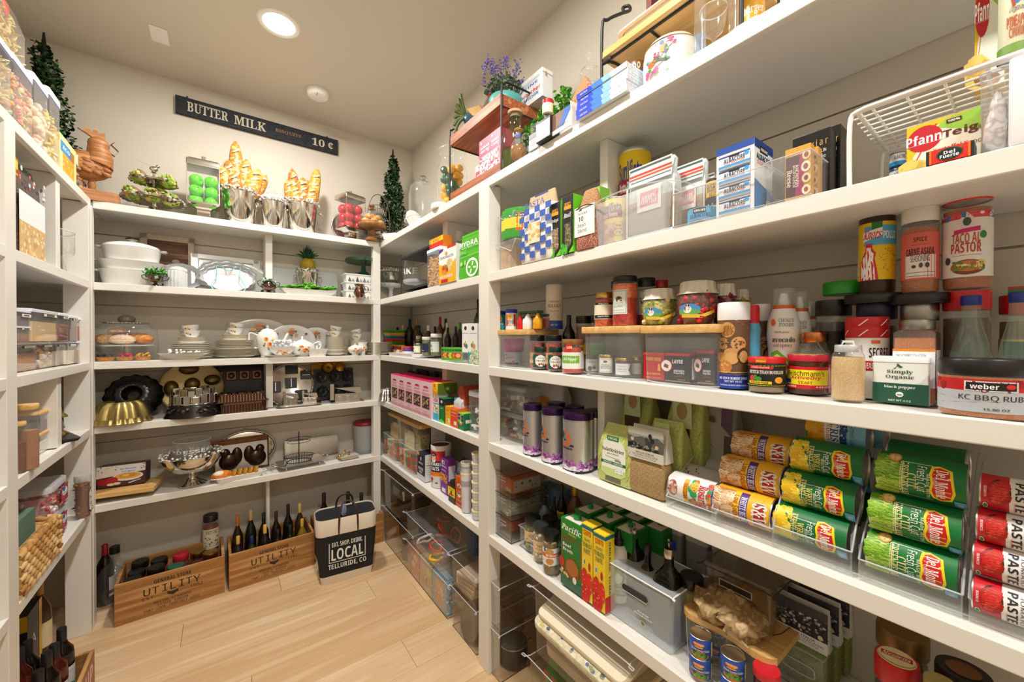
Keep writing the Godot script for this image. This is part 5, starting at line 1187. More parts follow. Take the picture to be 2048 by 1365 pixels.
	I("cracker_box", "tall purple cracker box with golden lattice crackers", "box", [1.03, 0.624, -1.993, 0.087, 0.191, 0.055, -1.571], "@box;7a2c98,.4|face:D:f:r,-30,86,10,96,e8e4e8;r,-16,88,6,94,3a8a5a;t,0,80,6,70,f4ecf8,S,Milton's;t,0,68,5,60,e8d0f0,S,GLUTEN FREE;k,60,3,-44,34,44,58,6,e8a828,d89018,f0c050;r,-26,4,26,16,f0f0f0;k,20,5,-22,5,22,15,1,222222|side:D:r:r,-40,40,40,84,dcd4e4;k,40,4,-36,42,36,82,1,555555")
	I("cocoa_bag", "white and blue cocoa pouch with a mug picture behind the purple box", "pouch", [1.078, 0.624, -1.949, 0.129, 0.17, 0.06, -1.571], "body:F:d8e4f0,.4:.95,.9,.3,0 1,1,.4,.1 .98,.7,.4,.7 .9,.1,.2,1|face:D:f1.5:r,-46,56,46,76,3a6aa8;t,0,66,9,70,f0f4fa,i,Swiss;e,-4,22,34,17,2a6ab0;e,-4,24,30,13,c89070;e,0,26,22,9,b87850;r,-46,0,46,8,2a8ac8")
	I("cocoa_bag", "dark blue cocoa pouch at the back beside the white and blue one", "pouch", [1.133, 0.624, -1.964, 0.093, 0.18, 0.05, -1.571], "body:F:34506c,.4:.95,.9,.3,0 1,1,.4,.1 .98,.7,.4,.7 .9,.1,.2,1|face:D:f1.5:k,30,3,-40,10,40,80,5,8a6a50,d8d8e0,3a6aa8")
	I("cocoa_tub", "brown cocoa tub with a yellow label in the front row", "tub", [1.005, 0.624, -1.86, 0.079, 0.11, 0.05, -1.571], "body:F:3a2418,.4:1,1,.2,0 1,1,.2,.82|lid:F:2c1a12,.4:.8,.8,.3,.82 .8,.8,.3,1|face:D:f1:r,-50,28,50,72,f0dc18;t,0,62,6,60,3a2418,S,TOLL HOUSE;e,0,48,12,9,5a3a20;g,c82020,-30,32,30,34,30,42,-30,40")
	I("cocoa_box", "orange hot cocoa box with a white cup in the front row", "box", [1.009, 0.624, -1.783, 0.08, 0.153, 0.05, -1.571], "@box;d86018,.4|face:D:f:e,0,72,36,11,c83820;e,0,72,26,8,f0e0c8;g,3a3028,-10,66,10,66,0,78;t,0,54,4,50,f0d8b0,f,Cocoa;e,0,42,26,7,f4f0e8;e,0,43,20,5,5a2c18;e,0,38,18,6,f4f0e8;t,0,22,4,50,f0e0c8,f,Chocolate;t,0,14,7,64,2a1c14,S,HOT COCOA")
	var cu := I("paper_cup", "tall white paper cup with a cream rim at the bottom of the left cup stack", "cup", [0.991, 0.624, -1.719, 0.06, 0.2, 0.06, -1.571], CUPS)
	I("paper_cup", "white paper cup with a cream rim nested on the left cup stack", "cup", [cu.position.x, cu.position.y + 0.165, cu.position.z, 0.06, 0.085, 0.06, 0], CUPS)
	var rc: Array = [0.994, 0.624, -1.621, 0.056, 0.07, 0.056, -1.571]
	for k in 7:
		I("lidded_cup", "white tub with a cream lid, %s in the tub stack beside the post" % ["lowest", "second", "third", "fourth", "fifth", "sixth", "topmost"][k], "tub", [rc[0], rc[1] + k * 0.046, rc[2], rc[3], 0.045, rc[5], 0], "body:L:e4e2e8,.4:0,0 .8,0 .84,.04 .95,.8|lid:L:ece0c0,.35:.97,.78 1.02,.8 1.02,.96 .98,1 0,.94|window:L:a8a4a8,.4:.83,.1 .9,.44")

const CUPS := "body:L:dcdce4,.4:0,0 .8,0 .82,.01 .98,.95|rim:L:ece0c0,.35:.98,.93 1.03,.95 1.03,.985 1,1 .94,.99|band:L:a8a6b0,.4:.95,.66 .965,.8"


func floor_things() -> void:
	var UT := "t,0,83,9,34,2a221c,S,GENERAL STORE;t,0,62,18,52,2a221c,M,UTILITY;t,-22,46,7,10,3a2c22,M,EST;t,22,46,7,12,3a2c22,M,1982;g,3a2c22,-5,51,-2,48,2,48,5,51,5,44,0,38,-5,44;t,0,31,6,34,3a2c22,M,MAKING STANDARD;t,0,23,6,28,3a2c22,M,ISSUE GOODS;t,0,15,6,52,3a2c22,M,THAT LOOK TERRIBLY GOOD."
	crate("pine crate stencilled UTILITY holding preserve jars, left on the floor", Vector3(-0.225, 0, -2.985), 0.46, 0.215, 0.29, 0.02, UT, "")
	crate("pine crate stencilled UTILITY holding bottles, middle on the floor", Vector3(0.255, 0, -2.985), 0.46, 0.215, 0.29, 0.02, UT, "")
	crate("pine crate of wine partly hidden behind the black tote bag", Vector3(0.73, 0, -3.0), 0.44, 0.215, 0.27, 0, UT, "")
	for k in 9:
		I("preserve_jar", "%s in the left pine crate" % ["sauce jar with a black lid, front left", "sauce jar with a black lid, middle left", "sauce jar with a black lid, back left", "sauce jar with a black lid, front second", "sauce jar with a black lid, back second", "green-lidded jar in the middle", "red square tin", "gold-lidded jar", "second gold-lidded jar"][k], "jar", [[-0.39, -0.385, -0.38, -0.3, -0.295, -0.215, -0.2, -0.12, -0.06][k], 0.012, [-2.9, -2.98, -3.06, -2.93, -3.02, -2.92, -3.02, -3.0, -2.94][k], 0.075, 0.19 + 0.02 * int(k > 1 and k != 5), 0.075, 0.3], "@wide;glass;8c2418,.4;%s" % ("black" if k < 5 else ["1c5a44,.4", "c82430,.4", "gold", "gold"][k - 5]))
	I("sauce_jar", "tall tomato sauce jar with a cream label standing up at the crate's right end", "jar", [-0.062, 0.14, -3.131, 0.086, 0.236, 0.086, 0.1], "@jar;glass;8c1c10,.4;1c1c1e,.35|label:C:1:r,-60,14,60,66,e8e0c4;t,0,58,9,70,3a4a2a,F,WHITE OAK;k,16,3,-40,18,40,46,5,6a7a3a,a87838")
	var bc := ["1c1c20,.3;c8a24a,.4", "26341c,.2;1c2a5c,.4", "1c1c14,.2;d0b050,.35", "2a2014,.2;121214", "161410,.2;1a1a1c", "8a6a20,.3;c8a030,.35", "301c14,.2;b86a28,.4", "1a1a1a,.2;c0a060,.4", "1c1410,.2;101012", "22180e,.2;3a2a1c", "161414,.2;1a1a1c", "3a2c14,.2;e0c070,.4"]
	for k in 12:
		I("liquor_bottle", "bottle in the middle pine crate, %s row, %s from the left" % [["front", "back"][k / 6], NTH[k % 6].replace("bottom", "first")], "bottle", [0.075 + 0.07 * (k % 6), 0.012, -2.92 - 0.1 * (k / 6), 0.06, [0.27, 0.25, 0.3, 0.25, 0.26, 0.28, 0.36, 0.38, 0.34, 0.33, 0.36, 0.35][k], 0.06, 0.2], "@bottle;" + bc[k])
	for k in 4:
		I("wine_bottle", "dark wine bottle in the right pine crate, %s" % ["at the far left", "orange-necked", "third along", "rightmost"][k], "bottle", [0.57 + 0.08 * k, 0.012, -2.98 + 0.05 * (k % 2), 0.075, [0.4, 0.31, 0.37, 0.36][k], 0.075, 0.2], "@bottle;120c0c,.1;%s" % ["141416,.4", "b8482c,.4", "161618", "141416"][k])
	I("wine_bottle", "fat black wine bottle with a red foil neck standing beside the left crate", "bottle", [-0.534, 0, -3.13, 0.078, 0.334, 0.078, 0.75], "@bottle;winered;8c1420,.3|label:C:1.0:r,-10,14,60,46,dcdcd8;r,-10,18,60,24,8c1420")
	I("glass_jug", "clear round glass jug with a black cap behind the fat wine bottle", "jug", [-0.495, 0, -3.13, 0.15, 0.31, 0.15, 0], "body:L:glass:0,0 .9,0 1,.1 1,.5 .8,.68 .3,.76 .26,.9|cap:L:black:.3,.88 .3,1 0,1")
	# tote bag
	var t := T("tote_bag", "black and cream jute tote bag printed EAT SHOP DRINK LOCAL TELLURIDE CO", "bag", Vector3(0.63, 0, -2.63), -0.12)
	build(t, "base:F:e0d4c0,.85:.84,.8,.2,0 .88,.84,.25,.12|body:Fn:20201f,.9:.88,.84,.25,.12 .96,.92,.3,.5 1,1,.4,.76|cuff:Fn:e0d4c0,.85:1.005,1.005,.4,.75 1.02,1.02,.5,.99 1.0,1.0,.5,1 .97,.97,.5,.97|lining:F:1a1c22,.9:.95,.95,.4,.5 .98,.98,.5,.98", 0.35, 0.4, 0.2)
	build(t, "print:D:f-4:b,-30,33,30,66,1.2,e8e8e4;t,0,60,7,50,e8e8e4,S,EAT. SHOP. DRINK.;t,0,44.5,17,52,e8e8e4,S,LOCAL;t,0,26.5,8.5,62,e8e8e4,S,TELLURIDE, CO", 0.35, 0.4, 0.2)
	for z in [0.096, -0.09]:
		P(t, "strap", bld("U", "6,0,-.05,.3,%f,-.045,.42,%f,-.02,.475,%f,.03,.475,%f,.055,.42,%f,.06,.3,%f" % [z, z * 1.05, z * 0.7, z * 0.7, z * 1.05, z]), m("3a241c,.6"))
	I("scarf", "blue and white bandana tied to the tote bag handle", "cloth", [0.6, 0.395, -2.56, 0.05, 0.075, 0.03, 0], "cloth:S:gr:20386c,e4e4ec,2a4888,50,.8:0,.5,0,.4,.5,.4,.5")
	# far floor bins
	var SB := "body:Ft:smoke:.96,.97,.1,0 1,1,.12,.95|rim:U:rimclear:2,1,-.48,.95,.5,.48,.95,.5,.5,.95,.46,.5,.95,-.46,.48,.95,-.5,-.48,.95,-.5,-.5,.95,-.46,-.5,.95,.46|base_edge:u:4a3c30,.4:1.5,1,-.48,.01,.485,.48,.01,.485,.48,.01,-.485,-.48,.01,-.485"
	var CB := SB.replace("smoke", "acr")
	var A := [[1.134, 0, -2.603, 0.548, 0.27, 0.3, -1.571],[1.194, 0, -2.147, 0.584, 0.2, 0.3, -1.571],[1.169, 0, -1.691, 0.248, 0.22, 0.3, -1.571]]
	for k in 3:
		A[k][0] = 1.105
		I("storage_bin", ["smoky clear bin with a black pot and metal tin, bottom left on the floor", "clear bin of cookbooks, on the floor in the middle", "smoky clear bin with a steel tray, on the floor beside the post"][k], "bin", A[k], [SB, CB, SB][k])
		var q: Array = A[k].duplicate()
		q[1] += q[4] + 0.004
		q[4] = [0.26, 0.17, 0.15][k]
		I("storage_bin", ["smoky clear bin of baking tins, upper left under the lowest shelf", "clear bin of cookie cutters on top of the cookbook bin", "smoky clear bin of notebooks on top beside the post"][k], "bin", q, [SB, CB, SB][k])
	I("round_pot", "black round pot with an orange label in the lower left bin", "pot", [1.06, 0.13, A[0][2], 0.2, 0.13, 0.2, -1.571], "body:L:161617,.35:0,0 .9,0 1,.1 1,1 .94,1|tag:D:f0:r,-10,20,14,80,b8642c;t,2,60,8,14,f0d8c0,S,POT")
	I("metal_tin", "round galvanised tin with a navy rim in the lower left bin", "tin", [1.04, 0.006, A[0][2] + 0.05, 0.13, 0.12, 0.13, 0], "body:L:a8a9ac,.4,.5:0,0 .95,0 .98,.9|rim:L:2a2a48,.4:1,.86 1.02,.9 1,1")
	for k in 3:
		I("cookie_book", "cookbook with a %s cover in the clear floor bin" % ["pink cookie-patterned", "pastel egg-patterned", "blue floral"][k], "book", [0.985, 0.006, A[1][2] + (k - 1) * A[1][3] * 0.31, A[1][3] * 0.29, 0.18, 0.05, -1.571], "@box;%s,.5|face:D:f:%s|spine:D:r:k,24,3,-40,4,40,96,7,e0902c,7a9a4a,f0e8d8" % [["d89878", "c8b488", "8ab0d0"][k], ["r,-50,0,50,14,d8a090;e,-20,76,18,12,e8ccb0;e,20,70,18,12,e8ccb0;e,0,44,18,12,e8d0b8;k,20,2,-40,16,40,60,4,c8806a,e8c8b0", "e,-20,76,20,16,e8b0c8;e,22,70,20,16,c8d8a0;e,10,40,16,13,e8e0d8;e,10,40,11,9,c86a70;k,20,4,-44,4,44,40,6,e0d070,8ab8a0,e0a8a8", "r,-34,10,34,90,c8a078;e,-8,70,16,14,d8b898;e,16,56,14,12,e0c8a8;k,40,5,-50,0,50,100,5,e8a040,7a9a4a,f0e8d8,d8c060"][k]])
	for k in 9:
		I("cookie_cutter", "%s cookie cutter in the clear upper bin" % ["yellow", "red", "orange oval", "dusty pink", "second dusty pink", "white", "steel", "purple", "third dusty pink"][k], "cookie cutter", [[0.99, 1.0, 1.06, 1.12, 1.05, 1.0, 1.07, 1.06, 1.13][k], 0.215 + [0.02, 0.06, 0.12, 0.13, 0.1, 0.04, 0.05, 0.04, 0.1][k], A[1][2] + [0.11, 0.06, -0.02, -0.08, 0.06, -0.08, 0.03, 0.12, 0.08][k], 0.1, 0.03, 0.075, 0.6 * k, 0.5 * (k % 3)], "ring:U:%s:7,1,-.5,.5,0,-.2,.5,.45,.1,.5,.3,.45,.5,.4,.4,.5,-.2,0,.5,-.4,-.3,.5,-.45" % ["e8b414,.35", "d82c24,.35", "e05a18,.35", "b86a68,.4", "b86a68,.4", "e4e0dc,.4", "steel", "6a4a94,.4", "c07874,.4"][k])
	for k in 3:
		I("baking_tin", "%s in the smoky upper left bin" % ["silver loaf tin with folded rim", "dark sheet pan", "stack of black cake tins"][k], "tin", [1.06, A[0][1] + A[0][4] + [0.13, 0.07, 0.015][k], A[0][2] + [-0.02, 0.02, 0][k], 0.2, [0.07, 0.03, 0.05][k], 0.2, -1.571], "body:Ft:%s:.9,.9,.2,0 1,1,.2,1|base:F:%s:.9,.9,.2,0 .9,.9,.2,.1" % [["silver", "2a2a2c,.4,.5", "1c1c1e,.4"][k], ["silver", "2a2a2c,.4,.5", "1c1c1e,.4"][k]])
	for k in 4:
		I("notebook", "beige notebook in the smoky bin beside the post, %s" % NTH[k], "book", [1.06, A[2][1] + A[2][4] + 0.016 + k * 0.022, A[2][2], 0.15, 0.018, 0.2, -1.571 + 0.06 * k], "@box;%s,.7|spiral:U:tin:3,0,-.4,.5,.5,.4,.5,.5" % ["c8b498", "d8c4a8", "c0a888", "d0bca0"][k])
	I("steel_tray", "round steel tray standing in the smoky bin beside the post", "tray", [1.0, 0.09, A[2][2] + 0.02, 0.17, 0.02, 0.17, -1.571, 1.3], "disc:L:8a8880,.3,.9:0,0 .95,0 1,1 .95,.9 0,.3")
	I("navy_cup", "navy blue ribbed cup on top of the notebook bin", "cup", [1.064, 0.385, -1.74, 0.112, 0.16, 0.112, -1.571], "body:L24_.015:24385c,.5:0,0 .8,0 .86,.06 1,1")
	# near floor bins beyond the post
	var Q := [[1.166, 0, -1.442, 0.126, 0.2, 0.28, -1.571],[1.093, 0, -0.929, 0.705, 0.28, 0.33, -1.571]]
	I("storage_bin", "smoky bin with a lidded pot, low beside the near side of the post", "bin", [1.1, 0, Q[0][2], Q[0][3], 0.22, 0.28, -1.571], SB)
	I("storage_bin", "smoky lidded bin above the one beside the post", "bin", [1.1, 0.225, Q[0][2], Q[0][3], 0.2, 0.28, -1.571], SB)
	I("lidded_pot", "dark pot with a clear lid in the low bin beside the post", "pot", [1.08, 0.006, Q[0][2], 0.13, 0.13, 0.13, 0], "body:L:2a2624,.3:0,0 .9,0 1,.1 1,.7|lid:L:glass:1,.7 .9,.9 .3,1 0,1|rim:L:tin:1,.68 1.03,.7 1,.73")
	I("storage_bin", "large smoky bin of frozen fries bags at the bottom of the frame", "bin", [1.1, 0, -0.9, 0.52, 0.29, 0.32, -1.571], SB)
	I("storage_bin", "large smoky bin of folded linen with lavender print under the broth shelf", "bin", [1.11, 0.297, -0.93, 0.44, 0.26, 0.31, -1.571], SB)
	for k in 2:
		I("fries_bag", "green and white fries bag with red lettering in the large bin, %s" % ["left", "right"][k], "bag", [1.0, 0.008, -1.02 + 0.23 * k, 0.22, 0.26, 0.08, -1.571, -0.1], "body:F:4a8c2c,.4:.95,.9,.3,0 1,1,.5,.3 .95,.6,.5,.9 .9,.1,.3,1|face:D:f1:r,-50,0,50,26,c8c4ba;e,-4,44,40,24,e8c870;k,90,3,-36,24,32,64,8,f0c850,e0a030,f8dc88;t,0,82,14,84,c82c28,S,FRIES;t,-6,12,6,60,6a6a60,f,Crinkle;e,34,20,12,9,6ac83c")
	for k in 6:
		I("folded_linen", "%s in the linen bin" % ["lavender-printed table runner with brown lettering on top", "cream towel draped at the front", "folded cream linen, upper", "folded linen with a mustard edge", "folded grey linen, lower", "folded cream linen at the bottom"][k], "linen", [1.09 if k > 1 else 1.04, 0.305 + [0.16, 0.19, 0.12, 0.09, 0.05, 0.01][k], -0.93 + [0, 0.02, 0, 0.02, 0, 0.01][k], [0.36, 0.4, 0.38, 0.4, 0.36, 0.38][k], [0.03, 0.025, 0.035, 0.028, 0.038, 0.038][k], [0.26, 0.22, 0.25, 0.24, 0.25, 0.24][k], -1.571, [0.25, 0.3, 0, 0, 0, 0][k]], "cloth:F:%s:.96,.96,.2,0 1,1,.3,.5 .96,.96,.2,1" % ["bl:d8d0b4,c8c0a0,e4dcc4,6,.9", "e8dcc4,.9", "e0d4bc,.9", "d8c8a0,.9", "a8a098,.9", "e0d6c4,.9"][k] + ("|runner_print:D:t:t,0,66,22,80,7a5c40,F,PROVENCE;k,60,3,-46,4,46,40,7,6a6a94,8a9a60,c8b860,5a5a80" if k == 0 else ""))


const CANI := "body:F:acr:.94,.94,.2,0 .98,.98,.22,.02 .98,.98,.22,.88|gasket:F:6a6a8c,.4:.98,.98,.24,.87 1,1,.24,.91|lid:F:e6e6f0,.3:1.02,1.02,.26,.9 1.02,1.02,.26,.98 .97,.97,.26,1"

func shelf_left() -> void:
	var y := 2.2111
	var c := [[-0.618, 2.211, -2.005, 0.152, 0.26, 0.1, 1.571],[-0.618, 2.211, -2.173, 0.186, 0.265, 0.1, 1.571],[-0.618, 2.211, -2.349, 0.161, 0.297, 0.1, 1.571],[-0.618, 2.211, -2.506, 0.144, 0.326, 0.1, 1.571]]
	for k in 4:
		I("pasta_canister", "clear lidded canister of %s on the left top shelf" % ["pale ribbon pasta", "striped tricolour shells", "big cream pasta shells", "yellow pasta tubes"][k], "canister", c[k], CANI + "|pasta:K:.94:b,%s" % ["150,4,16,4,.02,.8,1,e8cc88,d8b468,f0dca4", "190,9,6,13,.02,.76,2,e0a030,d86a5a,e8c890,b0b890,e8a080", "60,19,14,22,.02,.68,3,f0d0b0,e8b898,f4dcc4", "70,8,8,20,.02,.7,4,f0cc58,e8b838,f8e0a0"][k])
	I("pasta_bag", "big crinkled cellophane bag of egg noodles on top of the pasta canisters", "bag", [-0.64, 2.4779999999999998, -2.173, 0.26, 0.24, 0.1, 1.571], "wrap:F:gl:f0ece4,.14:.9,.8,.5,0 1,1,.6,.2 1,1,.6,.6 .8,.7,.6,.85 .3,.2,.5,.95 .4,.3,.5,1|noodles:K:.9:b,170,4,18,4,.02,.72,7,f0cc68,e0b048,f4dc98|tag:S:e04a38,.5:-.1,.7,.4,.1,.1,.05")
	I("pasta_carton", "pale yellow pasta carton with a blue brand panel and window", "carton", [-0.598, 2.211, -2.685, 0.237, 0.193, 0.06, 1.571], "@box;f0e4a0,.5|face:D:f:r,-34,16,34,84,e0a83c;k,40,3,-32,18,32,60,8,f0c858,e8b030,f8dc8c;r,-46,62,10,86,2a90d8;t,-14,74,8,40,ffffff,S,ECO;r,10,62,34,84,a8784c")
	I("pasta_bag", "bag of tricolour twists with an oval cream header card", "bag", [-0.603, 2.211, -2.953, 0.274, 0.126, 0.06, 1.571], "body:F:gl:f0ece8,.12:.9,.8,.4,0 1,1,.5,.2 .9,.7,.5,1|twists:K:.92:b,90,8,8,12,.02,.85,5,e86a48,e8b038,5a5064,8a9450,f0a878|header:P:f0f0dc,.5:.3,.36,-.56,1 -.5,1.35 -.2,1.7 .3,1.66 .3,1.35 .56,1.1 .5,.96|emblem:S:d84a3a,.5:.2,1.2,.37,.12,.08,.02")
	# second shelf
	I("penne_bag", "tall bag of pasta with a blank white label and red gingham topper", "bag", [-0.613, 1.789, -2.246, 0.249, 0.351, 0.09, 1.571], "body:F:gr:4a4a5a,8a6a50,3a3a48,6,.4:.95,.9,.3,0 1,1,.4,.05 1,.8,.4,.8 1,.3,.3,1|topper:F:gr:c82830,1c1c20,f0e8e4,60,.7:1.02,.4,.3,.92 1.02,.3,.3,1.0|window_print:D:f1.5:r,-50,0,50,36,d8b078;k,60,4,-48,2,48,34,9,e8c890,c89c60,f0d8ac;r,-50,36,50,66,f2f2f2;k,20,3,-48,70,48,90,8,2a2c3c,d8d8dc,e06a48")
	I("noodle_pack", "yellow noodle packet squeezed beside the post on the left second shelf", "packet", [-0.618, 1.789, -2.134, 0.05, 0.346, 0.08, 1.571], "@box;e8c838,.5|face:D:f:k,20,3,-46,4,46,96,9,5a9a3a,d83a2a,f0e8a0")
	for k in 2:
		I("wine_pouch", "slate grey snack pouch with a round emblem behind the pasta bag, %s" % ["left", "right"][k], "pouch", [-0.64, 1.79, -2.25 - 0.05 * k, 0.05, 0.33, 0.05, 1.571], "@box;5a5a6c,.4|face:D:f:e,0,30,36,10,e8e8ec;r,-50,86,50,92,c82830")
	I("glass_stand", "clear glass pedestal bowl of baguette rolls on the left second shelf", "bowl", [-0.68, 1.789, -2.68, 0.26, 0.2, 0.26, 0], "base:L:glass:0,0 .8,0 .82,.04 .7,.4 .74,.46|plate:L:glass:0,.48 .96,.48 1,.52 1,.98|rim:L:rimclear:.99,.97 1.01,.985 .99,1|foot_rim:L:rimclear:.8,.0 .83,.01 .8,.03")
	for k in 5:
		bread("golden roll in the left glass bowl, %s" % ["lower front", "lower middle", "lower back", "upper front", "upper back"][k], Vector3(-0.66 - 0.03 * (k % 3), 1.92 + 0.035 * (k / 3), -2.68 + 0.05 * (k % 3 - 1)), 1.4, 0.16, 0.032, k)
	# dry goods canisters
	var fl2 := ["d8b880,c8a468,e4cc98", "c8b490,b8a078,dcc8a4", "8a4a38,6a3428,a86048", "5a3a34,44302c,705048", "a85a34,8a4428,c87848"]
	var up := [[-0.618, 1.374, -2.154, 0.165, 0.055, 0.1, 1.571],[-0.618, 1.374, -2.381, 0.304, 0.125, 0.1, 1.571],[-0.618, 1.374, -2.605, 0.145, 0.125, 0.1, 1.571],[-0.618, 1.374, -2.751, 0.15, 0.12, 0.1, 1.571],[-0.618, 1.374, -2.892, 0.133, 0.115, 0.1, 1.571]]
	var lo := [[-0.649, 1.374, -2.317, 0.212, 0.1, 0.1, 1.571],[-0.645, 1.374, -2.502, 0.188, 0.1, 0.1, 1.571],[-0.641, 1.374, -2.664, 0.172, 0.1, 0.1, 1.571],[-0.628, 1.374, -2.769, 0.164, 0.1, 0.1, 1.571],[-0.62, 1.374, -2.894, 0.159, 0.1, 0.1, 1.571]]
	for k in 5:
		lo[k][4] = 0.11
		I("dry_goods_canister", "clear canister with a white lid, %s of the lower row, holding %s" % [["first", "second", "third", "fourth", "last"][k], ["brown sugar", "mixed nuts", "small beans", "flour", "grains"][k]], "canister", lo[k], CANI + ("|fill:F:gr:%s,30,.9:.92,.92,.2,.02 .92,.92,.2,.6" % ["a87c4c,98683c,b89060", "", "8a5a40,c0a898,a8968c", "e8dcc8,f0e8d8,dccdb4", "b89878,a08060,c8b090"][k] if k != 1 else "|nuts:K:.92:b,90,11,8,8,.02,.75,4,d8a868,c08a50,e0bc88,e8e0dc") + "|paper_label:D:f2:r,-20,78,30,86,f0eee4;t,5,82,3,30,444444,s,label".replace("label", "mix"))
		var q: Array = up[k]
		q[1] = lo[0][1] + 0.1105
		I("dry_goods_canister", "clear canister with a white lid, %s of the upper row, holding %s" % [["first", "second", "third", "fourth", "last"][k], ["dark seeds", "couscous", "red rice", "dark lentils", "red quinoa"][k]], "canister", q, CANI + "|fill:F:gr:%s,30,.9:.92,.92,.2,.02 .92,.92,.2,.62|paper_label:D:f2:r,-10,80,40,88,f0eee4;l,0,84,30,84,3,666666" % ["6a5a5c,4a4044,887678", fl2[0], fl2[2], fl2[3], fl2[4]][k])
		if k == 0:
			q[1] += 0.056
			I("dry_goods_canister", "small clear canister of dark beans at the top left of the upper row", "canister", q, CANI + "|fill:F:gr:6a6068,4c444c,8a8088,24,.9:.92,.92,.2,.02 .92,.92,.2,.62|paper_label:D:f2:r,-10,60,40,80,f0eee4;l,0,70,30,70,3,666666")
	# bamboo lidded jars
	var bj := [[-0.545, 1.038, -2.103, 0.05, 0.23, 0.05, 1.571],[-0.561, 1.038, -2.068, 0.041, 0.175, 0.041, 1.571],[-0.638, 1.038, -2.438, 0.184, 0.083, 0.12, 1.571]]
	for k in 2:
		I("bamboo_lid_jar", ["tall clear jar of cocoa with a bamboo lid on the left fourth shelf", "smaller clear jar of brown seeds with a bamboo lid beside the left post"][k], "jar", bj[k], "body:L:glass:0,0 .96,0 1,.02 1,.93|contents:L:%s:0,.02 .94,.02 .96,.04 .96,.6 0,.6|lid:L:bamboo:.98,.92 1.02,.93 1.02,.99 .98,1 0,1" % ["cocoa", "seeds"][k])
	for k in 2:
		I("bamboo_lid_box", "square clear container with a bamboo lid, %s of the stacked pair" % ["lower", "upper"][k], "container", [bj[2][0], bj[2][1] + k * (bj[2][4] + 0.001), bj[2][2], bj[2][3], bj[2][4], bj[2][5], bj[2][6]], "body:F:acr:.95,.95,.12,0 .98,.98,.14,.88|lid:F:bamboo:1.02,1.02,.16,.87 1.02,1.02,.16,.97 .98,.98,.16,1|fill:F:%s:.92,.92,.12,.02 .92,.92,.12,.5" % ["flour", "5a4a40,.8"][k])
	for k in 4:
		I("bundt_pan", ["gold swirled bundt pan at the bottom in the left corner cubby", "gold swirled bundt pan nested on top in the left corner cubby", "small grey pan beside the gold bundt pans", "flat black pan under the gold bundt pans"][k], "pan", [[-0.68, 1.053, -2.68, 0.2, 0.08, 0.2, 0], [-0.68, 1.134, -2.68, 0.2, 0.1, 0.2, 0.3], [-0.6, 1.1, -2.57, 0.08, 0.12, 0.08, 0], [-0.62, 1.038, -2.62, 0.16, 0.014, 0.2, 0.4]][k], ["body:L10_.06:goldpan:1,0 1,.06 .86,.2 .7,.9 .5,1 .3,.9 .2,.3", "body:L10_.06:goldpan:1,0 1,.06 .86,.2 .7,.9 .5,1 .3,.9 .2,.3", "body:L:7a7c84,.4,.5:1,0 .9,.1 .4,.9 .2,1 0,1", "body:F:222224,.4,.4:.9,.9,.1,0 1,1,.1,1"][k])
	# basket shelf
	var wv := I("wicker_basket", "big woven water hyacinth basket on the left lowest shelf", "basket", [-0.645, 0.6245, -2.2, 0.34, 0.155, 0.2, 1.571], "liner:Ft:bl:c8a068,a87c48,d8b880,9,.8:.93,.9,.2,0 .97,.96,.2,.92")
	var g := G.new()
	rng.seed = 2
	for r in 8:
		for k in 44:
			var f := k / 44.0
			var pr := f * 1.08
			var p: Vector3
			var d: Vector3
			if pr < 0.34:
				p = Vector3(pr - 0.17, 0, 0.1)
				d = Vector3(1, 0, 0)
			elif pr < 0.54:
				p = Vector3(0.17, 0, 0.1 - (pr - 0.34))
				d = Vector3(0, 0, -1)
			elif pr < 0.88:
				p = Vector3(0.17 - (pr - 0.54), 0, -0.1)
				d = Vector3(-1, 0, 0)
			else:
				p = Vector3(-0.17, 0, -0.1 + (pr - 0.88))
				d = Vector3(0, 0, 1)
			var o := Vector3(0, 1, 0).cross(d)
			g.col = lin(["c89c60", "b88648", "d8b47c", "a87840"][rng.randi() % 4])
			g.tube(PackedVector3Array([p - d * 0.02 + Vector3(0, 0.012 + r * 0.0195 - 0.005, 0), p - o * 0.006 * (1 if (k + r) % 2 else -1) + Vector3(0, 0.012 + r * 0.0195, 0), p + d * 0.02 + Vector3(0, 0.012 + r * 0.0195 + 0.006, 0)]), 0.0105, 6)
	P(wv, "woven_strands", g.mesh(), m("vc:0.75")).set_meta("kind", "stuff")
	I("green_box", "sage green linen-textured box resting in the wicker basket", "box", [-0.64, 0.74, -2.15, 0.22, 0.12, 0.14, 1.571], "@box;gr:5c7a68,4a6858,6c8a78,60,.7|page_edge:B:a8d0c8,.6:0,.02,0,1.01,.05,1.01,.5")
	for k in 2:
		I("candy_tub", "clear tub of peppermint candy with a ribbed lid, %s" % ["lower", "upper and nearer"][k], "tub", [[-0.655, 0.6245, -2.55, 0.17, 0.125, 0.17, 1.571], [-0.655, 0.751, -2.52, 0.22, 0.13, 0.18, 1.571]][k], "body:F:acr:.88,.88,.24,0 .97,.97,.26,.84|candy:K:.92:b,110,10,7,10,.02,.74,3,d85a6a,f0d8dc,c84058,f4e8ea|fill:F:e8b0b8,.6:.7,.7,.2,.02 .78,.78,.2,.66|lid:F:fr:dcdce4,.6:1,1,.3,.82 1,1,.3,.97 .96,.96,.3,1|front_label:D:f1:r,4,10,46,76,a83048;k,30,3,4,10,46,76,5,f0e8e8,d86878,7a1c30;e,26,52,16,14,f0f0f4;e,22,62,8,9,2a5ab0;t,26,46,5,20,4a6ab0,S,mint")
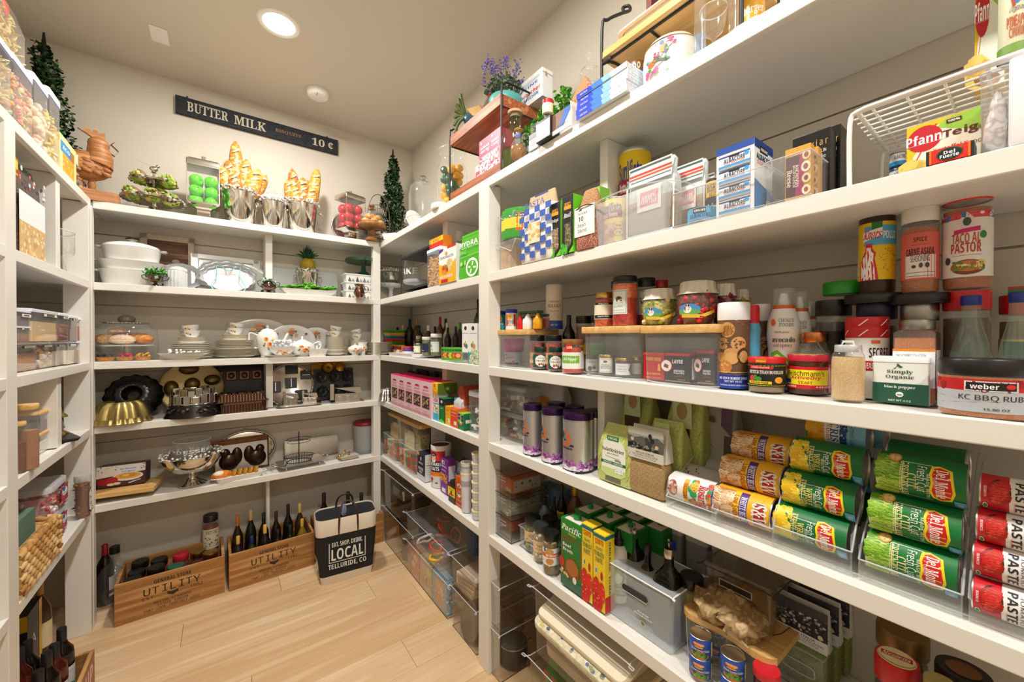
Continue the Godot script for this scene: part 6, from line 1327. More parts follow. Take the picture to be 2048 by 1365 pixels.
	I("pretzel_jar", "round jar of pretzel rods with a clear lid beside the corner post", "jar", [-0.548, 0.624, -2.774, 0.057, 0.206, 0.057, 1.571], "body:L:gl:e0dcd8,.1:0,0 .95,0 1,.03 1,.86|pretzels:K:.95:c,80,6,26,6,.02,.8,3,8a4c1c,a8642c,6a3410|fill:L:6a3814,.7:0,.02 .86,.02 .86,.76 0,.76|lid:L:fr:d0ccca,.6:1.02,.85 1.05,.87 1.05,.96 1,1 0,1|label:C:1.0:g,1c2a58,-30,14,-30,60,-16,72,0,60,44,60,44,14,0,8;g,ece4cc,-26,18,-26,57,-16,67,0,56,40,56,40,18,0,12;t,6,46,9,60,8a1c28,F,Pretzel;t,6,32,8,50,8a1c28,F,Rods")
	# wine crate
	crate("weathered soda crate of wine bottles with SEVEN-UP lettering on the left floor", Vector3(-0.6, 0, -2.19), 0.5, 0.145, 0.3, 1.571, "r,-46,8,46,92,a8785c;t,0,50,56,86,e8c8c0,S,SEVEN-UP", "t,-10,80,12,70,d8c0a8,S,BOTTLING CO;r,-20,10,40,62,d8b8a8;t,10,36,34,46,a86a48,S,7up")
	for k in 10:
		var wq := Vector3(-0.53 - 0.09 * (k / 5), 0.012, -2.03 - 0.085 * (k % 5))
		I("wine_bottle", "white-labelled wine bottle in the soda crate, %s row, %s from near end" % [["front", "back"][k / 5], ["first", "second", "third", "fourth", "fifth"][k % 5]], "bottle", [wq.x, wq.y, wq.z, 0.072, 0.29 + 0.012 * (k % 3), 0.072, 0.9], "body:L:%s:0,.01 .92,0 1,.02 1,.6 .9,.7 .5,.78 .36,.84 .34,.98 0,.98|capsule:L:1a1a1c,.4:.4,.76 .4,.99 .36,1 0,1|wine:L:%s:0,.03 .9,.03 .93,.05 .93,.58 0,.58|label:C:1.0:r,-50,12,50,48,ecebe8;t,-10,42,3,50,888888,f,Vineyard;e,16,20,12,5,%s;k,10,3,4,13,34,26,4,%s" % [["gl:8a8420,.3", "gl:3a3810,.5", "120a0a,.08", "gl:5a1c14,.5", "120e0a,.08"][k % 5], ["b8a020,.2", "6a6a18,.2", "1a0808,.2", "6a1c10,.2", "1c0c08,.2"][k % 5], ["3a9a4a", "c83a6a"][k % 2], ["3a9a4a,8ac060", "c83a6a,8a2048"][k % 2]])
	I("wine_box", "black wine carton with a yellow end panel behind the soda crate", "carton", [-0.76, 0, -2.6, 0.16, 0.33, 0.2, 1.571], "@box;1a1a1c,.4|face:D:f:t,-8,60,14,30,e8e8ec,s,A;r,30,0,50,100,d8a820;g,e8c040,30,80,50,90,50,100,30,100|side:D:l:r,-50,80,50,100,d8a820")
	for k in 3:
		I("liquor_bottle", "%s bottle at the back of the left floor shelf" % ["pink foil-topped", "black-capped pink labelled", "cork-topped amber"][k], "bottle", [-0.82 + 0.07 * k, 0, -2.78 + 0.02 * k, 0.075, 0.38, 0.075, 0.9], "@bottle;%s|label:C:1:r,-50,20,50,50,%s" % [["2a1c1c,.2;c82060,.3", "2a2022,.2;161618", "4a3018,.3;b88c50"][k], ["3a3438", "e8a8b8", "d8c8a0"][k]])

func crate(lab: String, at: Vector3, w: float, h: float, d: float, yaw: float, front: String, end: String) -> void:
	var t := T("wooden_crate", lab, "crate", at, yaw)
	var mt := m("crate")
	for q in [["front_board", 0, d / 2 - 0.007, w, 0.014], ["back_board", 0, -d / 2 + 0.007, w, 0.014], ["end_board", -w / 2 + 0.007, 0, 0.014, d - 0.03], ["end_board", w / 2 - 0.007, 0, 0.014, d - 0.03]]:
		P(t, q[0], bxm(Vector3(q[1], h / 2, q[2]), Vector3(q[3], h, q[4]), 0.0015), mt)
	P(t, "base_board", bxm(Vector3(0, 0.006, 0), Vector3(w - 0.03, 0.01, d - 0.03)), mt)
	P(t, "front_lettering", sheet(front, w, h), m("vc:0.8"), Vector3(0, 0, d / 2 + 0.0004))
	if end:
		P(t, "end_lettering", sheet(end, d, h), m("vc:0.8"), Vector3(-w / 2 - 0.0004, 0, 0), Vector3(0, -PI / 2, 0))
		for k in 4:
			P(t, "partition", bxm(Vector3((k - 1.5) * w / 5, h * 0.3, 0), Vector3(0.006, h * 0.5, d - 0.03)), mt)
		P(t, "metal_corner", bxm(Vector3(-w / 2 - 0.001, h - 0.01, d / 2 - 0.03), Vector3(0.004, 0.018, 0.06)), m("steel"))


func r_a() -> void:
	I("wood_rack", "two-tier acacia wood rack with black iron hoops on the top right shelf", "shelf rack", [1.075, 2.211, -1.608, 0.471, 0.4, 0.23, -1.571], "board:B:acacia:0,.055,0,.97,.11,1,2|board:B:acacia:0,.79,0,.97,.125,1,2|under_rail:B:iron:-.48,.72,0,.012,.012,.96 .48,.72,0,.012,.012,.96|hoop:U:iron:4.5,0,-.5,0,.49,-.5,.85,.49,-.5,.95,.44,-.5,.98,.3,-.5,.98,-.3,-.5,.95,-.44,-.5,.85,-.49,-.5,0,-.49|hoop:U:iron:4.5,0,.5,0,.49,.5,.85,.49,.5,.95,.44,.5,.98,.3,.5,.98,-.3,.5,.95,-.44,.5,.85,-.49,.5,0,-.49")
	var j := I("apothecary_jar", "tall clear glass jar filled with lemons and dark green limes, left of the wood rack", "glass jar", [1.102, 2.211, -2.084, 0.188, 0.4, 0.188, -1.571], "body:L:glass:0,.01 .85,0 .97,.04 1,.2 1,.62 .9,.74 .72,.82 .7,.86 .8,.93 .86,.98 .84,1|rim:U:rimclear:1.6,1,.42,1,0,.3,1,.3,0,1,.42,-.3,1,.3,-.42,1,0,-.3,1,-.3,0,1,-.42,.3,1,-.3")
	rng.seed = 11
	for k in 46:
		var th := k * 2.4 + rng.randf() * 0.5
		var y := 0.028 + 0.0062 * k
		var q := 0.048 if k % 4 else 0.0
		citrus(Vector3(j.position.x + sin(th) * q, j.position.y + y, j.position.z + cos(th) * q), k % 5 in [1, 3], k)
	I("cookie_tin", "upright cookie tin lid with a gold border and biscuit picture on the rack's lower board", "tin", [1.098, 2.255, -1.839, 0.111, 0.1, 0.02, -1.571], "@box;d8c8a8,.4|face:D:f:b,-50,0,50,100,4,8a6a30;r,-44,6,44,94,f2e6cc;e,5,38,28,14,e0a84c;e,-6,56,22,10,c98a38;t,0,80,9,50,3c3020,F,COOKIES")
	I("paper_roll", "blue and white packet roll lying in front of the cookie tin", "packet", [1.019, 2.255, -1.692, 0.042, 0.03, 0.042, -1.571], "body:F:1d58b8,.4:1,1,1,0 1,1,1,.3 .9,.9,1,1|stripe:F:f4f2ee,.4:1.02,1.02,1,.35 1.02,1.02,1,.5")
	I("gift_packet", "white packet with a pink label on the lower rack board beside the pink boxes", "packet", [1.013, 2.255, -1.594, 0.086, 0.078, 0.04, -1.571], "@box;f2ece8,.5|face:D:f:r,-46,8,46,60,d8476a;t,0,34,11,70,ffffff,S,SWEET;r,-20,80,20,86,d8476a")
	var g := I("gift_box", "pink gift box with white wording and lattice window, left of the rack pair", "box", [1.018, 2.255, -1.529, 0.103, 0.17, 0.08, -1.571], "@box;e2476f,.45|face:D:f:r,-44,4,44,52,f6dde2;k,60,4,-42,5,42,50,6,c8203c,e26a80,ffffff;t,0,76,7,74,ffffff,S,SUGAR;t,0,66,6,74,ffffff,S,ANGEL MILK;e,-30,90,5,4,ffffff;e,28,60,4,3,ffffff")
	I("gift_box", "pink gift box with white wording and lattice window, right of the rack pair", "box", [1.018, 2.255, -1.443, 0.079, 0.17, 0.08, -1.571], "@box;e2476f,.45|face:D:f:r,-44,4,44,52,f6dde2;k,60,5,-42,5,42,50,6,c8203c,e26a80,ffffff;t,0,76,7,74,ffffff,S,SUGAR;t,0,66,6,74,ffffff,S,CANE;e,-30,90,5,4,ffffff;e,28,60,4,3,ffffff")
	rooster(Vector3(1.06, 2.553, -1.75))
	flowerpot(Vector3(1.075, 2.553, -1.5))
	I("tea_tin", "white lidded tin with blue and red lettering at the right end of the wood rack", "tin", [1.148, 2.553, -1.378, 0.182, 0.125, 0.06, -1.571], "body:F:e4e6ea,.3:1,1,.1,0 1,1,.1,.84|lid:F:e9eaee,.3:1.03,1.03,.12,.84 1.03,1.03,.12,.96 .98,.98,.1,1|face:D:f:t,0,66,9,64,2a6ab8,S,FEINE;t,0,42,15,84,c8243c,S,ohrbacher;t,0,24,11,70,2a6ab8,S,LEBKUCHEN;l,-40,76,40,80,3,b8c8d8|clasp:B:gold:.52,.8,.2,.02,.12,.1")
	I("oil_bottle", "green glass flask with a cork stopper at the right end of the wood rack", "bottle", [1.007, 2.211, -1.335, 0.117, 0.252, 0.117, -1.571], "body:L:gl:2f4a22,.28:0,.01 .9,0 1,.05 1,.56 .9,.63 .5,.7 .44,.74 .44,.9 .5,.92 .5,.95 .42,.95|oil:L:5a6418,.2:0,.02 .88,.02 .94,.06 .94,.3 0,.3|stopper:L:card:.4,.9 .4,.95 .56,.96 .56,1 0,1")
	I("oil_cruet", "small teardrop bottle of amber oil with a ball stopper before the green flask", "bottle", [0.961, 2.211, -1.254, 0.066, 0.136, 0.066, -1.571], "body:L:gl:d8dcc8,.08:0,.01 .5,0 .9,.14 1,.3 .9,.46 .6,.62 .34,.74 .3,.8 .3,.88|oil:L:gl:a86810,.75:0,.02 .48,.02 .84,.14 .93,.3 .86,.42 0,.42|collar:L:6a6ab0,.4:.32,.7 .42,.76 .32,.82|stopper:S:gl:c89848,.5:0,.93,0,.24,.075,.24")
	I("vinegar_box", "black and white carton with a clear cube stopper above it", "bottle", [0.968, 2.211, -1.138, 0.05, 0.07, 0.05, -1.571], "body:B:eceae6,.5:0,.36,0,1,.72,1,.8|shoulder:B:black:0,.72,0,1.02,.3,1.02,.8|stopper:B:glass:0,1.15,0,.9,.5,.9,3|neck:L:clear:.3,.86 .3,.95|face:D:f:t,0,48,6,70,333333,F,VINO;t,0,36,6,80,333333,F,BALSAMICO;l,-30,24,30,24,3,999999")
	I("vinegar_bottle", "square bottle with a red capped white stopper and a script label", "bottle", [0.948, 2.211, -1.062, 0.079, 0.075, 0.045, -1.571], "body:B:black:0,.5,0,1,1,1,2|neck:L:glass:.3,1 .3,1.3|stopper:L:e8d8b8,.5:.36,1.25 .5,1.3 .5,1.75 .46,1.8 0,1.8|cap:L:red:.5,1.75 .5,1.95 0,1.98|face:D:f:r,-46,5,46,86,f0eee8;t,0,60,12,80,222222,f,Vinaigre;t,0,40,8,70,555555,f,Balsamico;t,0,22,7,60,555555,f,di Modena")
	I("spice_vial", "small clear vial with a cork and yellow base between the bottles and the wire basket", "bottle", [1.02, 2.211, -1.129, 0.023, 0.141, 0.023, -1.571], "body:L:glass:0,0 .95,0 1,.05 1,.7 .5,.8 .5,.9|contents:L:d8a420,.6:0,.02 .9,.02 .9,.3 0,.3|stopper:L:card:.5,.86 .55,1 0,1")
	basket_plants()
	var f := I("tablet_screen", "black framed flat screen leaning on the wall behind the herbs", "screen", [1.275, 2.211, -1.17, 0.42, 0.3, 0.02, -1.571, -0.12], "panel:B:15161a,.25:0,.5,0,1,1,1,2|frame:B:black:0,.97,.3,1,.06,1,1 0,.03,.3,1,.06,1,1 -.485,.5,.3,.03,1,1,1 .485,.5,.3,.03,1,1,1")
	I("display_carton", "open white and blue chocolate display carton on the shelf edge", "carton", [0.986, 2.211, -0.981, 0.091, 0.07, 0.1, -1.571], "back:B:f2f0ee,.5:0,.72,-.48,1,1.44,.02|wall:B:f2f0ee,.5:.49,.6,0,.02,1.2,.98|wall:B:f2f0ee,.5:-.49,.5,0,.02,1,.98|front:B:f4f2f0,.5:0,.5,.48,1,1,.02|face:D:f:g,7a5a48,-49,20,-10,20,20,99,-49,99;g,2a62c8,-10,20,8,20,50,82,50,99,20,99;r,-50,0,50,20,f4f2f0;t,10,30,13,60,3a3a3a,f,Swiss")
	I("gingerbread_house", "brown cardboard gingerbread house cutout with candy trim behind the display carton", "decoration", [0.988, 2.211, -0.923, 0.098, 0.17, 0.02, -1.571], "panel:P:b08458,.7:-.5,.5,-.45,0 .5,0 .5,.62 .1,1 -.5,.7|holes:D:f:k,40,3,-36,20,36,64,2,6a4a30|trim:S:f4a0b0,.4:.45,.62,.3,.05,.03,.6 .3,.78,.3,.05,.03,.6 .38,.7,.3,.05,.03,.6")
	I("apothecary_jar", "big clear glass jar with a stacked ball finial behind the chocolate boxes", "glass jar", [1.122, 2.211, -1.017, 0.148, 0.373, 0.148, -1.571], "body:L:glass:0,.01 .9,0 1,.03 1,.42 .93,.5 .85,.53|lid:L:glass:.92,.53 .9,.56 .7,.62 .3,.66 .2,.68 .3,.7 .5,.72 .56,.76 .5,.8 .25,.83|finial:S:glass:0,.88,0,.2,.055,.2 0,.965,0,.11,.035,.11|candies:S:e84a6a,.4:.2,.1,.1,.1,.04,.1 -.1,.12,.2,.1,.04,.1 .1,.2,.15,.1,.04,.1 -.3,.08,0,.1,.04,.1|rim:L:rimclear:.95,.52 1,.53 .95,.54")
	var b := I("chocolate_box", "flat blue and white chocolate box, lowest of the stack of five", "box", [0.978, 2.211, -0.806, 0.197, 0.017, 0.09, -1.571], CHOC)
	var bp := b.position
	again(b, "chocolate_box", [[bp.x, bp.y + 0.0168, bp.z - 0.002, null, "flat blue and white chocolate box, second from the bottom of the stack of five"], [bp.x, bp.y + 0.0336, bp.z + 0.002, null, "flat blue and white chocolate box, middle of the stack of five"], [bp.x + 0.003, bp.y + 0.0504, bp.z + 0.001, null, "flat blue and white chocolate box, fourth from the bottom of the stack of five"], [bp.x, bp.y + 0.0672, bp.z, null, "flat blue and white chocolate box, topmost of the stack of five"]])
	I("bamboo_rack", "black iron scroll stand carrying a bamboo shelf at the top right", "shelf rack", [1.09, 2.211, -0.63, 0.42, 0.4, 0.23, -1.571], "tier:F:bamboo:1,1,.12,.45 1,1,.12,.5|post:U:iron:5,0,-.5,0,.47,-.5,.7,.47,-.48,.78,.4,-.44,.86,.2,-.43,.93,.02,-.46,1,-.02,-.5,1,.02,-.48,.95,.03|post:U:iron:5,0,.5,0,.47,.5,.7,.47,.48,.78,.4,.44,.86,.2,.43,.93,.02,.46,1,-.02,.5,1,.02|post:U:iron:5,0,-.5,0,-.47,-.5,.8,-.44|post:U:iron:5,0,.5,0,-.47,.5,.8,-.44|rail:U:iron:4,0,-.5,.42,.47,-.42,.42,.47,-.38,.44,.42,.38,.44,.42,.42,.42,.47,.5,.42,.47|rail:U:iron:4,0,-.5,.42,.46,-.45,.44,.3,-.45,.44,-.45|cross_bar:U:iron:3.5,0,-.1,.44,.42,-.1,.44,-.45")
	I("white_tray", "white rectangular dish resting on the bamboo tier", "tray", [1.09, 2.413, -0.62, 0.33, 0.035, 0.19, -1.571], "body:Ft:porc:.88,.84,.3,0 .96,.93,.3,.7 1,1,.3,1|rim:Fn:porc:1,1,.3,1 1.06,1.08,.3,1.02 1.06,1.08,.3,.9 1,1,.3,.8")
	I("wood_figure", "dark red wooden box frame with striped ball standing in the white dish", "decoration", [1.05, 2.42, -0.66, 0.09, 0.12, 0.06, -1.571], "upright:B:6e2a24,.5:-.4,.5,0,.2,1,1,2|crossbar:B:6e2a24,.5:0,.25,0,1,.14,1,2|upright:B:6e2a24,.5:.4,.5,0,.2,1,1,2|ball:S:bl:7a5a30,2a2018,c8a060,14,.5:.9,.35,0,.4,.34,.5|drum:L:red:0,.3 .28,.32 .28,.9 0,.92")
	I("cookie_jar", "big round white porcelain pot with painted robins and pink blossom", "pot", [1.039, 2.211, -0.634, 0.153, 0.128, 0.153, -1.221], "body:L:porc:0,.01 .8,0 .93,.06 1,.3 1,.66 .95,.84|lid:L:porc:.95,.84 .92,.87 .84,.95 .6,1 0,1.01|gold_line:L:gold:.955,.835 .975,.845 .955,.86|painting:C:1.005:l,-30,20,-4,34,1.2,7a5a40;l,-14,40,12,66,1.2,7a5a40;e,-26,40,9,7,e8743c;e,-16,44,9,6,6a6a3a;g,2e3a4a,-14,46,6,36,2,32,-16,40;e,-33,47,4,4,8a94a0;e,-4,62,6,9,e88a3c;g,5a6a78,2,70,6,56,0,46,-2,60;e,-6,74,4,4.5,2a52b0;k,12,3,-40,14,-16,28,5,d8487a,e06a90,f0a0b8;k,8,9,4,66,18,80,4,d8487a,e06a90;k,9,5,-38,8,14,60,4,4a9a4a,7ab86a;k,6,8,-20,50,-10,58,4,d8487a")
	I("winter_tin", "blue tin with a painted snowy night village behind the bird pot", "tin", [1.03, 2.211, -0.744, 0.063, 0.128, 0.063, -1.121], "body:L:2a72b8,.35:0,0 1,0 1,.76|band:L:6a3c1c,.4:1.01,.76 1.01,.98 .97,1 0,1|painting:C:1.01:k,30,3,-60,10,60,74,1.2,ffffff;e,-22,87,8,8,d8b060;e,-2,87,8,8,f0e8d0;e,18,87,8,8,d8b060;e,-2,87,4,4,2a4a90;e,18,87,4,4,2a4a90;r,-12,0,0,34,a8684a;g,e8e8f0,-14,34,2,34,-6,48;r,4,0,26,18,8a5038;g,f0f0f6,2,18,28,18,15,28;r,-40,0,-26,16,b87858;k,30,4,-60,0,60,6,6,f4f6fa")
	for q in [[1391, 1456, 0, .02, "footed clear glass trifle bowl beside the bird pot"], [1440, 1478, -30, .07, "clear stemmed glass behind the trifle bowl"]]:
		pass
	I("trifle_bowl", "footed clear glass bowl beside the bird pot on the top shelf", "glass bowl", [0.999, 2.211, -0.494, 0.063, 0.118, 0.063, -1.571], "body:L:glass:0,.01 .6,0 .55,.03 .14,.12 .1,.3 .2,.4 .7,.52 .95,.75 1,1|foot:L:rimclear:0,.012 .6,.002 .62,.01 .56,.03|rim:U:rimclear:1.5,1,.5,1,0,.35,1,.35,0,1,.5,-.35,1,.35,-.5,1,0,-.35,1,-.35,0,1,-.5,.35,1,-.35")
	I("stem_glass", "tall clear glass flute left of the footed bowl", "glass", [0.962, 2.211, -0.509, 0.027, 0.15, 0.027, -1.571], "body:L:glass:0,.01 .9,0 1,.03 1,1|liquid:L:gl:7ab0e0,.25:0,.03 .9,.04 .9,.3 0,.3")
	I("stem_glass", "tall clear glass flute right of the footed bowl", "glass", [0.959, 2.211, -0.428, 0.021, 0.105, 0.021, -1.571], "body:L:glass:0,.01 .9,0 1,.03 1,1|base:L:rimclear:0,.0 .9,.0 .95,.02 0,.03")
	I("spoon_rest", "small white oblong dish under the glass bowl", "dish", [1.018, 2.211, -0.49, 0.036, 0.02, 0.08, -1.571], "body:Ft:porc:.8,.8,.5,0 1,1,.5,1|base:F:porc:.8,.8,.5,0 .8,.8,.5,.2")
	I("spoon_rest", "long white oblong dish before the beer tin", "dish", [1.008, 2.211, -0.409, 0.07, 0.018, 0.08, -1.571], "body:Ft:porc:.85,.8,.5,0 1,1,.5,1|base:F:porc:.85,.8,.5,0 .85,.8,.5,.2")
	I("beer_tin", "gold and navy round tin with silver lettering at the top frame edge", "tin", [1.074, 2.211, -0.434, 0.053, 0.154, 0.053, -1.071], "body:L:1c3c7c,.35:0,0 1,0 1,.42|upper:L:d8a032,.3:1,.42 1,1 .97,1.02 0,1.02|lettering:C:1.0:t,0,64,17,90,f4f0e8,F,berger;l,-60,44,60,44,2,e8c060")

const CHOC := "body:B:e8eef6,.3:0,.5,0,1,1,1,.8|face:D:f:g,1c3ac8,-50,2,-14,2,-20,98,-50,98;g,3c7ae0,-14,2,6,2,2,98,-20,98;g,8ab8f0,6,2,22,2,18,98,2,98;t,-34,55,34,16,f4f4ff,f,Swiss Classic;t,34,50,34,18,7a8aa8,f,Chocolate|end_face:D:r:r,-46,10,46,90,dce6f2;t,0,52,40,60,8a98b0,f,Swiss"

func citrus(at: Vector3, green: bool, k: int) -> void:
	var t := T("lime" if green else "lemon", "dark green lime in the tall glass jar by the wood rack" if green else "yellow lemon in the tall glass jar by the wood rack", "fruit", at, k * 1.3, "limes in the tall glass jar" if green else "lemons in the tall glass jar")
	if not SH.has("citrus"):
		var g := G.new()
		g.lathe(PackedVector2Array([Vector2(0, -0.027), Vector2(0.005, -0.025), Vector2(0.013, -0.019), Vector2(0.02, -0.008), Vector2(0.0215, 0.0), Vector2(0.02, 0.008), Vector2(0.013, 0.019), Vector2(0.006, 0.024), Vector2(0.003, 0.029), Vector2(0, 0.03)]), 18)
		SH["citrus"] = g.mesh()
	P(t, "skin", SH["citrus"], m("0f5a30,.3" if green else "f0b418,.35"), Vector3.ZERO, Vector3(1.2 + k * 0.7, 0, k * 0.9))

func rooster(at: Vector3) -> void:
	var t := T("rooster_figure", "painted tin rooster with green tail and yellow wing on the wood rack", "figurine", at, -0.6)
	build(t, "body:S:2f5a74,.3:0,.08,0,.062,.045,.042|dots:S:e0b030,.4:.03,.07,.036,.006,.006,.004 -.02,.06,.036,.006,.006,.004 .0,.1,.038,.006,.006,.004 .045,.09,.028,.006,.006,.004|wing:P:d8a028,.35:.028,.046,-.06,.085 -.01,.075 .04,.09 .055,.115 .02,.13 -.04,.11|wing_tip:P:c8502a,.35:.046,.05,.0,.1 .05,.09 .055,.115 .025,.13|leg:L:3a3a3a,.4:0,0 .012,.0 .009,.045 0,.045|foot:F:3a3a3a,.4:.05,.05,.5,0 .05,.05,.5,.008", 1, 1, 1)
	var g := G.new()
	for k in 7:
		var a := 0.5 + k * 0.24
		var pt := PackedVector3Array()
		for j in 7:
			var f := j / 6.0
			pt.append(Vector3(-0.045 - f * 0.085 * sin(a) * (1.1 - 0.35 * f), 0.09 + f * 0.14 * cos(a * 0.9) - f * f * 0.05 * (k * 0.2), (k - 3) * 0.003))
		g.tube(pt, 0.011, 6, false, 0.008)
	P(t, "tail", g.mesh(), m("55622c,.35"))
	g = G.new()
	g.tube(PackedVector3Array([Vector3(0.04, 0.1, 0), Vector3(0.062, 0.15, 0), Vector3(0.07, 0.19, 0)]), 0.026, 10, false, 0.014)
	P(t, "neck", g.mesh(), m("gr:181818,d8d0b0,181818,26,.4"))
	g = G.new()
	g.ball(Vector3(0.074, 0.2, 0), Vector3(0.018, 0.018, 0.014))
	g.ball(Vector3(0.084, 0.178, 0), Vector3(0.008, 0.014, 0.006))
	P(t, "head", g.mesh(), m("a82430,.35"))
	P(t, "comb", bld("P", "-.006,.006,.05,.215 .06,.24 .068,.232 .075,.25 .083,.234 .092,.246 .094,.212"), m("9c1c28,.35"))
	P(t, "beak", bld("P", "-.004,.004,.09,.204 .108,.196 .09,.192"), m("d8a028,.4"))

func bld(sh: String, args: String) -> ArrayMesh:
	var o := Node3D.new()
	var k := part(o, "x:%s:white:%s" % [sh, args], 1, 1, 1)
	var r: ArrayMesh = k.mesh
	o.free()
	return r

func leafy(par: Node, nm: String, n: int, o: Vector3, r: Vector3, ls: float, cols: Array, sd: int, up := 0.5) -> void:
	var g := G.new()
	rng.seed = sd
	for k in n:
		var d := Vector3(rng.randfn(), rng.randfn() * 0.8 + up, rng.randfn()).normalized()
		var q := o + d * r * pow(rng.randf(), 0.33)
		g.col = lin(cols[rng.randi() % cols.size()])
		var b := Basis.from_euler(Vector3(rng.randf_range(-1.2, 1.2), rng.randf() * TAU, rng.randf_range(-0.8, 0.8)))
		var l := ls * rng.randf_range(0.7, 1.3)
		var nn := b * Vector3(0, 1, 0)
		var a := g.p(q, nn)
		var e := g.p(q + b * Vector3(l * 0.35, l * 0.08, l * 0.5), nn)
		var f := g.p(q + b * Vector3(0, 0, l), nn)
		var h := g.p(q + b * Vector3(-l * 0.35, l * 0.08, l * 0.5), nn)
		g.t(a, e, f)
		g.t(a, f, h)
	P(par, nm, g.mesh(), m("vc:0.5")).set_meta("kind", "stuff")

func flowerpot(at: Vector3) -> void:
	var t := T("lavender_pot", "turquoise pot of artificial purple lavender on the wood rack", "plant", at)
	build(t, "pot:L:5ab0ac,.4:0,0 .068,0 .078,.01 .08,.06 .077,.066 .07,.06 0,.05", 2, 1, 2)
	var g := G.new()
	rng.seed = 5
	var tips := []
	for k in 44:
		var a := rng.randf() * TAU
		var e := Vector3(cos(a) * rng.randf_range(0.02, 0.12), rng.randf_range(0.11, 0.23), sin(a) * rng.randf_range(0.02, 0.1))
		g.tube(PackedVector3Array([Vector3(e.x * 0.3, 0.05, e.z * 0.3), Vector3(e.x * 0.6, e.y * 0.6, e.z * 0.6), e]), 0.0012, 3)
		tips.append(e)
	P(t, "stems", g.mesh(), m("5c7350,.6")).set_meta("kind", "stuff")
	leafy(t, "foliage", 420, Vector3(0, 0.1, 0), Vector3(0.1, 0.06, 0.09), 0.02, ["5c7858", "7a9a78", "4a6648"], 7)
	g = G.new()
	for e in tips:
		for k in 9:
			g.col = lin(["7a68b8", "6450a0", "9484cc"][k % 3])
			g.ball(e + Vector3(rng.randfn() * 0.007, -k * 0.005 + 0.01, rng.randfn() * 0.007), Vector3(0.0042, 0.0042, 0.0042), 5)
	P(t, "blossoms", g.mesh(), m("vc:0.6")).set_meta("kind", "stuff")

func basket_plants() -> void:
	var t := T("wire_basket", "black wire basket holding three white pots on the top shelf", "basket", Vector3(1.07, 2.211, -1.19))
	var g := G.new()
	for y in [0.012, 0.05, 0.09, 0.115]:
		g.tube(PackedVector3Array([Vector3(-0.05, y, -0.13), Vector3(0.05, y, -0.13), Vector3(0.05, y, 0.13), Vector3(-0.05, y, 0.13)]), 0.0016 if y < 0.11 else 0.0026, 5, true)
	for k in 13:
		var z := -0.13 + k * 0.26 / 12
		g.tube(PackedVector3Array([Vector3(-0.05, 0.115, z), Vector3(-0.05, 0.012, z), Vector3(0.05, 0.012, z), Vector3(0.05, 0.115, z)]), 0.0013, 4)
	for k in 4:
		for z in [-0.13, 0.13]:
			g.tube(PackedVector3Array([Vector3(-0.05 + k * 0.033, 0.115, z), Vector3(-0.05 + k * 0.033, 0.012, z)]), 0.0013, 4)
	P(t, "wire_mesh", g.mesh(), m("iron")).set_meta("kind", "stuff")
	for z in [-0.13, 0.13]:
		P(t, "handle", bld("U", "3,0,-.045,.1,%f,-.04,.16,%f,0,.18,%f,.04,.16,%f,.045,.1,%f" % [z, z, z, z, z]), m("iron"))
	var nm := ["left", "middle", "right"]
	for k in 3:
		var q := T("herb_pot", "white pot of bright green herbs, %s of the three in the wire basket" % nm[k], "plant", Vector3(1.07, 2.216, -1.275 + k * 0.085))
		build(q, "pot:F:white:.06,.06,.2,0 .072,.072,.2,.095 .076,.076,.2,.1 .07,.07,.2,.1|soil:F:3a2c20,.9:.068,.068,.2,.08 .068,.068,.2,.092", 1, 1, 1)
		leafy(q, "foliage", 240, Vector3(0, 0.13 + 0.012 * k, 0), Vector3(0.05, 0.07 + 0.02 * k, 0.05), 0.02, ["4c9a2c", "6abc3c", "3a8024", "86d050"], 20 + k, 0.6)


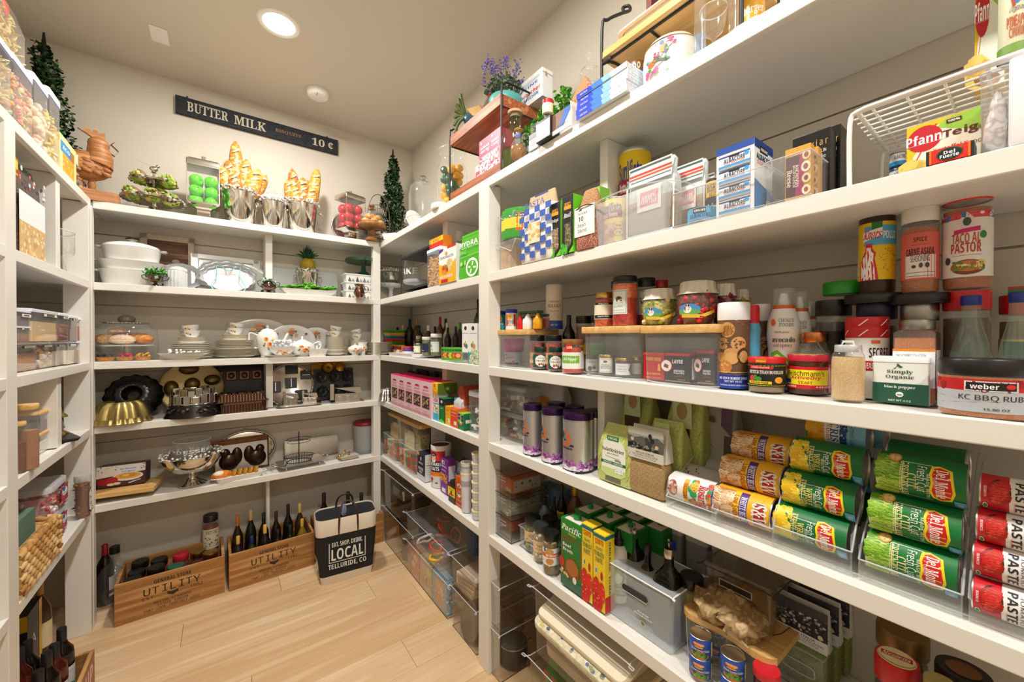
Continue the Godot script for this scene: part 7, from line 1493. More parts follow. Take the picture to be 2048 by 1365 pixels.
func r_b() -> void:
	# stacked clear bins at the left end
	var sp := "body:Ft:acr:.9,.9,.06,0 1,1,.06,1|rim:u:rimclear:1.8,1,-.5,1,.5,.3,.62,.5,.5,1,.5,.5,1,-.5,-.5,1,-.5|base_edge:u:rimclear:1.4,1,-.45,.01,.45,.45,.01,.45,.45,.01,-.45,-.45,.01,-.45"
	var b := I("clear_bin", "clear open-front bin holding a kraft box, lower of the stacked pair by the post", "bin", [1.078, 1.789, -1.366, 0.144, 0.125, 0.2, -1.571], sp)
	I("clear_bin", "clear open-front bin of seasoning packets, upper of the stacked pair by the post", "bin", [b.position.x, b.position.y + 0.128, b.position.z] + [0.12, 0.115, 0.2, -1.571], sp)
	I("kraft_box", "plain kraft cardboard box inside the lower stacked bin", "box", [1.058, 1.792, -1.409, 0.072, 0.115, 0.1, -1.571], "@box;d2ae82,.8|flap_line:D:f:l,20,0,20,100,2,a88860")
	for q in [[1.0, 1.955, -1.403], [1.0, 1.947, -1.366], [1.0, 1.94, -1.334], [1.0, 1.934, -1.306]]:
		pass
	var pk := I("seasoning_packet", "green seasoning packet in the upper stacked bin, leftmost and facing out", "packet", [0.984, 1.925, -1.36, 0.07, 0.125, 0.012, -1.571], "body:F:3f9c3a,.35:1,.3,.5,0 .96,1,.5,.12 .96,1,.5,.88 1,.3,.5,1|face:D:f:r,-50,30,0,66,e8d040;r,0,20,48,80,e86a30;k,30,3,0,22,48,78,4,d8482a,f0a030,f4e0a0;r,-20,66,40,78,20348c;t,8,72,7,50,ffffff,S,Knors")
	again(pk, "seasoning_packet", [[0.985, 1.925, pk.position.z + 0.035, -1.1, "green seasoning packet in the upper stacked bin, second from the left"], [1.0, 1.925, pk.position.z + 0.062, -0.95, "green seasoning packet in the upper stacked bin, third from the left"], [1.02, 1.925, pk.position.z + 0.085, -0.8, "green seasoning packet in the upper stacked bin, rightmost and deepest"]])
	I("pasta_bag", "blue and white checked paper bag of tube pasta with a kraft top", "bag", [0.978, 1.789, -1.123, 0.191, 0.26, 0.07, -1.571], "body:F:f2efe6,.7:.95,.9,.3,0 1,1,.4,.05 .98,1,.5,.45 .94,.8,.5,.7 .84,.5,.5,.8|top_fold:F:c8ab84,.75:.86,.52,.5,.76 .8,.3,.4,.88 .74,.16,.3,1|seal:B:2a3a8c,.5:.0,.985,0,.4,.03,.2|check_print:D:f4:" + CHECK)
	var le := I("lentil_box", "black and lime green lentil box with an oval window, left of the pair", "box", [0.975, 1.789, -1.022, 0.059, 0.19, 0.055, -1.571], LENT % ["Beluga", "9a8468,7a6448,b8a080", "9a8468,7a6448,b8a080"])
	I("lentil_box", "black and lime green lentil box with an oval window, right of the pair", "box", [0.97, 1.789, -0.954, 0.055, 0.195, 0.055, -1.571], LENT % ["Basil", "4a4a34,6a6448,8a845c", "4a4a34,6a6448,8a845c"])
	I("bean_bag", "clear bag of mixed beans with a white label and brown gingham topper", "bag", [0.972, 1.789, -0.876, 0.091, 0.165, 0.06, -1.571], "body:F:gr:8a2c24,b8543a,e8d8b8,5c2018,14,.5:.96,.9,.4,0 1,1,.5,.1 .98,1,.5,.6 .8,.5,.5,.9|topper:F:gr:d8a06c,c8905c,3a2c24,30,.8:1,.8,.5,.72 .84,.6,.5,.95 .6,.3,.5,1.16 .5,.2,.5,1.2|label:D:f2:r,-48,26,48,84,f4f2ec;t,-16,60,9,24,222222,S,10;t,-12,48,8,36,222222,s,bean;t,-10,37,8,40,666666,s,blend;g,222222,-30,76,-14,76,-10,80,-18,79;t,-8,71,5,44,333333,f,Sur la Sack|ribbon:U:2a2420,.5:1.5,0,-.5,.8,.5,0,.84,.6,.5,.8,.5")
	I("soup_bag", "dark green organic soup bag with a picture band behind the lentil boxes", "bag", [1.098, 1.789, -1.04, 0.155, 0.25, 0.06, -1.571], "body:F:2e6a28,.5:.96,.9,.4,0 1,1,.5,.2 .94,.7,.5,.85 .9,.1,.3,1|face:D:f1:r,-44,80,44,92,3a3024;t,0,86,6,74,e8e0d0,S,ORGANIC SOUP;r,-20,62,18,78,e8b838;k,20,4,-20,62,18,78,5,c8302a,f0d060,3a7a30;r,20,66,40,80,f2f2f0;t,30,73,6,16,333333,S,1.35;t,0,52,8,76,9ad868,s,ORGANIC")
	I("pasta_bag", "clear plastic bag of pale pasta behind the checked bag", "bag", [1.118, 1.789, -1.19, 0.115, 0.25, 0.06, -1.571], "body:F:bl:d8d0c0,a89c88,e8e4dc,12,.4:.96,.9,.4,0 1,1,.5,.3 .9,.6,.5,.85 .8,.1,.3,1|label:D:f2:r,-40,50,40,84,1c4a30;t,0,68,8,60,e8e4d0,F,SABATINO")
	I("salad_box", "lime green pasta salad box with a red oval beside the divider", "box", [1.018, 1.789, -0.883, 0.052, 0.21, 0.05, -1.571], "@box;8cc84a,.45|face:D:f:e,8,90,34,8,c82434;t,8,90,5,40,ffffff,S,Betty;t,0,73,13,84,ffffff,f,Suddenly;g,1f6a34,-50,48,50,48,50,68,-40,64;t,6,57,9,70,ffffff,S,SALAD;r,-50,40,50,46,d8302c;e,10,20,46,20,e0c078;k,40,6,-30,4,46,34,5,c89a48,e8d090,d86a30,8aa848")
	# frosted bin with the bean cans and jar-print pouches
	I("frosted_bin", "frosted white plastic bin with beans and jar-print pouches beside the divider", "bin", [1.064, 1.789, -0.717, 0.252, 0.13, 0.24, -1.571], "body:Ft:frost:.92,.95,.12,0 1,1,.12,1|rim:U:frost:2,1,-.5,1,.5,.5,1,.5,.5,1,-.5,-.5,1,-.5")
	I("bean_can", "yellow pinto bean can with blue lettering standing inside the frosted bin", "can", [1.01, 1.792, -0.801, 0.084, 0.146, 0.084, -1.321], SUNV)
	I("bean_can", "big yellow pinto bean can with blue lettering behind the jar pouches", "can", [1.153, 1.789, -0.839, 0.109, 0.354, 0.109, -1.221], SUNV)
	var jp := I("jar_pouch", "jar-shaped printed pouch of mixed lentils with a pink label, in the frosted bin", "pouch", [1, 1.792, -0.662, 0.161, 0.213, 0.045, -1.571], JARP)
	I("jar_pouch", "jar-shaped printed pouch of lentils, second behind the frosted bin pouch", "pouch", [1.06, 1.79, -0.58, 0.097, 0.2, 0.045, -1.571], JARP)
	I("jar_pouch", "jar-shaped printed pouch of dark lentils, farthest back beside the bean can", "pouch", [1.128, 1.79, -0.563, 0.048, 0.18, 0.04, -1.571], JARP)
	# clear bins with tuna and caviar
	I("clear_bin", "clear bin holding the albacore carton and bean can on the second shelf", "bin", [1.074, 1.789, -0.463, 0.216, 0.085, 0.26, -1.571], "@sbin;acr;rimclear")
	I("bean_can", "brown barbecue bean can with a yellow banner in the clear bin", "can", [1.043, 1.792, -0.511, 0.04, 0.128, 0.04, -1.371], "@can;3a2c28,.4|label:C:1:r,-60,60,60,92,f0c020;t,0,78,16,70,1c2a6a,S,BUSH'S;t,0,65,8,40,333333,S,BEST;r,-60,20,60,54,20304a;i,0,38,17,70,f0ece0,F,Barbecue")
	I("tuna_can", "single light blue albacore tuna can lying flat at the front of the clear bin", "can", [0.989, 1.792, -0.515, 0.071, 0.036, 0.071, -1.271], TUNA)
	I("tuna_carton", "tall white and blue albacore carton with a window showing four stacked cans", "carton", [1.01, 1.79, -0.424, 0.084, 0.162, 0.1, -1.571], "body:B:f0f2f6,.4:0,.5,0,1,1,1,.8|face:D:f:r,-50,91,50,100,1a4aa8;r,-42,2,40,88,c8ccd2;" + ALB + "|side:D:r:r,-50,88,50,100,1a3c90;r,-22,84,20,93,1c1c20;t,0,88.5,4,36,ffffff,S,KIRKLAND;t,0,77,8,80,1c2c58,S,ALBACORE;t,0,69,5,76,d84848,s,SOLID WHITE;g,2a8ad8,-50,0,50,0,50,30,-50,44;r,10,4,36,20,f4f4f4|top:D:t:r,-50,-0,50,100,1a4aa8")
	I("clear_bin", "clear bin holding anchovy and caviar boxes on the second shelf", "bin", [1.079, 1.789, -0.313, 0.081, 0.09, 0.27, -1.571], "@sbin;acr;rimclear")
	var an := I("anchovy_box", "gold and maroon anchovy box standing on end in the clear bin, front left", "box", [0.971, 1.79, -0.3, 0.045, 0.108, 0.022, -1.571], "@box;d8a040,.4|face:D:f:r,-46,6,24,84,4a1828;g,a01c5c,-10,6,24,6,24,84,10,84;v,-32,42,20,0,f4e8d8,F,Reese;v,-14,44,8,0,f4e0d0,S,ROLLED FILLETS OF;v,-2,44,13,0,f4e0d0,S,ANCHOVIES;e,34,80,16,9,e8d0a0;e,34,80,9,5,8a3c1c;e,32,58,18,10,f4ecd8;e,32,58,9,6,a0441c;e,34,36,17,9,e8d8b0;e,34,36,8,5,7a3018;e,34,14,17,9,f0e4c8;e,34,14,8,5,a0441c")
	again(an, "anchovy_box", [[an.position.x + 0.03, an.position.y, an.position.z + 0.004, null, "gold and maroon anchovy box standing second in the clear bin"]])
	I("sardine_box", "white and red fish box with a pink lid edge at the right of the anchovies", "box", [1.063, 1.79, -0.292, 0.02, 0.112, 0.06, -1.571], "@box;e8e4e6,.35|face:D:f:r,-50,92,50,100,d81c5c;l,-40,20,40,30,3,c83040;l,-40,40,40,50,3,3050a0;l,-40,60,40,70,3,c83040")
	I("caviar_box", "black caviar box with gold lettering, front one of two", "box", [1.068, 1.79, -0.303, 0.069, 0.165, 0.04, -1.571], CAV)
	I("caviar_box", "black caviar box with gold lettering, rear one of two and slightly taller", "box", [1.123, 1.79, -0.298, 0.07, 0.185, 0.05, -1.571], CAV)
	var tc := I("tuna_can", "navy and white tuna can at the bottom of the rear left stack", "can", [1.161, 1.789, -0.273, 0.027, 0.036, 0.027, -1.171], TUNB)
	var tp := tc.position
	again(tc, "tuna_can", [[tp.x, tp.y + 0.037, tp.z, null, "navy and white tuna can, second in the rear left stack"], [tp.x, tp.y + 0.074, tp.z, null, "navy and white tuna can, third in the rear left stack"], [tp.x, tp.y + 0.111, tp.z, null, "navy and white tuna can at the top of the rear left stack"], [tp.x + 0.01, tp.y, tp.z + 0.09, null, "navy and white tuna can at the bottom of the rear right stack"], [tp.x + 0.01, tp.y + 0.037, tp.z + 0.09, null, "navy and white tuna can, middle of the rear right stack"], [tp.x + 0.01, tp.y + 0.074, tp.z + 0.09, null, "navy and white tuna can at the top of the rear right stack"]])
	# wire riser
	var t := T("wire_riser", "white coated wire shelf riser on the second shelf at the right edge", "wire shelf", Vector3(1.105, 1.7886, 0.08))
	var g := G.new()
	for k in 11:
		g.tube(PackedVector3Array([Vector3(-0.125 + k * 0.025, 0.143, -0.3), Vector3(-0.125 + k * 0.025, 0.143, 0.36)]), 0.0019, 6)
	P(t, "long_wires", g.mesh(), m("f0f0ee,.3")).set_meta("kind", "stuff")
	g = G.new()
	for k in 14:
		g.tube(PackedVector3Array([Vector3(-0.125, 0.147, -0.27 + k * 0.046), Vector3(0.128, 0.147, -0.27 + k * 0.046)]), 0.0024, 6)
	P(t, "cross_wires", g.mesh(), m("f0f0ee,.3")).set_meta("kind", "stuff")
	for z in [-0.3, 0.36]:
		for x in [-0.128, 0.13]:
			P(t, "leg", bld("U", "4.2,0,%f,0,%f,%f,.125,%f,%f,.145,%f,%f,.147,%f" % [x, z, x, z, x, z + 0.012, x, z + 0.05]), m("f0f0ee,.3"))
		P(t, "end_rail", bld("u", "4.2,0,-.128,.146,%f,.13,.146,%f" % [z + 0.01, z + 0.01]), m("f0f0ee,.3"))
	for x in [-0.128, 0.13]:
		P(t, "side_rail", bld("u", "4.2,0,%f,.147,-.28,%f,.147,.34" % [x, x]), m("f0f0ee,.3"))
	I("dumpling_box", "green, white and yellow dumpling dough box under the wire riser", "box", [1.028, 1.789, -0.102, 0.087, 0.094, 0.05, -1.571], PFAN + ";t,24,66,18,46,5c2420,S,Teig;t,46,66,9,10,5c2420,s,fur;t,24,42,9,70,5c2420,s,Kartoffel Knodel;r,6,86,26,93,5c1c20;t,16,89.5,4,16,ffffff,S,100%")
	I("dumpling_box", "yellow dumpling dough box standing on top of the wire riser", "box", [1.093, 1.939, -0.054, 0.033, 0.19, 0.05, -1.571], PFAN)
	I("pineapple_can", "cream pineapple chunk can with a blue sun emblem on the wire riser", "can", [1.005, 1.939, -0.026, 0.033, 0.13, 0.033, -1.171], "@can;d8d8b8,.45|label:C:1:e,-10,78,22,16,3a7ac0;e,-10,76,12,9,f0d070;g,b8502c,-32,74,-24,60,-14,60,-26,78;e,4,70,10,6,6aa040;i,-8,56,9,50,5c4030,f,Organic;t,-4,42,13,74,c85a2c,S,PINEAPPLE;t,-4,29,12,60,c85a2c,S,CHUNKS;r,-160,0,160,16,7aa048")
	I("salsa_carton", "small red carton with a black oval logo lying at the shelf edge", "carton", [0.968, 1.789, -0.088, 0.052, 0.023, 0.04, -1.571], "body:B:e8281c,.4:0,.5,0,.92,1,1,.8|end_cap:B:1c2024,.4:-.47,.5,0,.07,1.02,1.02,1 .47,.5,0,.07,1.02,1.02,1|face:D:f:r,-43,0,-38,100,f07820;r,38,0,43,100,f07820;e,0,50,28,42,1c4a2c;e,0,50,25,36,14202c;t,0,62,24,24,ffffff,S,Del;t,0,36,24,40,ffffff,S,Fuerte;g,2a8a3c,20,70,30,96,26,76,34,80")
	I("clear_canister", "clear plastic container with a bag of garlic under the wire riser", "canister", [0.984, 1.789, -0.042, 0.032, 0.13, 0.032, -1.571], "body:Ft:acr:.9,.9,.3,0 1,1,.3,1|rim:U:rimclear:1.5,1,-.4,1,.5,.4,1,.5,.5,1,0,.4,1,-.5,-.4,1,-.5,-.5,1,0|garlic_bag:S:bl:e0dcd8,c0b4b0,f0ecea,14,.3:0,.3,.05,.4,.3,.36,.3 .05,.5,0,.28,.26,.3,.3")
	I("white_canister", "smooth white plastic box at the right frame edge on the second shelf", "canister", [0.998, 1.789, -0.015, 0.028, 0.13, 0.1, -1.571], "body:F:f0f1f4,.25:.96,.96,.3,0 1,1,.3,.04 1,1,.3,.96 .96,.96,.3,1")

const CHECK := "r,-48,6,-32,15,3c5cb4;r,-16,6,0,15,3c5cb4;r,16,6,32,15,3c5cb4;r,-32,15,-16,24,3c5cb4;r,0,15,16,24,3c5cb4;r,32,15,48,24,3c5cb4;r,-48,24,-32,33,3c5cb4;r,-16,24,0,33,3c5cb4;r,16,24,32,33,3c5cb4;r,-32,33,-16,42,3c5cb4;r,0,33,16,42,3c5cb4;r,32,33,48,42,3c5cb4;r,-48,42,-32,51,3c5cb4;r,-16,42,0,51,3c5cb4;r,16,42,32,51,3c5cb4;r,-32,51,-16,60,3c5cb4;r,0,51,16,60,3c5cb4;r,32,51,48,60,3c5cb4;r,-48,60,-32,69,3c5cb4;r,-16,60,0,69,3c5cb4;r,16,60,32,69,3c5cb4;r,-32,69,-16,78,3c5cb4;r,0,69,16,78,3c5cb4;r,32,69,48,78,3c5cb4;g,e8ddc0,-20,26,16,26,16,56,-20,56;k,14,3,-16,28,12,54,8,e0b868,d8a850,f0d498;t,0,82,8,60,3c5cb4,F,PASTA"
const LENT := "body:B:1a1a18,.35:0,.5,0,1,1,1,.8|side_band:B:6ed428,.4:.5,.5,0,.02,1,1.01,.5 -.5,.5,0,.03,1,1.01,.5|face:D:f:t,0,84,8,50,f0a020,S,BRONCO;r,-30,76,30,82,f0a020;i,0,66,8,60,f0f0f0,F,%s;e,6,30,30,24,3a3428;k,90,2,-16,12,28,50,5,%s;k,30,3,-46,0,-10,16,6,58b828,3a9420;g,6ed428,10,0,50,0,50,12|window_print:D:f1:k,60,7,-14,14,24,48,5,%s"
const SUNV := "@can;f2cc18,.4|label:C:1:t,-4,78,20,80,1c3ca8,S,SunVista;r,-60,56,40,70,a81c24;t,-10,63,10,66,ffffff,S,Pinto Beans;r,-60,0,60,44,c88a60;k,60,5,-58,2,58,42,11,c87848,e0a078,a85c34,e8b890;e,26,38,16,6,e8d838;e,26,24,16,6,e8d838;e,24,10,16,6,e8d838;t,26,38,5,20,444444,S,6g;t,26,24,5,20,444444,S,7g"
const JARP := "body:F:gr:c89878,8a9478,5c6450,e0b898,30,.6:.86,.6,.5,0 .96,1,.5,.1 .96,1,.5,.5|upper:F:fr:e8ecec,.7:.96,1,.5,.5 .94,.8,.5,.72 .86,.5,.5,.78 .9,.5,.5,.95 .8,.2,.5,1|outline:D:f2:b,-48,2,48,74,3,e8f0f0;r,-42,74,44,97,dce6e4;r,-40,92,42,95,4a6058;r,-40,84,44,87,d84830;r,-40,80,44,82.5,e05a48;r,-38,76,42,77.5,6a8080;l,-44,66,-40,92,2,7aa0a0;l,-48,76,-40,70,2,5a8088;l,44,70,50,90,3,8a9c9c;r,-24,34,24,66,f6f4f0;r,-18,40,18,60,e8909a;t,0,52,5,28,ffffff,S,GREEN;t,0,46,5,30,ffffff,S,LENTILS"
const TUNA := "@can;58b4e0,.4|label:C:1:r,-22,60,20,92,16181c;t,0,76,16,36,ffffff,S,KIRKLAND;t,0,42,26,74,1c4a8c,F,ALBACORE;t,0,14,12,70,e86a6a,s,SOLID WHITE TUNA"
const TUNB := "@can;1c3460,.4|label:C:1:r,-160,44,160,92,e8ecf0;t,0,68,22,70,1c2c58,S,ALBACORE;r,-160,20,160,44,2a9ade;k,14,3,40,50,80,88,1.5,333333"
const ALB := "r,-42,5,40,20,e8ecf2;r,-42,19,40,21,1c3c84;r,-42,5,40,8,3aa0e0;r,-42,2,40,5,a8acb4;r,-14,17.5,14,20.5,1c1c20;t,0,14,6,56,1c2c58,S,ALBACORE;t,0,10,3,54,e06060,s,SOLID WHITE TUNA;e,32,17,6,3,3aa0e0;r,-42,27,40,42,e8ecf2;r,-42,41,40,43,1c3c84;r,-42,27,40,30,3aa0e0;r,-42,24,40,27,a8acb4;r,-14,39.5,14,42.5,1c1c20;t,0,36,6,56,1c2c58,S,ALBACORE;t,0,32,3,54,e06060,s,SOLID WHITE TUNA;e,32,39,6,3,3aa0e0;r,-42,49,40,64,e8ecf2;r,-42,63,40,65,1c3c84;r,-42,49,40,52,3aa0e0;r,-42,46,40,49,a8acb4;r,-14,61.5,14,64.5,1c1c20;t,0,58,6,56,1c2c58,S,ALBACORE;t,0,54,3,54,e06060,s,SOLID WHITE TUNA;e,32,61,6,3,3aa0e0;r,-42,70,40,85,e8ecf2;r,-42,84,40,86,1c3c84;r,-42,70,40,73,3aa0e0;r,-42,67,40,70,a8acb4;r,-14,82.5,14,85.5,1c1c20;t,0,79,6,56,1c2c58,S,ALBACORE;t,0,75,3,54,e06060,s,SOLID WHITE TUNA;e,32,82,6,3,3aa0e0"
const CAV := "@box;141416,.22|face:D:f:t,8,84,9,72,c89c5c,s,c a v i a r;t,10,72,4,60,e8e8e8,s,BLACK CAPELIN;t,14,64,3.5,50,e8e8e8,s,FROM ICELAND;e,-34,66,11,8,c8d0d8;e,-34,66,7,5,5a7890"
const PFAN := "body:B:f0c41c,.4:0,.5,0,1,1,1,.8|face:D:f:g,e8ecd8,-46,0,50,0,50,100,-10,88,-40,40;g,9acc48,-8,84,50,60,50,100,4,96;g,d82c28,-42,20,-40,20,-6,92,-9,92;e,-24,70,25,24,c41c28;b,-49,60,1,61,1,d8d8d8;t,-22,70,18,56,ffffff,S,Pfanni;k,14,4,-48,4,-28,30,12,e8c868,d0a848;k,8,5,-20,2,10,10,9,8a5c34,a87444"


func r_c() -> void:
	# three bins with bamboo lids
	I("lidded_bin", "clear bin under a bamboo lid, left of three on the middle shelf by the post", "bin", [1.083, 1.374, -1.359, 0.247, 0.145, 0.17, -1.571], LIDB)
	I("lidded_bin", "clear bin under a bamboo lid with truffle jars, middle of the three", "bin", [1.104, 1.374, -0.828, 0.239, 0.147, 0.2, -1.571], LIDB)
	I("lidded_bin", "clear bin under a bamboo lid with paprika tins, right of the three", "bin", [1.106, 1.374, -0.592, 0.222, 0.145, 0.22, -1.571], LIDB)
	I("plastic_cup", "magenta plastic cup stacked on a can inside the left bin", "cup", [1.113, 1.437, -1.486, 0.107, 0.062, 0.107, -1.571], "body:L:b81878,.3:0,0 .86,0 1,.95 1,1 .95,1 .84,.1 0,.08")
	I("picture_can", "silver can with a small picture of a woman in red, inside the left bin", "can", [1.1, 1.378, -1.47, 0.08, 0.058, 0.08, -1.271], "@can;b8c4d4,.3|label:C:1:e,-20,40,10,22,d83028;e,-20,66,7,12,e8b898;g,201818,-29,50,-26,84,-14,84,-11,50,-16,72,-24,72;e,-12,34,14,12,e8c050;r,-40,0,60,16,1c1c24;e,30,22,8,10,d83a2a;t,14,56,12,34,e86a30,S,CASA")
	var sh := I("seasoning_shaker", "teal popcorn seasoning shaker with a blue lid on the left bamboo lid", "shaker", [1.043, 1.538, -1.496, 0.047, 0.088, 0.047, -0.609], SHAK % "18a0b8" + "|label:C:.9:r,-130,8,130,78,1898b4;e,-4,58,24,15,f0b428;e,-12,60,4,3,222222;e,4,60,4,3,222222;e,-4,52,9,4,222222;t,0,30,11,60,ffffff,S,RANCH;k,16,3,-50,8,50,26,2,ffffff,e8f8f8")
	I("seasoning_shaker", "red and white striped popcorn seasoning shaker with a blue lid on the left bamboo lid", "shaker", [1.047, 1.538, -1.415, 0.054, 0.091, 0.054, -0.637], SHAK % "f0eee8" + "|label:C:.9:r,-130,6,130,80,f4f2ee;r,-90,6,-70,80,d8202c;r,-52,6,-36,80,d8202c;r,20,6,36,80,d8202c;r,56,6,74,80,d8202c;e,-18,62,20,14,f0b428;e,-24,64,3,3,222222;e,-12,64,3,3,222222;t,-8,42,9,60,222222,S,MOVIE;t,-8,32,9,60,222222,S,BUTTER;t,-8,22,9,50,e8a020,S,SALT")
	for k in [[1.039, 1.538, -1.339, 0.029, 0.064, 0.029, -1.571], [1.043, 1.538, -1.292, 0.046, 0.064, 0.046, -1.571], [1.042, 1.538, -1.226, 0.04, 0.064, 0.04, -1.571]]:
		var q := int(round(k[2] * 1000)) 
		squeeze(k)
	I("pimento_jar", "small jar of diced red pimento with a black lid behind the yellow squeeze bottle", "jar", [1.092, 1.538, -1.221, 0.048, 0.062, 0.048, -1.571], "@jar;glass;gr:8c1820,b02830,701418,30,.4;black")
	I("salt_canister", "tall cream sea salt canister with blue lettering and a blue base", "canister", [1.118, 1.538, -1.209, 0.071, 0.182, 0.071, -0.747], "body:L:e6dcca,.6:0,0 1,0 1,1 .96,1.01 0,1.01|label:C:1:r,-160,0,160,19,2050a8;r,-160,19,160,66,dccdb4;t,0,62,4,60,4a5470,f,Mediterranean;t,0,52,7,80,2c3450,F,SEA SALT;t,0,40,4,50,3c6090,f,fine crystals;l,-20,24,30,44,2,c4b090;l,30,24,-10,40,2,c4b090;t,0,9,4,40,dce6f4,s,NET WT")
	var gb := I("tea_box", "pale green box with a brown label panel, left of two behind the squeeze bottles", "box", [1.158, 1.538, -1.445, 0.072, 0.088, 0.04, -1.571], "@box;6c8a64,.5|face:D:f:r,-30,66,44,88,4a3c30;l,-24,80,38,80,4,d8c8a8;l,-24,73,38,73,4,d8c8a8;r,10,20,44,60,8a7a68")
	again(gb, "tea_box", [[gb.position.x, gb.position.y, gb.position.z + 0.064, null, "pale green box with a brown label panel, right of two behind the squeeze bottles"]])
	I("soy_bottle", "dark soy sauce bottle with a black cap behind the sea salt canister", "bottle", [1.136, 1.374, -1.141, 0.056, 0.22, 0.056, -1.571], "@bottle;1a1410,.2;black")
	I("salsa_jar", "brown salsa jar with a black lid and yellow label, left of two at the back", "jar", [1.159, 1.42, -1.08, 0.063, 0.168, 0.063, -1.571], "@wide;glass;6a3420,.5;black|label:C:.98:r,-160,10,160,36,d8b020;e,0,26,8,9,3a8a3a")
	I("salsa_jar", "brown salsa jar with a black lid and lime label, right of two at the back", "jar", [1.168, 1.42, -1.016, 0.06, 0.169, 0.06, -1.571], "@wide;glass;6a3420,.5;black|label:C:.98:r,-160,10,160,36,6ab82c")
	for k in 2:
		I("jar_riser", "plain dark tray raising the %s salsa jar at the back" % ["left", "right"][k], "tray", [[1.17, 1.374, -0.945, 0.07, 0.044, 0.07, 0], [1.17, 1.374, -0.862, 0.07, 0.044, 0.07, 0]][k], "body:L:3a2a20,.6:0,0 .95,0 1,.05 1,1 0,1")
	# jars before the bins
	var pj := I("pepper_jar", "jar of cherry peppers in oil with a black lid, left of two behind the tapenades", "jar", [1.071, 1.374, -1.263, 0.065, 0.138, 0.065, -0.703], "@wide;glass;bl:c83420,e85830,8c2014,26,.3;black|label:C:.99:r,-90,16,-10,48,e8c088;t,-50,32,12,50,4a3020,f,Red")
	again(pj, "pepper_jar", [[pj.position.x + 0.01, pj.position.y, pj.position.z + 0.09, null, "jar of cherry peppers in oil with a black lid, right of two behind the tapenades"]])
	I("tapenade_jar", "small jar with a dark green lid and scalloped white label, left of two at the front", "jar", [1.055, 1.374, -1.222, 0.06, 0.09, 0.06, -0.712], TAP % "Tapenade")
	I("tapenade_jar", "small jar with a dark green lid and scalloped white label, right of two at the front", "jar", [1.038, 1.374, -1.115, 0.058, 0.092, 0.058, -0.75], TAP % "Bruschetta")
	I("pepper_jar", "jar of red pepper spread with a wooden lid and green label", "jar", [1.025, 1.374, -1.009, 0.079, 0.122, 0.079, -0.793], "@wide;glass;bl:c82c14,e04a1c,a82010,20,.3;turned|label:C:.99:r,-90,14,90,62,f0eae0;r,-90,30,30,52,78b83c;e,-20,76,16,12,d8281c;t,-16,76,7,24,ffffff,S,LOVE;i,-16,41,12,66,ffffff,F,Red Pepper;r,40,14,86,66,e8e4dc;k,20,4,44,20,80,60,.8,555555")
	I("silver_lid_jar", "jar of red peppers with a silver lid between the cherry peppers and the wooden lid", "jar", [1.131, 1.374, -1.173, 0.086, 0.085, 0.086, -1.571], "@wide;glass;bl:c83420,e85830,8c2014,26,.3;tin")
	# truffle jars in the middle bin
	I("truffle_jar", "truffle jar with a black lid and a mushroom on its pale label, left in the bin", "jar", [1.076, 1.378, -0.96, 0.051, 0.06, 0.051, -0.842], "@wide;glass;3a2c24,.5;4a4844,.4|label:C:1:r,-80,8,60,78,dcd8d2;t,-6,62,12,60,444444,f,Tammy;e,-20,24,16,14,2a2420;e,10,30,12,10,4a4038")
	I("truffle_jar", "truffle jar with a gold lid and a tied white label, middle in the bin", "jar", [1.055, 1.378, -0.877, 0.06, 0.066, 0.06, -0.877], "@wide;glass;2a2620,.5;gold|label:C:1.02:r,-50,10,30,84,f2efe8;b,-46,14,26,80,2,8a8278;e,-10,66,12,6,6a6058;t,-10,50,7,50,444444,s,WHOLE;t,-10,41,7,56,444444,s,SUMMER;t,-10,32,7,60,444444,s,TRUFFLE")
	I("truffle_jar", "low truffle jar with a gold lid and a swallow-tail label, right in the bin", "jar", [1.045, 1.378, -0.803, 0.05, 0.058, 0.05, -0.915], "@wide;glass;4a3420,.5;gold|label:C:1.0:g,e8ecec,-60,8,60,8,34,36,60,70,-60,70;t,-14,56,8,60,888888,f,Urbani;t,-10,40,8,64,444444,s,Truffle Salt;l,-40,28,20,28,2,888888")
	I("truffle_jar", "dark truffle jar with a gold lid at the back right of the middle bin", "jar", [1.087, 1.378, -0.782, 0.034, 0.062, 0.034, -0.947], "@wide;glass;2a2420,.5;gold|label:C:1.0:r,-60,10,60,66,d8d6d0;k,30,3,-50,14,50,60,.8,444444")
	# paprika tins in the right bin
	I("paprika_tin", "red paprika tin with a gold camel in the right lidded bin", "tin", [1.05, 1.378, -0.678, 0.07, 0.079, 0.05, -1.571], "body:F:b81820,.35:1,1,.1,0 1,1,.1,.9|lid:F:d01c28,.3:1.03,1.03,.12,.9 1.03,1.03,.12,.98 .98,.98,.1,1|face:D:f:t,0,80,6,70,e8b84a,S,SPANISH SMOKED;t,0,73,6,70,e8b84a,S,PAPRIKA POWDER;g,e0a838,-36,34,-33,34,-32,46,-22,46,-20,34,-17,34,-16,50,-4,58,0,66,8,66,8,62,2,60,-4,48,-10,46,-12,58,-20,52,-26,60,-34,52;g,e0a838,20,34,34,34,30,58,26,62,22,56;t,0,22,7,64,e8b84a,S,SILK ROUTE;t,0,8,5,70,e8b84a,s,Fine Sweet")
	I("paprika_tin", "black paprika tin with a red lid and a round white emblem in the right bin", "tin", [1.057, 1.378, -0.603, 0.072, 0.081, 0.07, -1.571], PAPT)
	I("paprika_tin", "black paprika tin with a red lid, rightmost in the right lidded bin", "tin", [1.075, 1.378, -0.532, 0.046, 0.09, 0.07, -1.571], PAPT)
	# on the lids
	var TOP := 1.4785
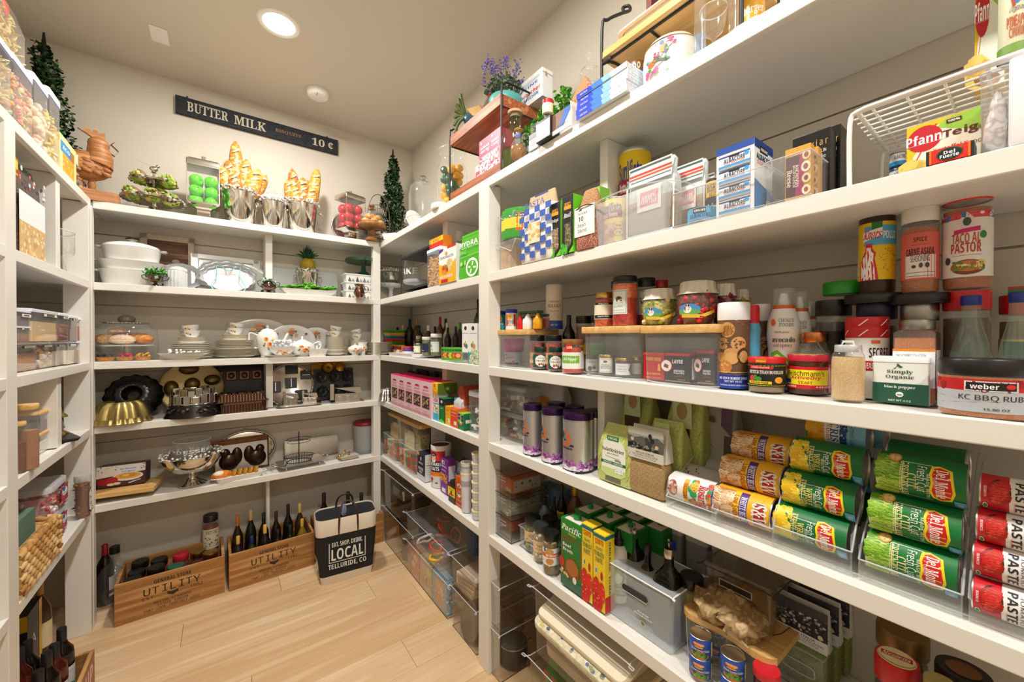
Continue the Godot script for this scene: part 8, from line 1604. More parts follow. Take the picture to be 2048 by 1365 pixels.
	I("tomato_jar", "square jar of roasted tomatoes with a gold lid and printed cream label", "jar", [1.051, 1.538, -0.886, 0.067, 0.117, 0.067, -0.871], "@jar;glass;bl:d84818,f07830,b02c10,18,.3;gold|upper_fill:L:bl:c02018,e04028,8c1410,20,.3:0,.7 .9,.7 .82,.8 0,.8|label:C:1.0:r,-84,22,90,70,ece4d0;r,-62,64,50,70,1c2024;t,-6,67,4,50,ece4d0,S,ITALIAN;r,-62,24,50,34,1c2024;t,-6,30,4,60,ece4d0,S,TOMATO PESTO;r,62,22,90,70,d8c0a8")
	I("pepper_jar", "tall jar of roasted red peppers with a black lid and a narrow white label", "jar", [1.053, 1.538, -0.802, 0.08, 0.162, 0.08, -0.92], "body:L:glass:0,.01 .9,0 1,.03 1,.84 .94,.88 .9,.9|contents:L:bl:c81810,e02818,a01008,12,.25:0,.02 .9,.02 .96,.05 .96,.82 0,.84|upper_fill:L:bl:f06820,e85018,f88838,12,.25:.97,.56 .97,.8 .9,.84|lid:L:black:.92,.89 .95,.9 .95,.98 .9,1 0,1|label:C:1.0:r,-60,24,8,72,e8ece8;b,-57,26,5,70,2,7a9a80;e,-26,56,12,3,2a3a28;k,8,4,-40,50,-12,58,3,3a5a30,7a1c1c;t,-26,46,5,40,8a9a8c,s,GREEK;t,-26,40,5,50,8a9a8c,s,GOURMET;t,-26,32,2.5,44,9aa89c,s,Roasted Sweet")
	I("pepper_jar", "tall dark red pepper jar with a black lid behind the narrow-labelled one", "jar", [1.121, 1.538, -0.771, 0.065, 0.159, 0.065, -0.968], "@jar;glass;bl:8c1814,b02820,5c0c0a,14,.3;black|label:C:1.0:r,-60,24,40,70,c8ccc8;k,12,4,-30,46,10,62,3,3a5a30,7a1c1c")
	I("pepper_jar", "dark pepper jar with a black lid mostly hidden behind the tall pepper jar", "jar", [1.143, 1.538, -0.903, 0.05, 0.166, 0.05, -1.571], "@jar;glass;bl:8c1814,b02820,5c0c0a,14,.3;black")
	I("red_lid_jar", "jar with a bright red lid at the back between pepper and garlic jars", "jar", [1.149, 1.538, -0.731, 0.042, 0.15, 0.042, -1.571], "@jar;glass;6a2018,.4;a81420,.35")
	I("olive_jar", "round jar of stuffed green olives under a crimped paper cover", "jar", [1.058, 1.538, -0.682, 0.1, 0.109, 0.1, -0.998], PRES % ["d8d0a0,8a9428,b8b048,5c6a1c,16,.25", "c8b458,98a03a,e0d8a8,7c8a28"])
	I("cherry_pepper_jar", "round jar of red cherry peppers under a crimped paper cover, beside the baking spray", "jar", [1.066, 1.538, -0.568, 0.106, 0.119, 0.106, -1.081], PRES % ["4a1810,7c1c18,a02018,381008,14,.25", "c01420,d82434,a00c18,e04048"])
	I("cherry_pepper_jar", "dark jar under a crimped paper cover, behind the red cherry peppers", "jar", [1.136, 1.538, -0.525, 0.057, 0.114, 0.057, -1.138], PRES % ["4a1810,7c1c18,a02018,381008,14,.25", "7c1420,5c0c14"])
	I("olive_jar", "small green olive jar under a paper cover at the back, farthest right", "jar", [1.186, 1.538, -0.501, 0.037, 0.1, 0.037, -1.571], PRES % ["8a9428,6a7a1c,b8b048,16,.25", "a8a040,8a9030"])
	r_c2()

const LIDB := "body:Ft:acr:.93,.95,.2,0 .98,.98,.22,.96|floor_rim:U:rimclear:1.2,1,-.4,.01,.47,.4,.01,.47,.46,.01,0,.4,.01,-.47,-.4,.01,-.47,-.46,.01,0|lid:F:bambooz:1.03,1.03,.14,.97 1.04,1.04,.16,1.0 1.04,1.04,.16,1.1 1.03,1.03,.14,1.12"
const SHAK := "body:L:%s,.4:0,0 1,0 1,.02 .9,.2 .88,.7 .96,.82|lid:L:1c3cb4,.35:.98,.81 1,.82 1,.98 .94,1 0,1"
const TAP := "body:L8_.03:glass:0,0 .93,0 .98,.04 .98,.72 .84,.8|contents:L8_.03:bl:a84020,c8602c,5a3018,30,.4:0,.02 .9,.02 .94,.06 .94,.7 0,.7|lid:L:14342c,.35:.9,.78 .93,.8 .93,.96 .88,1 0,1|label:C:1.03:r,-120,8,120,66,1c4a40;e,0,38,44,26,f0efe6;t,0,50,9,40,555555,f,%s;t,0,38,7,56,555555,f,Bruschetta;e,-10,22,7,6,b82818;e,4,24,6,5,6a7a38;e,16,20,6,5,b84828"
const PAPT := "body:F:1c1a1c,.3:1,1,.12,0 1,1,.12,.9|lid:F:c01c28,.3:1.03,1.03,.14,.9 1.03,1.03,.14,.98 .98,.98,.12,1|base:F:gold:1.02,1.02,.12,0 1.02,1.02,.12,.03|face:D:f:e,-44,54,26,22,c82830;e,-44,54,22,19,f0ece8;g,7a1c1c,-56,50,-36,44,-34,56,-50,62;t,4,70,13,44,f0f0f0,S,LAYBE;t,10,38,7,44,f0f0f0,F,SMOKED;t,10,30,7,44,f0f0f0,F,Paprika;t,10,20,5,40,c82830,f,sweet;t,20,8,3.5,30,d8d8d8,s,Net Wt 80 g|side:D:r:r,-30,10,20,80,e4e2de;k,40,6,-26,14,16,76,.9,333333"
const PRES := "body:L:glass:0,.01 .6,0 .68,.02 .98,.4 1,.55 .9,.76 .76,.84|contents:L:bl:%s:0,.02 .58,.02 .65,.04 .95,.4 .97,.55 .87,.74 .7,.8 0,.8|pieces:K:.96:c,60,11,9,9,.04,.72,7,%s|cover:L12_.03:gr:e8e4d8,d8d0c0,f2eee4,20,.6:1.0,.7 .92,.76 .84,.84 .82,.98 .76,1 0,1|label:C:1.0:e,-22,34,30,13,3c90d0;e,-22,28,30,8,6aa848;e,-24,34,10,9,f0ece8;e,-24,42,4,4,e8b898;g,2a1c18,-30,34,-28,46,-20,46,-18,34,-22,42,-27,42;g,d8b83c,-40,24,10,22,44,34,44,26,10,14,-40,16"

func squeeze(k: Array) -> void:
	var c := ["d81418", "eef0f4", "e8a418"]
	var n := ["red", "white", "mustard yellow"]
	var j := 0 if k[2] < SQ[0] else 1 if k[2] < SQ[1] else 2
	I("squeeze_bottle", "%s cone-tipped squeeze bottle on the left bamboo lid" % n[j], "squeeze bottle", k, "body:L:%s,.3:0,0 .92,0 .97,.03 .97,.56 .9,.62 .92,.66 .9,.68|tip:L:%s,.3:.72,.66 .68,.68 .26,.97 .2,1 0,1" % [c[j], c[j]] + "|embossing:C:.98:t,0,34,9,56,%s,s,joie" % ["b81014", "dcdee4", "cc8c10"][j])

const SQ := [-1.3155, -1.259]

func r_c2() -> void:
	I("baking_spray", "tall baking spray can with a white cap, cookie picture and blue base band", "spray can", [1.058, 1.374, -0.468, 0.073, 0.217, 0.073, -1.154], SPRAY)
	I("baking_spray", "baking spray can with a white cap, behind the front baking spray", "spray can", [1.163, 1.374, -0.445, 0.051, 0.217, 0.051, -1.206], SPRAY)
	I("oil_spray", "light blue cooking spray can with a red cap beside the baking spray", "spray can", [1.097, 1.374, -0.44, 0.037, 0.211, 0.037, -1.189], "body:L:58b4e4,.3:0,0 1,0 1,.72 .88,.78|cap:L:d01c24,.3:.88,.78 .9,.96 .8,1 0,1|label:C:1:r,-60,20,-10,70,f0f0f0;r,-60,40,-10,58,f0c020;r,-60,50,-14,62,e84a28")
	I("bouillon_jar", "bouillon jar with a red lid and black herb label, beside the baking spray", "jar", [1.047, 1.374, -0.388, 0.076, 0.082, 0.076, -1.216], "@wide;glass;gr:8a6c34,6a4c20,a8884a,30,.5;d01820,.35|label:C:.995:r,-160,16,160,80,14140f;l,-100,76,70,76,1.5,c8c020;l,-100,20,70,20,1.5,c8c020;g,c8202c,-52,66,16,66,20,74,-48,76;t,-18,71,4,50,f0e0d0,S,CULINARY COLLECTION;g,2c2a20,-60,48,56,52,54,64,-60,62;t,0,58,9,100,f4f0e4,F,BETTER THAN BOUILLON;e,-40,40,9,8,d82c2c;e,-30,42,6,8,3a8a30;e,-20,38,8,7,3a8a30;e,34,36,12,9,e8a030;g,e0c020,-52,24,14,24,14,32,-52,32;t,-20,28,5,50,222222,S,ITALIAN HERB|seal:C:1.02:r,-30,84,0,98,d86818;r,-28,88,-2,90,f0d040")
	I("avocado_spray", "white avocado oil spray bottle with a clear cap, in front of its row", "spray bottle", [1.134, 1.374, -0.382, 0.072, 0.251, 0.072, -1.246], AVO)
	I("avocado_spray", "white avocado oil spray bottle, second in the row behind", "spray bottle", [1.174, 1.374, -0.361, 0.053, 0.243, 0.053, -1.273], AVO)
	I("avocado_spray", "white avocado oil spray bottle with an orange ring, third in the row", "spray bottle", [1.21, 1.374, -0.35, 0.045, 0.22, 0.045, -1.29], AVO)
	I("yeast_jar", "brown yeast jar with a red lid and a yellow label at the shelf edge", "jar", [1.089, 1.374, -0.318, 0.078, 0.089, 0.078, -1.287], "@wide;gl:5a2c10,.5;3a1a0c,.3;b81c30,.35|lid_top:L:e8c030,.4:0,1.005 .8,1.005|label:C:.995:r,-86,14,80,70,f0dc18;r,-86,62,80,70,c81828;r,-86,14,80,24,c81828;t,-8,53,13,100,201c18,s,Fleischmann's;i,-6,41,11,76,d0284c,S,ActiveDry;t,-6,30,7,34,a81c40,F,YEAST;r,-80,27,-44,37,1c4aa0;t,44,19,5,50,ffffff,S,4 OZ (113g);t,-52,19,4,50,ffffff,S,NO DEVELOPER;r,62,16,82,68,e8e4e0;k,20,4,64,18,80,66,.8,444444")
	I("sugar_jar", "square clear jar with a copper lid and pink label, behind the yeast jar", "jar", [1.122, 1.374, -0.316, 0.067, 0.145, 0.067, -1.296], SUGJ % "b86878,.6")
	I("sugar_jar", "square jar with a copper lid and dark pink salt, behind and right of the clear one", "jar", [1.173, 1.374, -0.311, 0.049, 0.15, 0.049, -1.312], SUGJ % "7a2434,.6")
	I("oregano_jar", "clear shaker jar of dried oregano with a silver strap lid", "jar", [1.034, 1.374, -0.233, 0.055, 0.113, 0.055, -1.349], "body:L:glass:0,.01 .92,0 1,.03 1,.7 .93,.82 .78,.88|contents:L:oats:0,.02 .9,.02 .96,.05 .96,.68 .9,.78 0,.78|lid:L:d4d6d8,.3,.4:.78,.87 .8,.88 .8,.98 .76,1 0,1|strap:P:d8dadc,.35:-.12,.12,-.28,.98 -.16,1.08 .16,1.08 .2,.98 .16,.98 .12,1.04 -.12,1.04 -.2,.98")
	var gr := I("spice_grinder", "big black-lidded spice jar with white script letters, left in the back row", "jar", [1.182, 1.374, -0.295, 0.069, 0.217, 0.069, -1.326], "@wide;glass;gr:2a2420,4a4034,1a1614,20,.5;black|label:C:1:r,-160,0,160,66,17161a;t,34,52,9,26,e8e4dc,s,R'S;t,-30,38,8,40,d8d4cc,s,TRADER")
	I("green_lid_jar", "jar with a bright green lid standing on the black-lidded spice jar", "jar", [gr.position.x + 0.01, gr.position.y + 0.217 + 0.001, gr.position.z + 0.02, 0.085, 0.042, 0.085, 0], "body:L:glass:0,0 .9,0 .95,.3|lid:L:18941c,.35:.96,.28 1,.3 1,.94 .95,1 0,1")
	var sp := I("spice_jar", "large spice jar with a navy lid in the back row under the bouillon jar", "jar", [1.152, 1.374, -0.212, 0.067, 0.202, 0.067, -1.389], "@wide;glass;3a2c24,.5;1c1e38,.4")
	var h1: float = 0.202
	I("chicken_bouillon", "yellow chicken bouillon jar with a blue lid stacked on the navy-lidded jar", "jar", [sp.position.x, sp.position.y + h1 + 0.021, sp.position.z] + [0.061, 0.206, 0.061, -1.387], "@wide;3a2418,.3;3a1c0c,.5;1c6cb4,.35|label:C:1.0:r,-160,14,160,74,f0c818;r,-36,50,80,70,58b0e0;r,-14,66,14,74,2a7a3a;g,f4f2ec,-40,54,14,60,14,68,-40,64;i,-12,61.5,9,48,d82028,F,Knors;t,36,60,8,40,ffffff,S,POLLO;g,d82028,-52,14,-50,30,-40,40,-32,44,-30,52,-12,52,-12,46,-2,42,-6,36,0,26,4,14;g,fafafa,-47,14,-46,30,-38,38,-28,42,-28,48,-16,48,-15,44,-8,41,-10,34,-6,26,-4,14;r,-84,16,-60,40,f4f2ec;k,24,5,-82,18,-62,38,.9,333333;k,50,6,6,22,60,46,.9,6a7a20")
	I("black_lid_jar", "jar with a flat black lid carrying the chicken bouillon", "jar", [sp.position.x - 0.003, sp.position.y + h1 + 0.0005, sp.position.z - 0.004, 0.1, 0.02, 0.1, 0], "lid:L:black:0,0 .98,0 1,.1 1,.9 .97,1 0,1")
	var c2 := I("spice_jar", "silver-lidded spice jar behind the gourmet spice blend", "jar", [1.136, 1.374, -0.144, 0.056, 0.195, 0.056, -1.445], "@wide;glass;spice;steel")
	var h2: float = 0.195
	I("black_lid_jar", "flat black lid tin under the coral-labelled seasoning", "jar", [c2.position.x, c2.position.y + h2 + 0.0005, c2.position.z, 0.09, 0.02, 0.09, 0], "lid:L:black:0,0 .98,0 1,.1 1,.9 .97,1 0,1")
	I("carne_asada_jar", "carne asada seasoning jar with a white lid and coral label", "jar", [c2.position.x, c2.position.y + h2 + 0.021, c2.position.z] + [0.055, 0.172, 0.055, -1.44], "@wide;glass;spice;ece4dc,.4|label:C:1.0:r,-160,16,160,70,e0685a;r,-42,18,44,44,efe8e0;t,0,62,5,34,3a2420,S,SPICE;l,-24,56,24,56,1,3a2420;t,0,48,8,76,241c1c,S,CARNE ASADA;t,0,40,7,50,241c1c,s,SEASONING;e,-16,31,6,2,4a4038;e,2,32,5,3,4a4038;e,18,32,6,3,4a4038;l,-38,24,40,24,1.4,4a4038;l,-38,20,40,20,1.4,4a4038")
	var rj := I("red_lid_jar", "spice jar with a red lid under the taco seasoning", "jar", [1.149, 1.374, -0.083, 0.063, 0.217, 0.063, -1.498], "@wide;glass;4a2c1c,.5;c41820,.35")
	var h3: float = 0.217
	I("taco_jar", "tall taco al pastor seasoning jar with a red lid on top of another jar", "jar", [rj.position.x, rj.position.y + h3 + 0.0005, rj.position.z] + [0.065, 0.202, 0.065, -1.498], "@wide;glass;gr:b05a24,8c4418,c8743c,34,.6;e02414,.35|label:C:1.0:r,-160,12,160,72,ece8e2;r,-160,66,160,72,e04a50;k,20,5,-100,67,100,71,4,3a7ab8,f0e8e0,c8284c;g,f0d8e0,-22,62,0,54,22,62,0,72;e,0,63,8,4,48584c;g,d02870,-26,52,26,54,26,58,-26,56;t,-2,48,9,56,c84a28,S,TACO AL;t,-2,39,9,60,c0301c,S,PASTOR;l,-30,32,30,32,1,d8284c;e,2,21,34,7,7a4020;e,2,22,30,5,c87838;k,30,7,-26,18,30,26,4,e8c848,4a8a38,c83a28,f0e0c0;e,-40,28,7,3.5,3a3a3a;e,32,50,7,3.5,3a8a4a")
	I("secret_tin", "red and white striped seasoning canister behind the oregano and pepper", "canister", [1.124, 1.374, -0.222, 0.072, 0.172, 0.072, -1.376], "body:L:f0eeea,.4:0,0 1,0 1,.74|lid:L:c81c24,.35:1.01,.74 1.01,.86 .99,.87 1.01,.88 1.01,.98 .97,1 0,1|label:C:1.005:r,-160,34,160,46,c01c24;t,30,56,12,50,241c34,S,SECRET;t,20,40,7,50,f0e0d8,S,SEASONING;g,f0f0f0,-70,76,-50,84,-46,84,-66,76;g,f0f0f0,-20,76,0,84,4,84,-16,76;g,f0f0f0,30,76,50,84,54,84,34,76;g,f0f0f0,-20,89,0,97,4,97,-16,89;g,f0f0f0,30,89,50,97,54,97,34,89;r,10,67,30,71,e86828")
	I("gourmet_jar", "square spice blend jar with a silver lid and white collection label", "jar", [1.103, 1.374, -0.143, 0.058, 0.163, 0.07, -1.571], "body:F:glass:1,1,.12,0 1,1,.12,.84 .84,.84,.7,.88|contents:F:spice:.95,.95,.12,.02 .95,.95,.12,.78|lid:L:steel:.84,.88 .88,.89 .88,.99 .84,1 0,1|label:D:f1:r,-50,20,50,64,eceaf0;r,-50,62,50,65,e08830;t,-6,57,3.5,70,555555,s,THE GOURMET COLLECTION;t,-4,51,3.5,56,777777,f,spice blends;e,8,44,7,3,c82838|side_label:D:r1:r,-50,20,50,64,dcdae0")
	I("pepper_tin", "white and green organic black pepper tin at the front edge of the middle shelf", "tin", [1.075, 1.374, -0.159, 0.078, 0.091, 0.05, -1.571], "body:F:e8ece4,.35:1,1,.1,0 1,1,.1,.88|lid:F:f2f3f2,.3:1.03,1.04,.12,.88 1.03,1.04,.12,.97 .99,1,.1,1|face:D:f:r,-50,0,50,43,17523c;g,2a5a38,-12,74,-8,74,-4,80,0,76,6,78,0,82,-4,86,-6,78;t,0,67,10,46,2c4a3a,F,Simply;t,0,56,10,50,2c4a3a,F,Organic;t,0,35,7,56,f0f0ea,F,black pepper;e,0,20,7,5.5,e8e8e4;r,-4,18,4,20,17523c;t,0,7,4,40,d8e0d8,S,NET WT 4 OZ|side:D:r:k,60,3,-40,10,40,80,.9,444444")
	I("rub_tub", "wide barbecue rub tub with a black lid at the right frame edge", "tub", [1.014, 1.374, -0.053, 0.106, 0.093, 0.106, -1.519], "body:L:glass:0,.01 .95,0 .985,.04 .985,.72|contents:L:spice:0,.015 .94,.015 .97,.05 .97,.7 0,.7|lid:L:black:.98,.72 1,.74 1,.97 .97,1 0,1|label:C:.99:r,-160,10,160,46,b8bcc2;r,-160,46,160,66,c01820;k,30,4,-100,47,100,65,4,8c1018,a01018;r,-20,46,34,63,d8d8d8;r,-18,48,32,61,16181c;t,0,54.5,9,28,f4f4f4,S,weber;e,26,55,5,4,d82824;t,7,34,11,66,2c1c1c,s,KC BBQ RUB;t,12,16,4,26,4a4a50,S,15.00 OZ;e,62,34,9,14,e4e6ea")
	I("soda_bottle", "clear glass soda bottle with a blue cap and red script label, left of two", "bottle", [1.105, 1.374, -0.074, 0.055, 0.205, 0.055, -1.504], SODA)
	I("soda_bottle", "clear glass soda bottle with a blue cap and red script label, right of two", "bottle", [1.101, 1.374, -0.021, 0.047, 0.206, 0.047, -1.551], SODA)
	I("red_lid_jar", "jar with a red lid and yellow label behind the right soda bottle", "jar", [1.21, 1.374, -0.024, 0.045, 0.208, 0.045, -1.551], "@wide;glass;7a5a20,.5;c01c20,.35|label:C:1:r,-160,40,160,60,d8c030;r,-40,20,30,58,2a2418")
	I("taco_box", "green and red packet on top at the far right behind the soda bottles", "packet", [1.248, 1.545, -0.02, 0.031, 0.055, 0.06, -1.571], "@box;c84028,.4|face:D:f:r,-50,70,50,90,3a8a3a;t,0,45,20,60,f0e8d8,S,ELOTE")

const SPRAY := "body:L:9c7450,.3:0,.0 .96,0 1,.015 1,.8|cap:L:eef0f4,.3:1.0,.79 1.02,.8 1.02,.985 .98,1 0,1|label:C:1.0:r,-160,0,160,16,1c3c9c;r,-160,16,160,80,6a4c34;e,-20,68,24,9,c89858;e,-20,67,18,6,a8743c;l,-30,62,-24,73,1.5,7a4c20;l,-18,61,-16,74,1.5,7a4c20;l,-6,62,-9,73,1.5,7a4c20;e,-34,52,20,7,c09060;e,16,52,24,8,d0a068;k,14,3,-50,48,-16,56,2.5,6a4020;k,14,4,0,46,36,58,2.5,7a4c28;e,-6,42,24,5,c89860;e,-40,36,17,6,c88c4c;e,-6,35,22,7,d8a868;e,30,38,20,9,4a2c18;e,32,37,15,7,c8a060;e,-26,25,22,7.5,c4803c;k,10,6,-38,21,-14,30,2.2,e0b070;l,-50,19,50,19,2,e0c8a0;t,0,12,2.6,90,f0f0f4,S,NO STICK BAKERY SPRAY;t,0,8.5,2.2,52,e0e4f0,S,NET WT 14 OZ;t,0,4,1.6,86,c8d0e8,S,FLAMMABLE CONTENTS UNDER PRESSURE"
const AVO := "body:L:f0f2f4,.3:0,0 .92,0 .98,.02 1,.08 .9,.3 .92,.4 1,.54 .96,.66 .8,.74 .66,.8|ring:L:d8642c,.4:.67,.795 .67,.83|cap:L:gl:e4e8ea,.18:.66,.8 .66,.99 .6,1 0,1|nozzle:F:eef0f2,.4:.3,.3,.5,.82 .34,.34,.5,.86 .2,.3,.5,.95|label:C:1.01:e,-32,66,8,3.6,e86828;t,8,68,3.4,46,3a5048,f,CHOSEN;t,8,63.5,3.4,42,3a5048,f,FOODS;t,-6,56,2.4,44,3c5040,s,100% pure;t,0,49,5,68,2c4034,F,avocado;t,-2,43,4,54,2c4034,f,oil spray;g,6ca820,-44,12,0,8,34,16,14,30,-18,39,-38,36;g,e0e4a0,-36,16,-2,12,24,18,10,28,-18,35,-32,32;e,-6,23,17,7,a8603c;r,-50,3,60,6,e87830"
const SUGJ := "body:F:glass:.96,.96,.4,0 1,1,.4,.03 1,1,.4,.6 .72,.72,1,.78 .66,.66,1,.82|contents:F:%s:.92,.92,.4,.02 .94,.94,.4,.4|lid:L:copper:.68,.81 .72,.82 .72,.95 .68,.97 0,.97|label:C:1.0:r,-70,2,80,46,e04c84;k,40,3,10,6,70,40,.8,8c2048"
const SODA := "body:L:gl:8ab0a0,.16:0,.01 .85,0 .95,.02 1,.06 1,.36 .97,.44 .8,.58 .58,.7 .44,.8 .42,.92|cap:L:1c2c88,.35:.46,.915 .48,.92 .48,.99 .44,1 0,1|label:C:1.0:r,-90,8,90,36,d8141c;r,-90,35,90,36.5,f0f0f0;r,-90,8,90,9.5,f0f0f0;i,-2,25,12,78,ffffff,F,Coca-Cola;t,-6,15.5,3,24,ffffff,F,CLASSIC;t,-4,11.5,2,40,f4d8d8,s,8 FL OZ (237 mL);r,54,10,86,34,c8101a;k,24,3,56,11,84,33,.8,f0d0d0"


func r_d() -> void:
	var ca := "body:F:acr:.92,.92,.24,0 .96,.96,.26,.03 .96,.96,.26,.84|collar:F:fr:c8ccd4,.5:.97,.97,.26,.83 1.02,1.02,.28,.86 1.02,1.02,.28,.97 .98,.98,.28,1|knob:F:fr:a89c90,.6:.5,.5,.5,1 .5,.5,.5,1.03"
	var c0 := I("clear_canister", "clear canister of wrapped snacks, lower of the stacked pair beside the tea tins", "canister", [1.1, 1.038, -1.428, 0.188, 0.123, 0.1, -1.571], ca + "|wrapped_snacks:K:.8:b,26,22,14,10,.05,.7,4,c8b8a8,e8e4e0,d89040,6a5040,b0a8a0")
	I("clear_canister", "clear canister of red tagged tea bags, upper of the stacked pair beside the tea tins", "canister", [c0.position.x, c0.position.y + 0.123 * 1.04, c0.position.z] + [0.204, 0.115, 0.1, -1.571], ca + "|tea_bags:K:.8:b,18,14,20,4,.05,.55,6,d8d0c4,c83040,c4bcb0,d8d0c4")
	var tt := I("tea_tin", "tall silver tea tin with a purple lid and floral base, left of the front three", "tin", [0.998, 1.038, -1.206, 0.076, 0.203, 0.076, -1.471], TEAV)
	I("tea_tin", "tall silver tea tin with a purple lid and floral base, middle of the front three", "tin", [0.999, 1.038, -1.089, 0.082, 0.204, 0.082, -1.471], TEAV)
	I("tea_tin", "tall silver tea tin with a purple lid and floral base, right of the front three", "tin", [1.017, 1.038, -0.974, 0.11, 0.205, 0.11, -1.471], TEAV)
	var tp := tt.position
	var bk := []
	for k in 4:
		bk.append([tp.x + [0.1, 0.1, 0.1, 0.2][k], tp.y, tp.z + [0.03, 0.135, 0.24, 0.27][k], null, "silver tea tin with a dark purple lid, %s of the rear tins" % ["leftmost", "second", "third", "deepest"][k]])
	again(tt, "tea_tin", bk)
	I("flour_bag", "crumpled white paper bag with an orange print behind the tea tins", "bag", [1.253, 1.038, -1.372, 0.224, 0.27, 0.07, -1.571], "body:F:d8d4cc,.7:.95,.9,.3,0 1,1,.4,.1 .96,.9,.4,.7 .8,.4,.4,.95 .7,.1,.3,1|face:D:f1:e,-10,60,26,10,d89030")
	# herb bags
	I("herb_bag", "yellow-green herb bag with a white oval label, front left of the herb bags", "bag", [1.032, 1.038, -0.801, 0.134, 0.184, 0.075, -1.571], HERB + "|label:D:f1:g,f0f4e8,-34,24,-36,20,-20,12,20,12,36,20,36,60,30,70,14,78,-14,78,-30,70;g,c8dc8c,-36,18,-20,12,20,12,36,18,36,26,-36,26;r,-36,33,36,38,1c6a48;t,0,35.5,2.6,56,e8f0e0,S,KRAEUTER + GEWUERZE;t,0,58,6,64,2c3430,F,Salatkräuter;t,0,51,3.5,34,444444,f,gerebelt;l,-22,46,20,44,1,999999;t,14,41,4,18,333333,S,400g;g,1c7a50,-16,74,16,74,18,82,-18,82;t,0,78,4,26,f0f4ec,S,FUCHS;r,6,20,30,28,f4f4f4;k,20,5,8,20,28,28,.9,222222;r,-22,3,22,11,6a6450")
	I("herb_bag", "yellow-green herb bag leaning behind the spice pouch", "bag", [1.101, 1.038, -0.675, 0.123, 0.211, 0.075, -1.571], HERB + "|label:D:f1:g,d4e09c,-24,70,24,70,20,98,-20,98;e,0,84,12,7,b89858;r,-20,14,20,60,e8ecd8")
	I("herb_bag", "yellow-green herb bag standing at the back near the divider", "bag", [1.188, 1.038, -0.842, 0.14, 0.29, 0.08, -1.571], HERB + "|label:D:f1:r,-22,30,20,66,4a3a28;r,-22,30,20,44,8a5430;g,d8e4b0,-24,66,24,66,22,98,-22,98;e,2,84,13,9,b89c60")
	I("herb_bag", "yellow-green herb bag standing at the back beside the grey bag", "bag", [1.178, 1.038, -0.653, 0.124, 0.29, 0.08, -1.571], HERB + "|label:D:f1:r,-22,30,20,66,4a3a28;r,-22,30,20,44,8a5430;g,d8e4b0,-26,64,26,64,24,98,-24,98;e,0,82,14,9,b89c60")
	I("spice_pouch", "clear pouch of Sicilian spice mix with a folded cactus picture header", "bag", [1.023, 1.038, -0.685, 0.121, 0.2, 0.055, -1.571], "body:F:mixspice:.92,.8,.4,0 1,1,.4,.05 1,1,.5,.4 .9,.6,.5,.62 .8,.3,.3,.7|header:F:d8d4c8,.6:1.04,.72,.1,.52 1.0,.5,.1,.8 .96,.1,.1,1|picture:D:f.8:g,9a9a94,-50,66,50,66,48,98,-46,98;g,c4c2b8,-50,88,50,88,48,98,-46,98;g,5c5c58,-50,66,50,66,50,82,34,88,14,84,-10,86,-30,83,-50,86;g,2a2a28,-50,66,40,66,30,74,0,70,-30,76,-50,74;e,10,76,9,5,3a3a38;e,20,82,6,4,2a2a28;e,4,82,5,3.5,3a3a38;e,14,88,5,4,2a2a28;k,40,4,-48,66,30,74,3.4,1c1c1a,4a4a46,8a8a84;e,-36,80,5,3,d0b090;e,32,74,5,3,d0b090;r,-50,52,50,66,d4d0c2;t,0,62,2.6,50,3a3834,S,BELLA ITALIA;t,0,58.5,2.6,70,3a3834,s,SICILIAN SPICE MIX;t,0,55,2.4,60,3a3834,s,Net wt 5.3 OZ (150 g)")
	I("grey_bag", "tall grey printed bag at the back right of the herb bags", "bag", [1.223, 1.038, -0.569, 0.096, 0.29, 0.07, -1.571], "body:F:b4aea6,.5:.95,.9,.3,0 1,1,.4,.1 .98,.9,.4,.7 .9,.4,.4,.95|face:D:f1:g,6a5068,10,70,40,60,46,96,14,98;r,-44,72,-8,78,7a4a2c;k,20,4,-44,20,-10,66,2,6a6460;g,5c5040,14,0,36,0,40,60,20,60")
	cans()

const TEAV := "body:L:d0d0d2,.34,.85:.98,.0 .985,.01 .985,.86|bottom_ring:L:3a2a4a,.3,.6:.99,0 1,.005 1,.02 .985,.025|lid:L:3c1c54,.2,.6:.99,.86 1,.865 1,.965 .98,.98 .9,.985 0,.975|collar:L:e0e0e4,.2,1:1,.85 1.005,.86 1,.868|logo:C:.985:e,-14,67,7,2.6,d8641c;g,3c1c54,-34,56,-38,60,-34,65,-26,66,-20,62,-20,58,-26,55,-30,50;g,d8641c,-10,64,2,62,8,57,8,51,0,46,-8,46,-2,51,-2,56,-10,61;g,d8641c,-38,50,-26,48,-10,46,4,45,-6,42,-26,42,-38,45;g,3c1c54,2,43,10,46,18,45,20,42,2,42;e,-16,52,5,1.8,3c1c54;t,-14,38.5,3.4,58,241830,S,TEAVANA|floral:C:.985:k,60,6,-110,2,110,16,7,8c3c94,a858ac,c490c8,6a2478;k,40,9,-110,2,110,9,7,e8d8ec,d0b0d4,f4f0f6;k,30,3,-110,14,110,22,5,a060a8,b88cb8"
const HERB := "body:F:gr:c4cc74,b4bc60,ccd284,6,.4:.94,.92,.2,0 1,1,.25,.04 1,1,.3,.55 .94,.8,.4,.74 .86,.36,.3,.9 .8,.1,.2,.98 .78,.05,.2,1|hatching:D:f.5:l,-48,10,-36,26,.8,9a6a3a;l,-48,30,-36,46,.8,9a6a3a;l,-48,50,-36,66,.8,9a6a3a;l,38,10,48,24,.8,9a6a3a;l,38,30,48,44,.8,9a6a3a;l,38,50,48,64,.8,9a6a3a;l,24,76,34,86,.8,9a6a3a|side_hatching:D:r.5:l,-40,10,40,30,1,9a6a3a;l,-40,26,40,46,1,9a6a3a;l,-40,42,40,62,1,9a6a3a"

